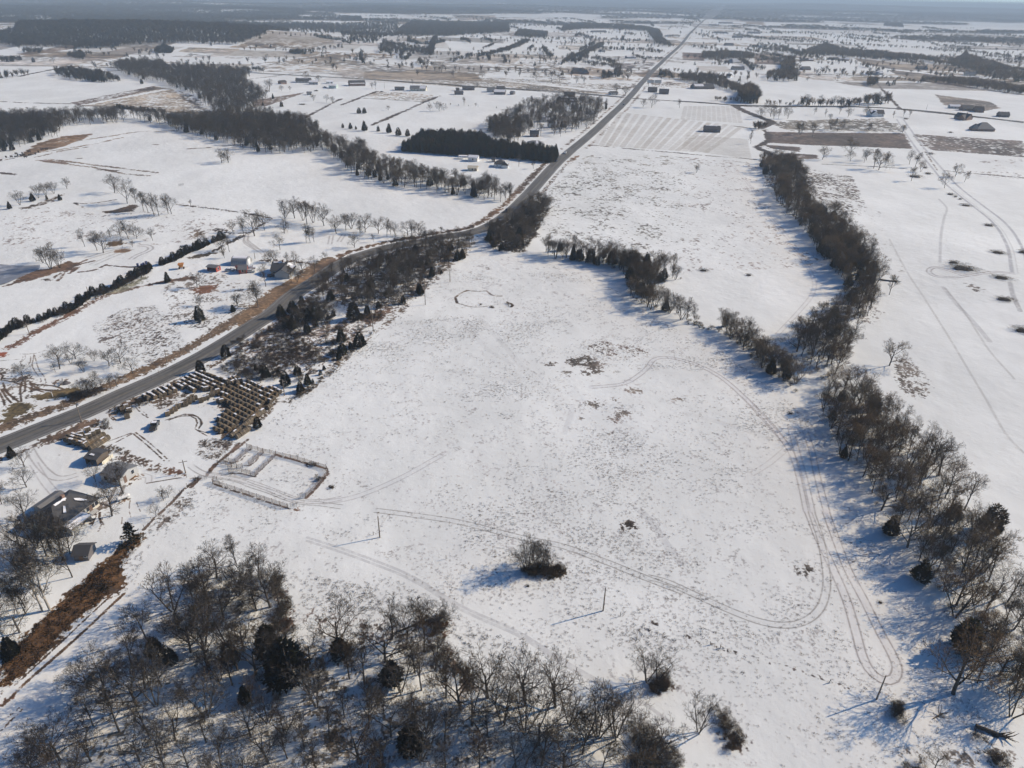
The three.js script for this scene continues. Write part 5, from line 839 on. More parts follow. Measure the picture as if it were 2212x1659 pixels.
// ---------------------------------------------------------------- grass that stands through the snow
{
  const r = rng(505), T = newTri();
  for (let k = 0; k < 11; k++) { const a = r() * 6.283, q = 0.16 * Math.sqrt(r()), p = new THREE.Vector3(Math.cos(a) * q * 1.5, 0, Math.sin(a) * q); sliver(T, p, new THREE.Vector3(Math.cos(a) * (0.4 + r()), 0.7 + 0.5 * r(), Math.sin(a) * (0.4 + r())).normalize(), 0.22 + 0.2 * r(), 0.035, r); }
  const pasture = path('O', '640,560 1000,545 1160,560 1290,600 1420,690 1560,760 1700,860 1800,960 1870,1150 1990,1330 2080,1500 2230,1640 2230,1740 400,1740 1000,1659 1000,1450 700,1360 600,1240 430,1190 330,1290 270,1350 255,1290 330,1160 440,1060 490,965 620,880 760,740'), track = path('Y5', '0,130 400,280 900,540 1300,740 2150,1240 2150,1290 1200,760 850,560 300,290 0,180');
  const list = [];
  for (let z = -74; z > -335; z -= 0.8) { const hw = 0.75 * (0.877 * -z + 57.7); for (let x = -hw; x < hw; x += 0.8) { const X = x + (r() - 0.5), Z = z + (r() - 0.5), keep = r(), s = r(); if (!inside(pasture, X, Z) || inside(track, X, Z)) continue; const n = vn(X / 9, Z / 6) * 0.6 + vn(X / 30 + 4, Z / 22) * 0.7 + vn(X / 2.6, Z / 1.8) * 0.5; if (keep < 0.4 + 0.8 * n) list.push([X, Z, 0.36 + 0.75 * s * s + 0.25 * Math.max(0, n)]); } }
  const extra = (zone, text, p, k = 1) => { const poly = path(zone, text), xs = poly.map((q) => q.x), zs = poly.map((q) => q.z); for (let x = Math.min(...xs); x < Math.max(...xs); x += 0.6) for (let z = Math.min(...zs); z < Math.max(...zs); z += 0.6) if (r() < p && inside(poly, x, z)) list.push([x + (r() - 0.5) * 0.6, z + (r() - 0.5) * 0.6, k * (0.6 + 0.9 * r())]); };
  extra('Y3', '1300,1010 1740,680 1720,880 1400,1130 1280,1260', 0.34); extra('X3', '80,130 300,20 640,40 480,250 420,360 200,340 60,260', 0.4); extra('X4', '1430,600 1500,560 1680,580 1780,600 1700,640 1480,640', 0.5);
  extra('X4', '340,580 560,640 740,620 880,660 860,691 600,691 420,630', 0.6, 1.2); extra('Y1', '750,560 1000,430 1250,400 1450,560 1500,760 1250,900 1000,760 800,700', 0.18); extra('Y3', '1080,1300 1250,1120 1300,1250 1150,1659 1060,1640', 0.3); extra('Y4', '1760,30 2212,120 2212,400 1900,380', 0.22); extra('Y5', '60,380 420,450 460,600 150,560', 0.3, 1.2); extra('Y5', '820,640 1300,760 1250,900 1000,900', 0.22, 1.2); extra('Y5', '1860,640 2212,760 2212,860 1900,780', 0.3, 1.1);
  for (const [zone, t] of [['Y4', '0,850 160,730 320,570 520,370 640,270 720,210 640,0 560,100 400,250 150,480 0,640'], ['Y3', '1280,1085 1250,1160 1060,1420 1000,1640 620,1600 780,1500 940,1340 1180,1110']]) extra(zone, t, 0.7, 1.5);
  const M = new THREE.Matrix4(), Q = new THREE.Quaternion(), Y = new THREE.Vector3(0, 1, 0), im = new THREE.InstancedMesh(geo(T), mat(0.135, 0.115, 0.09), list.length);
  list.forEach(([x, z, s], i) => { M.compose(new THREE.Vector3(x, land(x, z) - 0.02, z), Q.setFromAxisAngle(Y, r() * 6.283), new THREE.Vector3(s * 1.15, s * 0.8, s * 1.15)); im.setMatrixAt(i, M); const c = 0.6 + 0.8 * r(); im.setColorAt(i, lin(c, c * 0.98, c * 0.94)); });
  im.name = 'grass'; tag(im, 'brown tufts of dead grass dotting the snow', null, null, 'stuff'); scene.add(im);
  console.log('tufts', list.length);
}
const ordWord = (i) => ord(i);
// ---------------------------------------------------------------- round bales
{
  const tex = (() => { const d = new Uint8Array(128 * 128 * 4); for (let y = 0; y < 128; y++) for (let x = 0; x < 128; x++) { const v = 0.62 + 0.5 * nAt(x * 0.6, y * 6) + 0.3 * (nAt(x * 5, y * 5) - 0.5); d.set([Math.min(255, 126 * v), Math.min(255, 114 * v), Math.min(255, 97 * v), 255], (y * 128 + x) * 4); } const t = new THREE.DataTexture(d, 128, 128, THREE.RGBAFormat); t.colorSpace = THREE.SRGBColorSpace; t.wrapS = t.wrapT = THREE.RepeatWrapping; t.magFilter = THREE.LinearFilter; t.needsUpdate = true; return t; })();
  const straw = [lin(1, 1, 1), lin(0.82, 0.8, 0.76), lin(1.15, 1.05, 0.92)].map((c) => new THREE.MeshStandardMaterial({ map: tex, color: c, roughness: 0.95 })), snowCap = mat(0.8, 0.81, 0.83);
  const r = rng(606), Rb = 0.84, Lb = 1.42;
  const roll = [0, 1, 2].map(() => { const prof = [[0, -Lb / 2], [0.55, -Lb / 2 - 0.02], [Rb - 0.1, -Lb / 2], [Rb, -Lb / 2 + 0.1], [Rb * 1.01, 0], [Rb, Lb / 2 - 0.1], [Rb - 0.1, Lb / 2], [0.55, Lb / 2 + 0.02], [0, Lb / 2]].map(([a, b]) => new THREE.Vector2(a, b)); const g = new THREE.LatheGeometry(prof, 18); const p = g.attributes.position; for (let i = 0; i < p.count; i++) { const a = Math.atan2(p.getZ(i), p.getX(i)), k = 1 + 0.025 * Math.sin(a * 3 + r() * 0.4) - 0.03 * Math.max(0, Math.cos(a - 1.57)); p.setX(i, p.getX(i) * k); p.setZ(i, p.getZ(i) * k); } g.rotateZ(Math.PI / 2); g.computeVertexNormals(); return g.translate(0, Rb * 0.95, 0); });
  const cap = [0.42, 0.3].map((w) => { const g = new THREE.CylinderGeometry(Rb + 0.05, Rb + 0.05, Lb * 0.94, 10, 1, false, -w, 2 * w); g.rotateX(-Math.PI / 2); g.rotateY(Math.PI / 2); g.translate(0, 0, 0); const q = g.attributes.position; for (let i = 0; i < q.count; i++) q.setY(i, Math.max(q.getY(i), Rb * Math.cos(w) * 0.98)); g.computeVertexNormals(); return g.translate(0, Rb * 0.95, 0); });
  let total = 0;
  const bale = (p, turn, snow, label, group, k = 1) => {
    const o = new THREE.Group(); o.name = numbered('hay_bale'); o.position.set(p.x, land(p.x, p.z), p.z); o.rotation.y = turn + (r() - 0.5) * 0.12; o.scale.setScalar(k * (0.95 + 0.1 * r()));
    part('roll', roll[Math.floor(r() * 3)], straw[Math.floor(r() * 3)], o);
    if (r() < snow) part('snow_cap', cap[r() < 0.5 ? 0 : 1], snowCap, o);
    scene.add(tag(o, label, 'hay bale', group)); total++;
  };
  const row = (zone, x1, y1, x2, y2, step, snow, what, group, k = 1) => {
    const a = G(zone, x1, y1), b = G(zone, x2, y2), n = Math.max(1, Math.round(Math.hypot(b.x - a.x, b.z - a.z) / step)), turn = Math.atan2(-(b.z - a.z), b.x - a.x);
    for (let i = 0; i <= n; i++) bale(new THREE.Vector3(lerp(a.x, b.x, i / n) + (r() - 0.5) * 0.15, 0, lerp(a.z, b.z, i / n) + (r() - 0.5) * 0.15), turn, snow, `hay bale, ${ordWord(i)} from the top of ${what}`, group, k);
  };
  [[1470, 48, 1690, 125], [1430, 62, 1640, 152], [1392, 80, 1600, 168], [1357, 97, 1545, 175], [1327, 116, 1485, 180], [1297, 132, 1405, 187], [1262, 145, 1310, 168], [1215, 162, 1250, 192], [1168, 178, 1210, 204], [1128, 192, 1168, 218], [1092, 208, 1132, 230], [1046, 222, 1088, 246], [1010, 240, 1034, 254]].forEach((q, i) => row('X4', ...q, 1.72, 0.5, `the ${ordWord(i)} slanting row along the highway`, 'bales in rows along the highway'));
  rows('1705,95 1740,88 1772,100 1722,125 1692,132 1752,115 1785,112 1758,128').forEach(([x, y], i) => bale(G('X4', x, y), rr(0, 3, r), 0.8, `loose weathered bale behind the highway rows, ${ordWord(i)} of the scattered eight`, 'loose bales behind the highway rows'));
  rows('1195,378 1228,358 1255,340 1278,320 1310,303 1340,300 1345,278 1368,282 1372,258 1398,265 1395,240 1420,248 1330,285').forEach(([x, y], i) => bale(G('X4', x, y + 3), 0.5, 0.2, `tan bale in the short line across the yard, ${ordWord(i)} from the truck`, 'short line of bales across the yard'));
  rows('1465,270 1490,255 1515,245 1530,228 1555,222 1560,205 1585,210 1600,195 1512,175 1632,275 1605,268').forEach(([x, y], i) => bale(G('X4', x, y + 3), 0.5, 0.4, `tan bale joining the line to the big block, ${ordWord(i)} along`, 'bales between the line and the big block'));
  // the big block
  const block = path('X6', '505,460 640,400 900,350 1180,250 1300,290 1500,340 1700,400 1930,460 1860,560 1760,640 1690,720 1560,800 1440,880 1330,960 1200,1060 1100,1150 1000,1230 860,1330 720,1450 620,1440 480,1420 400,1360 480,1290 500,1180 490,1060 560,960 690,840 760,790 620,700 540,600'), o0 = G('X6', 1180, 270), va = G('X6', 1285, 318).sub(o0), vb = G('X6', 1104, 338).sub(o0), turn = Math.atan2(-va.z, va.x);
  va.multiplyScalar(2.1 / va.length()); vb.multiplyScalar(2.25 / vb.length());
  const found = [];
  for (let i = -26; i < 30; i++) for (let j = -8; j < 34; j++) { const x = o0.x + va.x * i + vb.x * j, z = o0.z + va.z * i + vb.z * j; if (inside(block, x, z)) found.push({ i, j, x, z }); }
  const lines = [...new Set(found.map((f) => f.j))].sort((a, b) => a - b);
  lines.forEach((j, n) => found.filter((f) => f.j === j).sort((a, b) => a.i - b.i).forEach((f, k) => bale(new THREE.Vector3(f.x + (r() - 0.5) * 0.25, 0, f.z + (r() - 0.5) * 0.25), turn, f.j < 3 ? 0.55 : f.j < 6 ? 0.2 : 0.08, `tan bale, ${ordWord(k)} from the left in the ${ordWord(n)} row of the big block`, 'bales of the big block')));
  row('X6', 800, 1510, 1260, 1130, 1.5, 0.3, 'the line below the big block', 'lines below the big block'); row('X6', 1300, 1090, 1500, 960, 1.5, 0.8, 'the line behind the block cedar', 'lines below the big block'); row('X6', 930, 1530, 1170, 1360, 1.5, 0.2, 'the lowest line under the big block', 'lines below the big block'); row('X6', 1640, 850, 1680, 820, 1.5, 0.2, 'the pair at the right end of the block', 'lines below the big block');
  row('X4', 585, 655, 705, 582, 1.5, 0.15, 'the lower stack line above the yard', 'bales above the farmyard', 1.06); row('X4', 533, 635, 668, 556, 1.5, 0.2, 'the upper stack line above the yard', 'bales above the farmyard', 1.06); row('X4', 380, 592, 495, 622, 1.65, 0.5, 'the dark weathered line above the yard', 'bales above the farmyard'); row('X4', 400, 565, 520, 605, 1.7, 0.5, 'the snowy second line above the yard', 'bales above the farmyard'); row('X4', 440, 555, 530, 585, 1.7, 0.5, 'the snowy third line above the yard', 'bales above the farmyard');
  rows('550,508 592,545 560,565 630,525 498,548').forEach(([x, y], i) => bale(G('X4', x, y + 4), 0.6, 0.6, `loose tan bale on the weedy mound by the highway, ${ordWord(i)} of five`, 'loose bales on the mound', 1.15)); rows('832,345 862,322 886,350 868,398').forEach(([x, y], i) => bale(G('X4', x, y + 4), 0.6, 0.6, `old brown bale in the brush at the yard entrance, ${ordWord(i)} of four`, 'old bales at the yard entrance', 1.05));
  console.log('bales', total);
}
// ---------------------------------------------------------------- poles, posts and fences
const woodGrey = mat(0.2, 0.165, 0.13), postWood = mat(0.14, 0.115, 0.09), metal = mat(0.3, 0.3, 0.31, 0.5, { metalness: 0.5 }), rustMetal = mat(0.16, 0.12, 0.1, 0.7);
const box = (w, h, d, x = 0, y = 0, z = 0) => new THREE.BoxGeometry(w, h, d).translate(x, y, z);
function utilityPole(zone, x, y, ty, label, arm, group) {
  const p = G(zone, x, y), h = tallTo(p, uv(zone, x, ty)[1]), o = thing('utility_pole', label, 'pole', p, arm ?? 0, group);
  part('pole', new THREE.CylinderGeometry(0.11, 0.17, h + 0.3, 9).translate(0, h / 2 - 0.15, 0), woodGrey, o);
  if (arm !== undefined) { part('crossarm', box(2.2, 0.12, 0.1, 0, h - 0.5, 0.15), woodGrey, o); for (const s of [-0.95, 0.95]) part('insulator', new THREE.CylinderGeometry(0.05, 0.06, 0.2, 7).translate(s, h - 0.34, 0.15), mat(0.5, 0.5, 0.5, 0.4), o); part('insulator', new THREE.CylinderGeometry(0.05, 0.06, 0.25, 7).translate(0, h + 0.1, 0), mat(0.5, 0.5, 0.5, 0.4), o); }
  else { part('insulator', new THREE.CylinderGeometry(0.05, 0.06, 0.3, 7).translate(0, h + 0.12, 0), mat(0.4, 0.4, 0.4, 0.4), o); part('hardware_box', box(0.16, 0.3, 0.14, 0.18, h * 0.3, 0), metal, o); }
  return o;
}
utilityPole('Y5', 428, 150, 25, 'bare utility pole in the pasture left of the small tree clump'); utilityPole('Y5', 1743, 582, 447, 'bare utility pole in the pasture right of the small tree clump'); utilityPole('Y6', 1343, 1103, 965, 'bare utility pole at the hairpin of the wheel tracks');
utilityPole('Y3', 1640, 560, 447, 'utility pole with crossarm beside the corral gate track', 0.4); { const o = utilityPole('W7', 1415, 1392, 1065, 'tall utility pole with crossarm and transformer by the highway', 0.7); part('transformer', new THREE.CylinderGeometry(0.28, 0.28, 0.8, 12).translate(0.4, 6.2, 0), metal, o); }
utilityPole('W7', 1105, 1185, 1060, 'short utility pole on the snow bank across the highway'); utilityPole('Y1', 1355, 860, 760, 'utility pole beside the brown verge left of the highway', 0.7); utilityPole('Y1', 238, 632, 545, 'utility pole at the left end of the cedar hedge', 0.9); utilityPole('Y1', 718, 312, 250, 'utility pole sticking out behind the cedar hedge');
utilityPole('Y2', 1510, 672, 470, 'utility pole at the corner of the roadside wood', 0.8); utilityPole('Y2', 1710, 487, 385, 'utility pole at the top of the pasture near the wood', 0.8); utilityPole('Y2', 1088, 882, 680, 'utility pole in the brush at the pasture edge'); utilityPole('X6', 2005, 542, 180, 'pale utility pole at the right end of the bale block'); utilityPole('X5', 985, 692, 590, 'utility pole in front of the cedar block'); utilityPole('X5', 193, 628, 552, 'thin pole at the left end of the cedar block'); utilityPole('X1', 925, 97, 0, 'thin pole behind the quonset hut'); utilityPole('W1', 1357, 262, 180, 'distant pole beside the far farmhouses'); utilityPole('W2', 1457, 122, 58, 'distant pole left of the big far house'); utilityPole('W2', 1265, 482, 415, 'distant pole behind the grove'); utilityPole('W4', 945, 757, 690, 'distant pole at the right hand lane');
rows('390,137,115 818,277,253 1845,614,588').forEach(([x, y, ty], i) => { const p = G('Y5', x, y), h = tallTo(p, uv('Y5', x, ty)[1]), o = thing('fence_post', ['short post left of the first pasture pole', 'short post left of the small tree clump', 'short post right of the second pasture pole'][i], 'post', p); part('post', new THREE.CylinderGeometry(0.06, 0.07, h + 0.2, 7).translate(0, h / 2 - 0.1, 0), postWood, o); part('cap', new THREE.ConeGeometry(0.075, 0.08, 7).translate(0, h + 0.03, 0), postWood, o); });
rows('365,782,765 423,802,785 1065,1005,990').forEach(([x, y, ty], i) => { const p = G('Y6', x, y), h = Math.max(1, tallTo(p, uv('Y6', x, ty)[1])), o = thing('fence_post', `old leaning post on the faint fence line, ${ord(i)} from the left`, 'post', p); o.rotation.z = 0.2 - i * 0.15; part('post', new THREE.CylinderGeometry(0.07, 0.09, h + 0.2, 7).translate(0, h / 2 - 0.1, 0), postWood, o); part('brace', new THREE.CylinderGeometry(0.04, 0.05, h * 1.2, 6).rotateZ(0.8).translate(0.35, h * 0.4, 0), postWood, o); });
function panelFence(zone, text, label, o = {}) {
  const pts = curve(path(zone, text), o.step ?? 2.6), c = pts[0].clone(), f = thing('corral_fence', label, 'fence', new THREE.Vector3(c.x, 0, c.z));
  const H = o.h ?? 1.45, postG = new THREE.CylinderGeometry(0.06, 0.07, H + 0.45, 6);
  pts.forEach((p, i) => {
    const m = part('post', postG, postWood, f); m.position.set(p.x - c.x, land(p.x, p.z) + H / 2, p.z - c.z);
    if (!i) return;
    const q = pts[i - 1], L = Math.hypot(p.x - q.x, p.z - q.z), bars = [];
    for (let k = 0; k < 6; k++) bars.push(box(L, 0.045, 0.045, 0, 0.22 + (k * (H - 0.25)) / 5, 0));
    const up = Math.round(L / 0.45); for (let k = 1; k < up; k++) bars.push(box(0.03, H - 0.2, 0.03, -L / 2 + (k * L) / up, H / 2 + 0.08, 0));
    const g = part('rail_panel', mergeGeometries(bars), rustMetal, f); g.position.set((p.x + q.x) / 2 - c.x, (land(p.x, p.z) + land(q.x, q.z)) / 2, (p.z + q.z) / 2 - c.z); g.rotation.y = Math.atan2(-(p.z - q.z), p.x - q.x);
  });
}
panelFence('X3', '820,155 880,178 985,205 1060,232 1155,248 1250,272', 'corral fence along the back of the three narrow pens'); panelFence('X3', '1250,272 1400,305 1530,335 1700,385 1830,428 1990,472', 'corral fence along the back of the large pen'); panelFence('X3', '1990,472 2028,520 1990,580 1900,690 1800,800 1690,900', 'brushy corral fence closing the right side of the large pen'); panelFence('X3', '320,690 460,735 630,785 700,810 900,880 1080,935 1270,1000 1420,1050', 'long fence on the viewer side of the corral lane'); panelFence('X3', '880,180 760,290 660,385', 'fence between the first and second narrow pens'); panelFence('X3', '1062,235 950,335 855,432', 'fence between the second and third narrow pens'); panelFence('X3', '1252,272 1150,385 1010,510 945,580', 'fence between the third narrow pen and the large pen'); panelFence('X3', '945,580 870,560 800,535 740,520 680,505 600,545 560,530 545,480 570,450 640,460 760,455', 'curved crowding fence in front of the narrow pens', { step: 1.6 }); panelFence('X3', '480,350 560,370 650,388', 'short fence closing the first narrow pen'); panelFence('X3', '440,395 520,420 600,435', 'short fence at the corner of the pens'); panelFence('X3', '385,650 330,665 320,690', 'short return at the left end of the lane fence', { step: 1.5 });
function gate(zone, x1, y1, x2, y2, label) {
  const a = G(zone, x1, y1), b = G(zone, x2, y2), L = Math.hypot(b.x - a.x, b.z - a.z), o = thing('farm_gate', label, 'gate', a.clone().add(b).multiplyScalar(0.5), Math.atan2(-(b.z - a.z), b.x - a.x));
  for (let k = 0; k < 6; k++) part('rail', new THREE.CylinderGeometry(0.03, 0.03, L, 6).rotateZ(Math.PI / 2).translate(0, 0.25 + k * 0.24, 0), metal, o);
  for (const s of [-0.5, -0.17, 0.17, 0.5]) part('upright', box(0.05, 1.35, 0.05, s * L, 0.85, 0), metal, o);
}
gate('X3', 1575, 905, 1680, 895, 'open striped metal gate at the mouth of the large pen'); gate('X3', 1425, 1048, 1560, 1035, 'metal gate at the end of the lane fence'); gate('X3', 130, 640, 238, 628, 'small metal gate at the yard corner');
gate('Z4', 1158, 432, 1192, 428, 'lone gate standing in the big snow field at the left');
function wireFence(zone, text, label, step = 3.2) {
  const pts = curve(path(zone, text), step), c = pts[0].clone(), f = thing('wire_fence', label, 'fence', new THREE.Vector3(c.x, 0, c.z)), g = new THREE.CylinderGeometry(0.05, 0.06, 1.5, 6);
  pts.forEach((p, i) => { const m = part('post', g, postWood, f); m.position.set(p.x - c.x, land(p.x, p.z) + 0.65, p.z - c.z); if (i) { const q = pts[i - 1]; for (const y of [0.45, 0.8, 1.15]) { const L = Math.hypot(p.x - q.x, p.z - q.z); const w = part('wire', box(L, 0.012, 0.012), metal, f); w.position.set((p.x + q.x) / 2 - c.x, (land(p.x, p.z) + land(q.x, q.z)) / 2 + y, (p.z + q.z) / 2 - c.z); w.rotation.y = Math.atan2(-(p.z - q.z), p.x - q.x); } } });
}
wireFence('Y3', '1740,640 1640,695 1500,845 1380,950 1275,1055', 'wire fence down the right side of the farmyard'); wireFence('Y3', '985,440 1150,480 1400,545 1600,590 1730,618', 'wire fence between the bale yard and the farmyard'); wireFence('Y1', '1230,1000 1340,905 1500,800 1700,660 1900,520', 'wire fence on the brown verge left of the highway', 5); wireFence('Z4', '1140,550 1300,572 1450,595 1600,615 1750,640', 'fence line between the big snow field and the pasture', 6);
// ---------------------------------------------------------------- houses, barns and sheds
const C = { white: mat(0.72, 0.72, 0.7, 0.7), cream: mat(0.62, 0.57, 0.45, 0.8), greyWall: mat(0.42, 0.42, 0.41, 0.8), brick: mat(0.26, 0.17, 0.13, 0.9), dark: mat(0.13, 0.12, 0.12, 0.9), red: mat(0.32, 0.055, 0.045, 0.8), green: mat(0.42, 0.5, 0.46, 0.7), brown: mat(0.12, 0.095, 0.075, 0.9), rDark: mat(0.062, 0.062, 0.066, 0.85), rGrey: mat(0.17, 0.17, 0.17, 0.6), rMetal: mat(0.34, 0.35, 0.35, 0.45, { metalness: 0.3 }), rRed: mat(0.15, 0.05, 0.045, 0.7), rBrown: mat(0.07, 0.06, 0.052, 0.9), snow: mat(0.8, 0.81, 0.83, 0.95), glass: mat(0.03, 0.035, 0.045, 0.15), trim: mat(0.7, 0.7, 0.68, 0.6), door: mat(0.16, 0.1, 0.07, 0.7) };
const quadGeo = (faces) => { const p = []; for (const f of faces) for (let k = 1; k < f.length - 1; k++) p.push(...f[0], ...f[k], ...f[k + 1]); const g = new THREE.BufferGeometry(); g.setAttribute('position', new THREE.Float32BufferAttribute(p, 3)); g.computeVertexNormals(); return g; };
function gable(o, q) {                                  // walls with gables and a roof, along x or turned
  const { L, W, H, rise, wall = C.white, roof = C.rGrey, x = 0, z = 0, turn = 0, over = 0.4, hip = 0, snow = '', open, y = 0 } = q, g = new THREE.Group();
  const at = (m) => { m.position.set(x, y, z); m.rotation.y = turn; return m; }, l = L / 2, w = W / 2;
  const hp = hip ? Math.min(l * 0.95, w * hip) : 0;
  const faces = [[[-l, -0.3, w], [l, -0.3, w], [l, H, w], [-l, H, w]], [[l, -0.3, -w], [-l, -0.3, -w], [-l, H, -w], [l, H, -w]]];
  if (hip) faces.push([[l, -0.3, w], [l, -0.3, -w], [l, H, -w], [l, H, w]], [[-l, -0.3, -w], [-l, -0.3, w], [-l, H, w], [-l, H, -w]]);
  else faces.push([[l, -0.3, w], [l, -0.3, -w], [l, H, -w], [l, H + rise - 0.02, 0], [l, H, w]], [[-l, -0.3, -w], [-l, -0.3, w], [-l, H, w], [-l, H + rise - 0.02, 0], [-l, H, -w]]);
  if (open) faces.shift();
  at(part('wall', quadGeo(faces), wall, o));
  const sl = rise / w, e = H - sl * over + 0.06, L2 = l + over, w2 = w + over, top = H + rise + 0.06, t = 0.14, rl = hip ? L2 - hp - over * 0.2 : L2;
  const rf = [[[-L2, e, w2], [L2, e, w2], [rl, top, 0], [-rl, top, 0]], [[L2, e, -w2], [-L2, e, -w2], [-rl, top, 0], [rl, top, 0]]];
  if (hip) rf.push([[L2, e, w2], [L2, e, -w2], [rl, top, 0]], [[-L2, e, -w2], [-L2, e, w2], [-rl, top, 0]]);
  const under = rf.map((f) => f.map(([a, b, c]) => [a, b - t, c]).reverse());
  const rim = [[[-L2, e - t, w2], [L2, e - t, w2], [L2, e, w2], [-L2, e, w2]], [[L2, e - t, -w2], [-L2, e - t, -w2], [-L2, e, -w2], [L2, e, -w2]]];
  if (hip) rim.push([[L2, e - t, w2], [L2, e - t, -w2], [L2, e, -w2], [L2, e, w2]], [[-L2, e - t, -w2], [-L2, e - t, w2], [-L2, e, w2], [-L2, e, -w2]]);
  else rim.push([[L2, e - t, w2], [L2, top - t, 0], [L2, top, 0], [L2, e, w2]], [[L2, top - t, 0], [L2, e - t, -w2], [L2, e, -w2], [L2, top, 0]], [[-L2, top - t, 0], [-L2, e - t, w2], [-L2, e, w2], [-L2, top, 0]], [[-L2, e - t, -w2], [-L2, top - t, 0], [-L2, top, 0], [-L2, e, -w2]]);
  const R = at(part('roof', quadGeo([...rf, ...under, ...rim]), roof, o));
  const patch = (a0, a1, s0, s1, side) => { const P3 = (a, s) => [lerp(-rl, rl, a), lerp(e, top, s) + 0.05, side * lerp(w2, 0, s)]; const ring = []; for (let k = 0; k <= 10; k++) ring.push(P3(lerp(a0, a1, k / 10), s0 + 0.05 * vn(k * 0.9 + L, s0 * 7))); for (let k = 10; k >= 0; k--) ring.push(P3(lerp(a0, a1, k / 10), s1 + 0.04 * vn(k * 0.8, L + 3))); const f = []; for (let k = 0; k < 10; k++) f.push(side > 0 ? [ring[k], ring[k + 1], ring[20 - k], ring[21 - k]] : [ring[k + 1], ring[k], ring[21 - k], ring[20 - k]]); part('snow_patch', quadGeo(f), C.snow, R); };
  for (const s of snow) { if (s === 'f') patch(0.03, 0.97, 0.04, 0.95, 1); if (s === 'b') patch(0.03, 0.97, 0.04, 0.96, -1); if (s === 'r') patch(0.12, 0.8, 0.87, 0.985, 1); if (s === 'e') patch(0.05, 0.95, 0.05, 0.22, 1); if (s === 'h') patch(0.05, 0.5, 0.3, 0.9, 1); if (s === 'l') patch(0.6, 0.97, 0.1, 0.9, 1); }
  return R;
}
function windowAt(o, x, y, z, turn = 0, w = 1.0, h = 1.2) { const f = part('window', box(w + 0.16, h + 0.16, 0.06), C.trim, o); f.position.set(x, y, z); f.rotation.y = turn; part('pane', box(w, h, 0.03, 0, 0, 0.025), C.glass, f); return f; }
function doorAt(o, x, z, turn = 0, w = 0.95, h = 2.05, m = C.door) { const d = part('door', box(w, h, 0.07, 0, h / 2, 0), m, o); d.position.set(x, 0, z); d.rotation.y = turn; part('handle', box(0.06, 0.06, 0.06, w * 0.38, h * 0.48, 0.05), metal, d); return d; }
function site(zone, x1, y1, x2, y2, depth) { const a = G(zone, x1, y1), b = G(zone, x2, y2), th = Math.atan2(-(b.z - a.z), b.x - a.x), L = Math.hypot(b.x - a.x, b.z - a.z); const c = a.clone().add(b).multiplyScalar(0.5); c.x -= Math.sin(th) * depth / 2; c.z -= Math.cos(th) * depth / 2; c.y = land(c.x, c.z); return { c, th, L }; }
function building(name, label, category, zone, q4, depth, q = {}) {
  const { c, th, L } = site(zone, ...q4, depth), o = thing(name, label, category, c, th, q.group), H = q.H ?? 2.7;
  gable(o, { L, W: depth, H, rise: q.rise ?? depth * 0.22, ...q });
  const n = q.windows ?? Math.max(1, Math.floor(L / 4));
  if (q.windows !== 0 && !q.open) for (let k = 0; k < n; k++) if (k !== Math.floor(n / 2) || n < 3) windowAt(o, -L / 2 + ((k + 0.5) * L) / n, H * 0.56, depth / 2 + 0.03);
  if (!q.open && q.noDoor !== 1) doorAt(o, n > 2 ? 0 : L * 0.3, depth / 2 + 0.035, 0, q.big ? 2.8 : 0.95, q.big ? Math.min(2.6, H - 0.2) : 2.05, q.big ? C.trim : C.door);
  if (q.windows !== 0) windowAt(o, L / 2 + 0.03, H * 0.56, 0, Math.PI / 2);
  if (q.wing) gable(o, { L: q.wing[0], W: q.wing[1], H: H * 0.95, rise: (q.rise ?? depth * 0.22) * 0.8, x: q.wing[2], z: q.wing[3], turn: q.wing[4] ?? Math.PI / 2, wall: q.wall, roof: q.roof, snow: q.wingSnow ?? '', over: 0.35, hip: q.hip });
  if (q.chimney) { part('chimney', box(0.7, 1.6, 0.7, L * 0.2, H + (q.rise ?? depth * 0.22) + 0.2, 0), C.brick, o); }
  return o;
}
{ // the farmhouse in the lower left
  const { c, th, L } = site('Y3', 520, 1120, 880, 850, 9.5), o = thing('farmhouse', 'long cream farmhouse with dark shingle roof and snow patches in the lower left yard', 'house', c, th);
  gable(o, { L: L * 1.02, W: 9.5, H: 2.7, rise: 2.5, wall: C.cream, roof: C.rDark, hip: 0.9, snow: 'r' });
  gable(o, { L: 6, W: 3.6, H: 2.0, rise: 0.35, x: -L * 0.16, z: 6.2, wall: C.greyWall, roof: C.rGrey, snow: 'fb', over: 0.2, open: 1 });
  gable(o, { L: 6.5, W: 4, H: 2.2, rise: 0.7, x: L * 0.14, z: -6.4, wall: C.greyWall, roof: C.rGrey });
  const pc = part('snow_patch', quadGeo([[[L * 0.2, 4.62, 1.6], [L * 0.27, 4.25, 2.5], [L * 0.33, 3.55, 4.2], [L * 0.24, 3.9, 3.4], [L * 0.18, 4.35, 2.3]], [[-L * 0.18, 3.95, 3.2], [-L * 0.06, 4.6, 1.7], [-L * 0.04, 4.45, 2.1], [-L * 0.14, 3.8, 3.6]]]), C.snow, o);
  for (const x of [0.12, 0.24, 0.36, 0.45]) windowAt(o, L * x, 1.5, 4.79); doorAt(o, L * 0.3, 4.8); for (const x of [-0.44, -0.36]) windowAt(o, L * x, 1.5, 4.79); 
  part('garage_door', box(2.6, 2.1, 0.08, 0, 1.05, 0), C.trim, o).position.set(L * 0.51 + 0.02, 0, 0); part('chimney', box(0.8, 1.4, 0.8, L * 0.1, 5.3, -0.4), C.brick, o);
  for (let k = 0; k < 3; k++) part('porch_step', box(2, 0.18, 0.4, L * 0.3, 0.09 + k * 0.18, 5.9 - k * 0.4), C.greyWall, o);
}
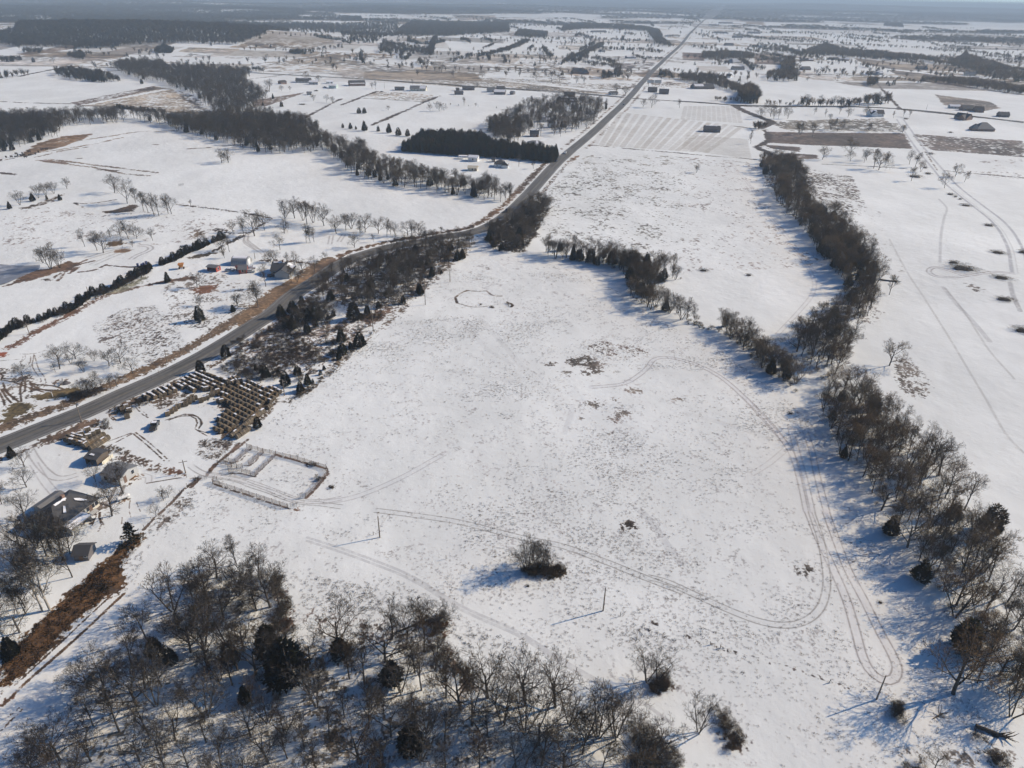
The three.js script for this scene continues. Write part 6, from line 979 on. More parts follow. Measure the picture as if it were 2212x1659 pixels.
{ const { c, th, L } = site('X2', 325, 475, 505, 500, 4.8), o = thing('open_shed', 'dark flat roofed open shed with a snow patch beside the bales', 'shed', c, th); gable(o, { L: L * 1.1, W: 4.8, H: 2.3, rise: 0.5, wall: C.brown, roof: C.rDark, open: 1, over: 0.35 }); for (const s of [-0.5, 0, 0.5]) part('post', box(0.16, 2.2, 0.16, s * L, 1.1, 2.3), C.brown, o); part('side_panel', box(0.1, 1.1, 4.4, L * 0.55 + 1.1, 0.55, -0.4), C.cream, o); part('snow_patch', quadGeo([[[-L * 0.3, 2.78, 1.4], [L * 0.2, 2.74, 1.5], [L * 0.14, 2.86, 0.9], [-L * 0.24, 2.88, 0.7]]]), C.snow, o); }
{ const { c, th, L } = site('X2', 590, 775, 925, 850, 6.6), o = thing('metal_garage', 'grey metal roofed garage with pale gable end beside brown leaf litter', 'garage', c, th); gable(o, { L, W: 6.6, H: 2.4, rise: 1.1, wall: C.greyWall, roof: C.rGrey, over: 0.25 }); for (const s of [-0.25, 0.25]) windowAt(o, s * L, 1.5, 3.33); const d = doorAt(o, 0, 0); d.position.set(L * 0.5 + 0.03, 0, 1.6); d.rotation.y = Math.PI / 2; windowAt(o, L * 0.5 + 0.03, 1.6, -1.3, Math.PI / 2); }
{ const { c, th, L } = site('Y3', 650, 1345, 790, 1340, 4.5), o = thing('garden_shed', 'small dark shed under the trees beside the brown ditch', 'shed', c, th); gable(o, { L: L * 0.9, W: 4, H: 2, rise: 1.1, wall: C.dark, roof: C.rDark }); doorAt(o, 0, 2.03, 0, 0.95, 1.9); windowAt(o, L * 0.3, 1.4, 2.03, 0, 0.6, 0.6); }
{ const { c, th, L } = site('X1', 535, 215, 790, 222, 7.5), o = thing('quonset_hut', 'long pale metal quonset hut with rounded roof behind the red shed', 'shed', c, th), sh = new THREE.Shape(); sh.absarc(0, 0, 3.75, 0, Math.PI); sh.lineTo(3.75, 0); const g = new THREE.ExtrudeGeometry(sh, { depth: L, bevelEnabled: false, curveSegments: 16 }).rotateY(Math.PI / 2).translate(-L / 2, -0.1, 0); g.computeVertexNormals(); part('shell', g, C.rMetal, o); for (let k = 0; k <= 8; k++) part('rib', new THREE.TorusGeometry(3.78, 0.05, 5, 16, Math.PI).rotateY(Math.PI / 2).translate(-L / 2 + (k * L) / 8, -0.1, 0), C.rGrey, o); part('door', box(0.08, 2.6, 3, L / 2 + 0.03, 1.3, 0), C.white, o); const sn = new THREE.CylinderGeometry(3.83, 3.83, L * 0.9, 8, 1, true, -0.5, 0.75).rotateX(-Math.PI / 2).rotateY(Math.PI / 2).translate(0, -0.1, 0); part('snow_patch', sn, C.snow, o); }
building('red_shed', 'bright red shed with grey gable roof in the yard across the highway', 'shed', 'X1', [665, 345, 795, 338], 4.6, { wall: C.red, roof: C.rGrey, H: 2.3, rise: 1.3, windows: 1 }); building('red_shed', 'open fronted red loafing shed with grey flat roof at the pasture edge', 'shed', 'X1', [155, 300, 300, 318], 3.6, { wall: C.red, roof: C.rGrey, H: 2.3, rise: 0.5, open: 1 }); building('red_shed', 'tiny red lean-to behind the bright red shed', 'shed', 'X1', [622, 292, 690, 290], 2.4, { wall: C.red, roof: C.rRed, H: 1.8, rise: 0.4, windows: 0 });
building('house', 'dark roofed house with bright snow edges under big bare trees by the highway', 'house', 'X1', [1190, 375, 1420, 378], 10, { wall: C.greyWall, roof: C.rDark, H: 2.7, rise: 2.6, snow: 'r', wing: [11, 7, 3, 3.4], wingSnow: 'l', chimney: 1 });
const BL = (zone, label, q4, d, q, kind = 'farm building', name = 'farm_building') => building(name, label, kind, zone, q4, d, q);
BL('X5', 'white barn with snow on its roof in front of the cedar block', [505, 735, 655, 740], 7.5, { wall: C.white, roof: C.rMetal, H: 3.2, rise: 1.4, snow: 'f', big: 1 }, 'barn', 'barn'); BL('X5', 'low cream shed below the white barn', [500, 888, 650, 895], 6, { wall: C.cream, roof: C.cream, H: 2.4, rise: 1.2 }, 'shed', 'shed'); BL('X5', 'white farmhouse with dark hip roof and porch near the cedar block', [930, 832, 1110, 838], 9.5, { wall: C.white, roof: C.rDark, H: 2.7, rise: 2.6, hip: 0.9, wing: [6, 5, 4, 4], wingSnow: 'f' }, 'house', 'house'); BL('X5', 'small grey shed behind the white farmhouse', [888, 748, 940, 750], 4, { wall: C.greyWall, roof: C.rDark, H: 2.4, rise: 1.6, windows: 0 }, 'shed', 'shed');
{ const { c, th, L } = site('X5', 345, 700, 490, 702, 5), o = thing('carport', 'white carport with snowy flat roof beside the white barn', 'carport', c, th); part('roof', box(L, 0.12, 5, 0, 2.4, 0), C.white, o); part('snow_patch', box(L - 0.3, 0.1, 4.7, 0, 2.51, 0), C.snow, o); for (const sx of [-0.46, 0, 0.46]) for (const sz of [-2.2, 2.2]) part('post', box(0.1, 2.4, 0.1, sx * L, 1.17, sz), C.trim, o); }
BL('X5', 'pale ranch house with grey hip roof on the open lawn', [1470, 497, 1720, 500], 10, { wall: C.cream, roof: C.rGrey, H: 2.6, rise: 2, hip: 0.9, snow: 'l', wing: [7, 6, 5, 3], wingSnow: 'h' }, 'house', 'house'); BL('X5', 'dark gabled house with a white snow edge above the ranch house', [1505, 338, 1645, 340], 9, { wall: C.brick, roof: C.rDark, H: 2.7, rise: 3, snow: 'r', chimney: 1 }, 'house', 'house'); BL('X5', 'pale two storey house among the grove trees', [1815, 195, 1915, 195], 7, { wall: C.greyWall, roof: C.rDark, H: 5, rise: 2 }, 'house', 'house'); BL('X5', 'long dark roofed house hidden in the grove', [1000, 165, 1190, 160], 8, { wall: C.greyWall, roof: C.rDark, snow: 'r' }, 'house', 'house'); BL('W2', 'house roof showing in the middle of the grove', [1170, 790, 1290, 790], 9, { wall: C.greyWall, roof: C.rGrey, snow: 'l' }, 'house', 'house'); BL('W2', 'house at the back of the grove with snow streaked roof', [1400, 530, 1640, 535], 11, { wall: C.brick, roof: C.rDark, snow: 'e' }, 'house', 'house'); BL('W2', 'dark roofed house on the lane behind the grove', [1480, 455, 1610, 458], 11, { wall: C.brick, roof: C.rDark, rise: 3 }, 'house', 'house');
BL('W1', 'pale green barn with white end at the far left farm', [635, 262, 730, 264], 12, { wall: C.green, roof: C.snow, H: 4, rise: 2, big: 1 }, 'barn', 'barn'); BL('W1', 'long pale shed at the far left farm', [375, 210, 495, 212], 9, { wall: C.greyWall, roof: C.rMetal, H: 3.2, snow: 'f' }, 'shed', 'shed'); BL('W1', 'dark farmhouse behind trees at the far left farm', [205, 188, 400, 190], 12, { wall: C.greyWall, roof: C.rDark, rise: 3.4, snow: 'r' }, 'house', 'house'); BL('W1', 'snow roofed shed behind the pale green barn', [605, 202, 690, 200], 8, { wall: C.white, roof: C.snow, H: 3 }, 'shed', 'shed'); BL('W1', 'large dark roofed farmhouse wrapped in bare trees, right of the barn', [905, 232, 1110, 228], 13, { wall: C.brick, roof: C.rDark, rise: 4, H: 3.2, snow: 'e' }, 'house', 'house'); BL('W1', 'weathered red brown barn at the far left', [15, 208, 90, 204], 9, { wall: C.brick, roof: C.rBrown, H: 3 }, 'barn', 'barn'); BL('W1', 'small grey shed by the round trees', [350, 348, 410, 348], 7, { wall: C.greyWall, roof: C.rGrey, H: 2.6 }, 'shed', 'shed'); BL('W1', 'grey green roofed house standing alone in the middle fields', [1685, 296, 1890, 296], 13, { wall: C.cream, roof: C.rGrey, rise: 3.4, H: 3, snow: 'l' }, 'house', 'house'); BL('W1', 'low dark shed left of the lone middle house', [1490, 288, 1610, 288], 9, { wall: C.dark, roof: C.rDark, H: 2.6 }, 'shed', 'shed');
BL('W2', 'dark shed at the left of the middle farm', [160, 374, 310, 374], 10, { wall: C.dark, roof: C.rDark, H: 3.2 }, 'shed', 'shed'); BL('W2', 'low dark shed nearest the fence at the middle farm', [55, 432, 165, 432], 8, { wall: C.dark, roof: C.rDark, H: 2.8 }, 'shed', 'shed'); BL('W2', 'tiny dark shed at the left end of the middle farm', [72, 383, 112, 383], 6, { wall: C.dark, roof: C.rDark, windows: 0 }, 'shed', 'shed'); BL('W2', 'green grey barn in the middle farm', [470, 400, 572, 402], 11, { wall: C.greyWall, roof: C.rGrey, H: 3.4 }, 'barn', 'barn'); BL('W2', 'snow roofed barn in the middle farm', [560, 428, 705, 432], 12, { wall: C.dark, roof: C.rMetal, H: 3.4, snow: 'f' }, 'barn', 'barn'); BL('W2', 'barn by the lane behind the middle farm', [608, 368, 702, 368], 9, { wall: C.dark, roof: C.rDark, H: 3, snow: 'r' }, 'barn', 'barn'); BL('W2', 'small dark shed at the right end of the middle farm', [768, 430, 812, 432], 8, { wall: C.dark, roof: C.rGrey }, 'shed', 'shed'); BL('W2', 'large house with steep dark hip roof alone in the stubble field', [1570, 160, 1770, 166], 17, { wall: C.brick, roof: C.rDark, H: 3.4, rise: 6, hip: 0.7, wing: [12, 9, 12, 7], wingSnow: 'f', chimney: 1 }, 'house', 'house'); BL('W2', 'small house under a bare tree beside the highway junction', [2080, 436, 2170, 436], 9, { wall: C.greyWall, roof: C.rDark }, 'house', 'house');
BL('Z6', 'dark barn with rounded roof alone in the mown field', [140, 192, 242, 196], 9, { wall: C.dark, roof: C.rDark, H: 3.4, rise: 2.6, snow: 'r' }, 'barn', 'barn'); BL('W3', 'long house left of the brown crop strip', [1310, 522, 1475, 528], 12, { wall: C.brick, roof: C.rDark, snow: 'l' }, 'house', 'house'); BL('W3', 'left of two joined low houses beside the brown crop strip', [1690, 508, 1800, 510], 12, { wall: C.dark, roof: C.rDark, snow: 'r' }, 'house', 'house'); BL('W3', 'right of two joined low houses beside the brown crop strip', [1822, 518, 1935, 524], 12, { wall: C.brick, roof: C.rGrey, snow: 'f' }, 'house', 'house'); BL('W3', 'pale pyramid roofed barn below the far trees', [430, 556, 540, 552], 20, { wall: C.greyWall, roof: C.rMetal, rise: 6, hip: 0.9 }, 'barn', 'barn'); BL('W3', 'dark house on the hedged lane, right of the junction', [430, 642, 580, 644], 13, { wall: C.greyWall, roof: C.rDark, rise: 4, snow: 'r' }, 'house', 'house'); BL('W3', 'dark shed with a white end in the creek hedgerow', [335, 738, 398, 742], 9, { wall: C.white, roof: C.rDark, rise: 3 }, 'shed', 'shed'); BL('W3', 'dark gabled house behind a broad tree on the hedged lane', [1340, 645, 1440, 645], 14, { wall: C.brick, roof: C.rDark, rise: 4 }, 'house', 'house'); BL('W3', 'long low building near the highway far off', [195, 166, 360, 170], 22, { wall: C.greyWall, roof: C.rDark, rise: 4 }); BL('W3', 'wide roofed building farthest along the highway', [260, 40, 430, 42], 30, { wall: C.dark, roof: C.rGrey, rise: 6 }); BL('W3', 'flat building beside the far highway', [130, 66, 230, 68], 24, { wall: C.dark, roof: C.rGrey, rise: 4 }); BL('W3', 'far house in the loose village trees, upper one', [440, 226, 560, 228], 18, { wall: C.greyWall, roof: C.rDark, rise: 5 }, 'house', 'house'); BL('W3', 'far house in the loose village trees, left one', [330, 326, 440, 328], 16, { wall: C.greyWall, roof: C.rDark, rise: 4 }, 'house', 'house'); BL('W3', 'far house in the loose village trees, middle one', [690, 346, 770, 348], 15, { wall: C.cream, roof: C.rDark, rise: 4 }, 'house', 'house'); BL('W3', 'far steep roofed house in the loose village trees', [820, 358, 872, 356], 15, { wall: C.greyWall, roof: C.rDark, rise: 7 }, 'house', 'house'); BL('W3', 'far long house behind the tall dark tree mass', [1210, 402, 1300, 404], 14, { wall: C.dark, roof: C.rDark, rise: 3 }, 'house', 'house'); BL('W3', 'far long building behind a tree row', [620, 168, 785, 172], 24, { wall: C.dark, roof: C.rGrey, rise: 4 });
BL('W4', 'grey roofed house beside the hedged lane on the right', [195, 306, 385, 308], 13, { wall: C.greyWall, roof: C.rGrey, rise: 3.4, snow: 'l', wing: [10, 8, 3, 5] }, 'house', 'house'); BL('W4', 'dark house between the two brown crop strips', [835, 236, 960, 240], 12, { wall: C.dark, roof: C.rDark, rise: 4, wing: [9, 7, 6, 4] }, 'house', 'house'); BL('W4', 'grey house with gable window below the hillside trees', [1450, 316, 1585, 322], 14, { wall: C.cream, roof: C.rGrey, rise: 4 }, 'house', 'house'); BL('W4', 'pale shed nearest the hillside trees', [1545, 378, 1630, 380], 10, { wall: C.white, roof: C.rGrey, rise: 3 }, 'shed', 'shed'); BL('W4', 'long flat shed beside the brown field on the right lane', [1252, 742, 1385, 748], 8, { wall: C.greyWall, roof: C.snow, H: 3 }, 'shed', 'shed'); BL('W4', 'dark house under trees on the right lane, left one', [1420, 772, 1560, 776], 11, { wall: C.brick, roof: C.rDark, rise: 3.6 }, 'house', 'house'); BL('W4', 'dark house under trees on the right lane, right one', [1580, 792, 1690, 797], 11, { wall: C.brick, roof: C.rDark, rise: 4 }, 'house', 'house'); BL('W4', 'dark ranch house at the far end of the right lane', [1890, 852, 2020, 858], 10, { wall: C.dark, roof: C.rDark, rise: 3, snow: 'r' }, 'house', 'house'); BL('W4', 'dark many gabled house in the open snow right of the drive', [1300, 872, 1465, 898], 12, { wall: C.brick, roof: C.rDark, rise: 4, wing: [10, 7, 3, 5], chimney: 1 }, 'house', 'house'); BL('W4', 'big house with tall pyramid roof at the right', [1600, 1035, 1830, 1042], 15, { wall: C.brick, roof: C.rGrey, rise: 5.5, hip: 0.95, wing: [8, 8, -10, 3] }, 'house', 'house'); BL('W4', 'pale house with snow streaked gables beside the thin trees', [215, 848, 395, 850], 11, { wall: C.white, roof: C.rDark, H: 3.6, rise: 3.6, snow: 'h', wing: [8, 7, -4, 4] }, 'house', 'house'); BL('Z3', 'dark sprawling house in the field above the right lane', [75, 577, 205, 578], 16, { wall: C.dark, roof: C.rDark, rise: 4.5, snow: 'h' }, 'house', 'house');
BL('Z2', 'house with snow roof at the upper far field, right of the dark wood', [1630, 210, 1720, 210], 16, { wall: C.dark, roof: C.rDark, rise: 4 }, 'house', 'house'); BL('Z2', 'far house among cedars near the highway, lower one', [1675, 338, 1710, 338], 12, { wall: C.greyWall, roof: C.rGrey }, 'house', 'house'); BL('Z2', 'far house among cedars near the highway, right one', [1850, 378, 1910, 378], 12, { wall: C.greyWall, roof: C.rGrey, snow: 'f' }, 'house', 'house'); BL('Z2', 'left of two dark houses right of the highway junction', [1990, 598, 2045, 600], 12, { wall: C.dark, roof: C.rDark, rise: 4 }, 'house', 'house'); BL('Z2', 'right of two dark houses right of the highway junction', [2060, 610, 2120, 612], 12, { wall: C.dark, roof: C.rDark, rise: 4 }, 'house', 'house'); BL('Z2', 'far white building beside the upper highway', [2120, 238, 2190, 236], 14, { wall: C.greyWall, roof: C.rGrey }, 'house', 'house'); BL('Z1', 'far farmhouse in dark trees at the upper left', [1880, 340, 1930, 340], 14, { wall: C.greyWall, roof: C.rDark }, 'house', 'house'); BL('Z2', 'far dark house on the rise at the upper left of the long wood', [210, 134, 250, 134], 18, { wall: C.dark, roof: C.rDark, rise: 5 }, 'house', 'house');
// ---------------------------------------------------------------- vehicles
const paintM = (r, g, b) => new THREE.MeshPhysicalMaterial({ color: lin(r, g, b), roughness: 0.35, clearcoat: 0.6, clearcoatRoughness: 0.15 }), tyre = mat(0.02, 0.02, 0.02, 0.9), hub = mat(0.4, 0.4, 0.4, 0.35, { metalness: 0.7 });
function vehicle(label, zone, x, y, heading, color, kind, snowTop) {
  const p = typeof zone === 'string' ? G(zone, x, y) : zone; const o = thing(kind === 'pickup' ? 'pickup_truck' : 'parked_car', label, kind === 'pickup' ? 'truck' : 'car', p.clone(), heading);
  if (typeof zone !== 'string') o.name = numbered(kind === 'pickup' ? 'pickup_truck' : 'moving_car');
  const side = kind === 'pickup' ? [[-2.7, 0.45], [-2.7, 1.0], [-0.6, 1.05], [-0.5, 1.78], [0.75, 1.8], [1.35, 1.12], [2.6, 1.0], [2.7, 0.5]] : [[-2.2, 0.4], [-2.25, 0.85], [-1.7, 1.0], [-1.2, 1.42], [0.35, 1.45], [1.05, 0.98], [2.1, 0.82], [2.2, 0.4]];
  const sh = new THREE.Shape(side.map(([a, b]) => new THREE.Vector2(a, b))), W = kind === 'pickup' ? 1.9 : 1.75;
  part('body', new THREE.ExtrudeGeometry(sh, { depth: W - 0.16, bevelEnabled: true, bevelSize: 0.08, bevelThickness: 0.08, bevelSegments: 2 }).translate(0, 0, -(W - 0.16) / 2), color, o);
  const cab = kind === 'pickup' ? [-0.42, 1.14, 0.75, 0.4] : [-1.3, 1.0, 0.95, 0.3];
  for (const s of [-1, 1]) part('side_window', box(cab[1] - cab[0], cab[3], 0.03, (cab[0] + cab[1]) / 2 - 0.15, kind === 'pickup' ? 1.45 : 1.2, s * (W / 2 + 0.005)), C.glass, o);
  part('windscreen', box(0.04, 0.62, W - 0.3).rotateZ(0.72).translate(kind === 'pickup' ? 1.1 : 0.76, kind === 'pickup' ? 1.5 : 1.26, 0), C.glass, o); part('rear_window', box(0.04, 0.45, W - 0.3).rotateZ(kind === 'pickup' ? 0 : -0.85).translate(kind === 'pickup' ? -0.62 : -1.52, kind === 'pickup' ? 1.45 : 1.24, 0), C.glass, o);
  if (kind === 'pickup') part('bed', box(1.9, 0.06, W - 0.2, -1.62, 1.1, 0), mat(0.02, 0.02, 0.02), o);
  for (const sx of [-1.45, 1.5]) for (const s of [-1, 1]) { const w = part('wheel', new THREE.CylinderGeometry(0.36, 0.36, 0.24, 14).rotateX(Math.PI / 2), tyre, o); w.position.set(sx, 0.36, s * (W / 2 - 0.08)); part('rim', new THREE.CylinderGeometry(0.2, 0.2, 0.26, 10).rotateX(Math.PI / 2), hub, w); }
  for (const s of [-0.6, 0.6]) { part('headlight', box(0.06, 0.16, 0.3, (kind === 'pickup' ? 2.72 : 2.22), 0.75, s), C.trim, o); part('tail_light', box(0.05, 0.2, 0.2, (kind === 'pickup' ? -2.8 : -2.3), 0.8, s), C.red, o); }
  if (snowTop) part('snow_patch', box(1.2, 0.08, W - 0.4, kind === 'pickup' ? 0.15 : -0.4, kind === 'pickup' ? 1.92 : 1.56, 0), C.snow, o);
  return o;
}
vehicle('black pickup truck parked in the middle of the bale yard', 'Y1', 1256, 1388, 1.75, paintM(0.012, 0.013, 0.016), 'pickup', true);
vehicle('white car beside the red shed', 'X1', 865, 262, 0.25, paintM(0.7, 0.7, 0.7), 'car'); vehicle('pale car right of the bright red shed', 'X1', 855, 320, 0.1, paintM(0.5, 0.5, 0.46), 'car'); vehicle('silver car in front of the quonset hut', 'X1', 520, 300, 0.2, paintM(0.4, 0.42, 0.44), 'car', true); vehicle('dark car beside the dark roofed house', 'X1', 1225, 385, 0.3, paintM(0.03, 0.03, 0.035), 'pickup');
vehicle('dark pickup at the pale green barn', 'W1', 580, 252, 0.1, paintM(0.03, 0.03, 0.035), 'pickup'); vehicle('small dark car near the lone middle house drive', 'W1', 1322, 310, 0, paintM(0.06, 0.05, 0.05), 'car'); vehicle('dark trailer truck in the snow at the far left farm', 'W1', 470, 298, 0.1, paintM(0.08, 0.08, 0.08), 'pickup');
const onRoad = (zone, x, y, side, label, color, kind) => { const g = G(zone, x, y); let bi = 0, bd = 1e9; highway.forEach((p, i) => { const d = Math.hypot(p.x - g.x, p.z - g.z); if (d < bd) { bd = d; bi = i; } }); const a = highway[bi - 1] ?? highway[bi], b = highway[bi + 1] ?? highway[bi], th = Math.atan2(-(b.z - a.z), b.x - a.x); const l = Math.hypot(b.x - a.x, b.z - a.z), q = new THREE.Vector3(highway[bi].x - ((b.z - a.z) / l) * side * 2, 0, highway[bi].z + ((b.x - a.x) / l) * side * 2); q.y = land(q.x, q.z) + 0.12 + Math.max(0, -q.z - 300) * 0.0004; vehicle(label, q, 0, 0, side > 0 ? th : th + Math.PI, color, kind); };
onRoad('Z5', 1000, 778, 1, 'white pickup on the outer lane of the highway bend', paintM(0.7, 0.7, 0.7), 'pickup'); onRoad('Z5', 1100, 714, -1, 'dark pickup on the highway just past the bend', paintM(0.02, 0.02, 0.025), 'pickup'); onRoad('Z5', 1462, 335, -1, 'white car on the highway beside the cedar block', paintM(0.7, 0.7, 0.7), 'car'); onRoad('Z5', 1410, 384, -1, 'dark car on the highway near the cedar block', paintM(0.03, 0.03, 0.04), 'car'); onRoad('Z5', 1818, 18, 1, 'dark car far up the highway near the junction', paintM(0.02, 0.02, 0.02), 'car');
// ---------------------------------------------------------------- cattle at the left edge
{
  const mc = new MarchingCubes(36, mat(1, 1, 1), false, false, 40000); mc.isolation = 0;
  const bones = [[[-0.75, 1.0, 0], [0.55, 1.05, 0], 0.4, 0.42], [[0.55, 1.1, 0], [1.05, 1.0, 0], 0.3, 0.2], [[1.0, 1.02, 0], [1.35, 0.8, 0], 0.18, 0.11], ...[-0.2, 0.2].flatMap((z) => [[[0.5, 0.8, z], [0.52, 0.4, z], 0.15, 0.09], [[0.52, 0.4, z], [0.52, 0.06, z], 0.085, 0.075], [[-0.75, 0.85, z], [-0.68, 0.45, z], 0.2, 0.1], [[-0.68, 0.45, z], [-0.75, 0.06, z], 0.09, 0.075]]), [[-1.1, 1.2, 0], [-1.2, 0.6, 0], 0.05, 0.045], [[1.1, 1.12, 0.1], [1.1, 1.14, 0.26], 0.05, 0.04], [[1.1, 1.12, -0.1], [1.1, 1.14, -0.26], 0.05, 0.04]];
  const N = 36, S = 3.0;
  for (let k = 0; k < N; k++) for (let j = 0; j < N; j++) for (let i = 0; i < N; i++) {
    const x = ((i - N / 2) / (N / 2)) * (S / 2), y = ((j - N / 2) / (N / 2)) * (S / 2) + 0.9, z = ((k - N / 2) / (N / 2)) * (S / 2); let s = 0;
    for (const [a, b, ra, rb] of bones) { const d = [b[0] - a[0], b[1] - a[1], b[2] - a[2]], t = clamp(((x - a[0]) * d[0] + (y - a[1]) * d[1] + (z - a[2]) * d[2]) / (d[0] ** 2 + d[1] ** 2 + d[2] ** 2), 0, 1), q = Math.hypot(x - a[0] - d[0] * t, y - a[1] - d[1] * t, z - a[2] - d[2] * t) - lerp(ra, rb, t); s += Math.exp(-q * 18); }
    mc.field[k * N * N + j * N + i] = Math.log(s) / 18;
  }
  mc.update();
  const g = new THREE.BufferGeometry(); g.setAttribute('position', new THREE.Float32BufferAttribute(mc.positionArray.slice(0, mc.count * 3), 3)); g.setAttribute('normal', new THREE.Float32BufferAttribute(mc.normalArray.slice(0, mc.count * 3), 3)); g.scale(S / 2, S / 2, S / 2).translate(0, 0.9, 0);
  const hide = [mat(0.016, 0.014, 0.014, 0.8), mat(0.035, 0.025, 0.02, 0.8)], r = rng(909);
  const where = ['under the trees at the frame edge', 'left in the muddy line', 'below the brush in the muddy line', 'uphill by the brush', 'middle of the muddy line', 'facing the pair in the muddy line', 'above the pair', 'right of the pair', 'alone on the white slope', 'by the pale mound', 'right of the pale mound', 'on the rutted slope', 'beside the red brown bush', 'right of the red brown bush', 'below the muddy line', 'at the frame edge'];
  rows('160,365 290,355 410,360 410,280 450,318 540,325 560,268 600,300 730,228 755,310 890,280 965,235 1060,175 1165,168 645,365 30,448').forEach(([x, y], i) => { const m = new THREE.Mesh(g, hide[i % 2]); m.name = numbered('cow'); m.position.copy(G('W6', x, y)); m.rotation.y = r() * 6.283; m.scale.setScalar(1.15); scene.add(tag(m, `black cow ${where[i]} at the left edge`, 'cow', 'black cattle at the left edge')); });
}
// ---------------------------------------------------------------- odds and ends of the yards and fields
{ const blue = mat(0.02, 0.035, 0.12, 0.5), rim = mat(0.03, 0.05, 0.15, 0.5); rows('1117,82 1150,84 1166,76 1186,64').forEach(([x, y], i) => { const o = thing('feed_barrel', `dark blue feed barrel in the snow above the cedar hedge, ${ord(i)} from the left`, 'barrel', G('Y1', x, y), 0, 'dark blue feed barrels'); part('drum', new THREE.CylinderGeometry(0.55, 0.5, 1.3, 14).translate(0, 0.65, 0), blue, o); part('rim', new THREE.TorusGeometry(0.55, 0.05, 6, 14).rotateX(Math.PI / 2).translate(0, 1.3, 0), rim, o); }); }
{ const o = thing('hopper_wagon', 'orange hopper wagon in the yard right of the cedar hedge', 'wagon', G('Y1', 1472, 102), 0.3), org = mat(0.5, 0.2, 0.04, 0.6); part('hopper', new THREE.CylinderGeometry(1.9, 0.9, 1.7, 4, 1).rotateY(Math.PI / 4).translate(0, 1.7, 0), org, o); part('chassis', box(2.6, 0.16, 1.2, 0, 0.72, 0), rustMetal, o); for (const a of [-1, 1]) for (const b of [-0.7, 0.7]) part('wheel', new THREE.CylinderGeometry(0.36, 0.36, 0.25, 12).rotateX(Math.PI / 2).translate(a, 0.36, b), tyre, o); part('hitch', box(1.6, 0.08, 0.1, 2, 0.6, 0), rustMetal, o); }
{ const o = thing('propane_tank', 'white propane tank on brown litter beside the farmhouse', 'tank', G('X2', 962, 1085), 0.75); part('tank', new THREE.CapsuleGeometry(0.5, 2.4, 8, 16).rotateZ(Math.PI / 2).translate(0, 0.85, 0), C.white, o); for (const s of [-0.9, 0.9]) part('leg', box(0.15, 0.5, 0.7, s, 0.2, 0), C.greyWall, o); part('valve_cover', new THREE.CylinderGeometry(0.15, 0.15, 0.2, 10).translate(0, 1.42, 0), C.trim, o); }
{ const log = (name, label, zone, t, r0, r1, m = BARK[2]) => { const pts = path(zone, t), c = pts[0].clone(), o = thing(name, label, 'log', new THREE.Vector3(c.x, 0, c.z)), T = newTri(), ps = pts.map((p, i) => new THREE.Vector3(p.x - c.x, land(p.x, p.z) + lerp(r0, r1, i / (pts.length - 1)) * 0.9, p.z - c.z)); limbTube(T, ps, ps.map((_, i) => lerp(r0, r1, i / (ps.length - 1))), 9); part('trunk', geo(T), m, o); const B = newTri(), e = ps[ps.length - 1], d = e.clone().sub(ps[0]).normalize(); for (let k = 0; k < 7; k++) { const q = e.clone().addScaledVector(d, rr(-1.5, 0)), v = new THREE.Vector3(d.x + rr(-0.9, 0.9), rr(0, 0.8), d.z + rr(-0.9, 0.9)).normalize(); limbTube(B, [q, q.clone().addScaledVector(v, rr(0.6, 1.6)), q.clone().addScaledVector(v, rr(1.8, 2.8)).add(new THREE.Vector3(rr(-0.4, 0.4), rr(-0.2, 0.3), rr(-0.4, 0.4)))], [r1 * 0.5, r1 * 0.3, 0.03], 5); } part('branch', geo(B), m, o); };
  log('fallen_log', 'thick dark fallen tree trunk in the scrub at the lower right corner', 'X7', '1510,885 1650,935 1800,990 1960,1045', 0.42, 0.3); log('fallen_log', 'fallen trunk with bare branches on the brushy wood corner', 'Y5', '520,712 580,690 640,665 700,630', 0.16, 0.24); log('fallen_log', 'dark log lying beside the creek woods on the right', 'Y7', '780,250 830,256 885,262', 0.35, 0.3); log('fallen_log', 'short upright broken stump with roots in the lower right snow', 'X7', '900,770 960,735 1030,700', 0.1, 0.16); log('fallen_log', 'fallen branch below the spreading oak', 'Y5', '1130,1172 1165,1160 1200,1140', 0.12, 0.08); }
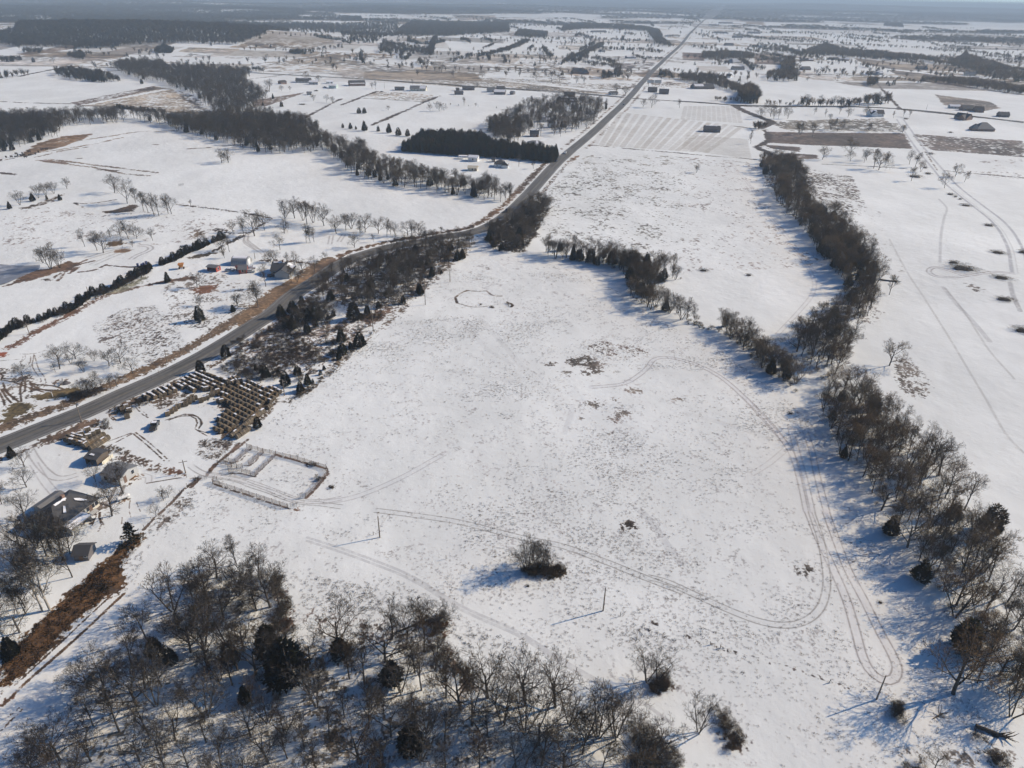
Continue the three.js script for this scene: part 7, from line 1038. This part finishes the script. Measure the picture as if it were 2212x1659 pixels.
{ const tw = [DRYTWIG, TWIG[2]]; let n = 0; const heap = (zone, x, y, w, hgt, label, m = 1) => { const o = thing('brush_pile', label, 'brush pile', G(zone, x, y)), s = SHAPES.bush[n++ % 2], k = hgt / 10; o.scale.set(w / 7, k, (w / 7) * 0.85); part('stem', s.trunk, BARK[2], o); part('twigs', s.crown, tw[m], o); const c = part('mound', new THREE.SphereGeometry(2.6, 14, 8, 0, Math.PI * 2, 0, Math.PI / 2).scale(1, 1.2, 1), BARK[2], o); const p = c.geometry.attributes.position; for (let i = 0; i < p.count; i++) { const q = 1 + 0.25 * vn(p.getX(i) * 1.3, p.getZ(i) * 1.3 + p.getY(i)); p.setXYZ(i, p.getX(i) * q, p.getY(i) * q, p.getZ(i) * q); } c.geometry.computeVertexNormals(); };
  const far6 = ['below the broad tree by the drive', 'second below the broad tree by the drive', 'third below the broad tree by the drive', 'where the drive bends', 'in the middle of the drive field', 'above the wheel loop by the drive', 'left above the wheel loop', 'right of the wheel loop', 'below the loop by the drive', 'at the right edge of the frame, lower one', 'at the right edge of the frame, upper one', 'the largest, beside the wheel loop'];
  rows('102,362,5 148,383,2.5 190,404,2.5 238,460,6 442,636,6 525,878,6.5 132,964,5 555,1100,7 580,1290,7 748,1570,7 748,875,6 218,1018,11').forEach(([x, y, w], i) => heap('W5', x, y, w, i > 8 ? 2 : 1.3, `low dark brush pile ${far6[i]}`)); rows('1505,482,10 1590,464,5 1570,425,4 1607,335,5 1520,368,4 1735,197,4 1445,108,6').forEach(([x, y, w], i) => heap('Z6', x, y, w, 1.6, `dark brush pile beside the upper drive, ${ord(i)} of seven`));
  heap('Y8', 1625, 352, 4, 1.2, 'small dark brush heap in the snow right of the tongue of trees'); heap('Y8', 1950, 385, 3, 1, 'tiny brush heap far right of the tongue of trees'); heap('Y7', 240, 1062, 1.5, 0.8, 'small dark stump heap inside the ringed wheel tracks'); heap('X3', 2072, 748, 1.6, 0.9, 'dark brush clump outside the right corral corner', 0); heap('Y6', 1365, 535, 1, 0.5, 'lone dark clod near the hairpin tracks'); heap('X8', 1015, 890, 1.2, 0.8, 'dark bush on the pond ice edge'); heap('X8', 1270, 950, 1.6, 0.9, 'dark brush under the small pond tree'); heap('W1', 290, 470, 9, 1.2, 'long brown brush patch in the far left field'); heap('Y5', 1300, 438, 0.8, 0.6, 'stub below the small pasture clump'); }
solo('X8', 'bush', '1295,905,700', 'small twiggy bare tree on the pond bank in the pasture');
{ const o = thing('scrap_heap', 'heap of scrap boards and tarps in the loose grove', 'scrap heap', G('W7', 1070, 745), 0.5); for (const [x, y, z, a, b, w, m] of [[-0.8, 0.5, 0, 0.4, 0.2, 2.2, C.white], [0.2, 0.4, 0.5, -0.3, 0.9, 2.6, C.brown], [0.9, 0.6, -0.4, 0.2, -0.5, 1.8, C.rBrown], [0, 0.9, 0, 0.6, 0.3, 1.6, C.greyWall]]) { const p = part('board', box(w, 0.12, 0.8), m, o); p.position.set(x, y, z); p.rotation.set(a, b, 0.2); } part('tarp', new THREE.SphereGeometry(1, 10, 6).scale(1.3, 0.5, 0.9).translate(1.6, 0.2, 0.4), C.dark, o); }
{ const o = thing('water_hydrant', 'white standpipe in the brown feeding lot beside the highway', 'standpipe', G('W7', 918, 960)); part('pipe', new THREE.CylinderGeometry(0.12, 0.12, 1.5, 10).translate(0, 0.75, 0), C.white, o); part('cap', new THREE.SphereGeometry(0.16, 10, 8).translate(0, 1.5, 0), C.white, o); }
{ const o = thing('billboard', 'small two panel roadside billboard above the two dark houses', 'billboard', G('Z2', 2025, 560), 0.2); for (const s of [-6, 6]) { part('panel', box(11, 4.5, 0.3, s, 7, 0), C.greyWall, o); for (const d of [-3, 3]) part('post', box(0.35, 6, 0.35, s + d, 2.8, 0), C.brown, o); } }
{ const o = thing('mailbox', 'dark mailbox on the outer verge of the highway bend', 'mailbox', G('Z5', 945, 788), 0.5); part('post', box(0.14, 1.3, 0.14, 0, 0.6, 0), postWood, o); part('box', new THREE.CapsuleGeometry(0.22, 0.5, 6, 10).rotateZ(Math.PI / 2).translate(0, 1.4, 0), C.dark, o); }

scene.traverse((o) => { if (o.isMesh) { o.castShadow = true; o.receiveShadow = true; } });
renderer.render(scene, camera);
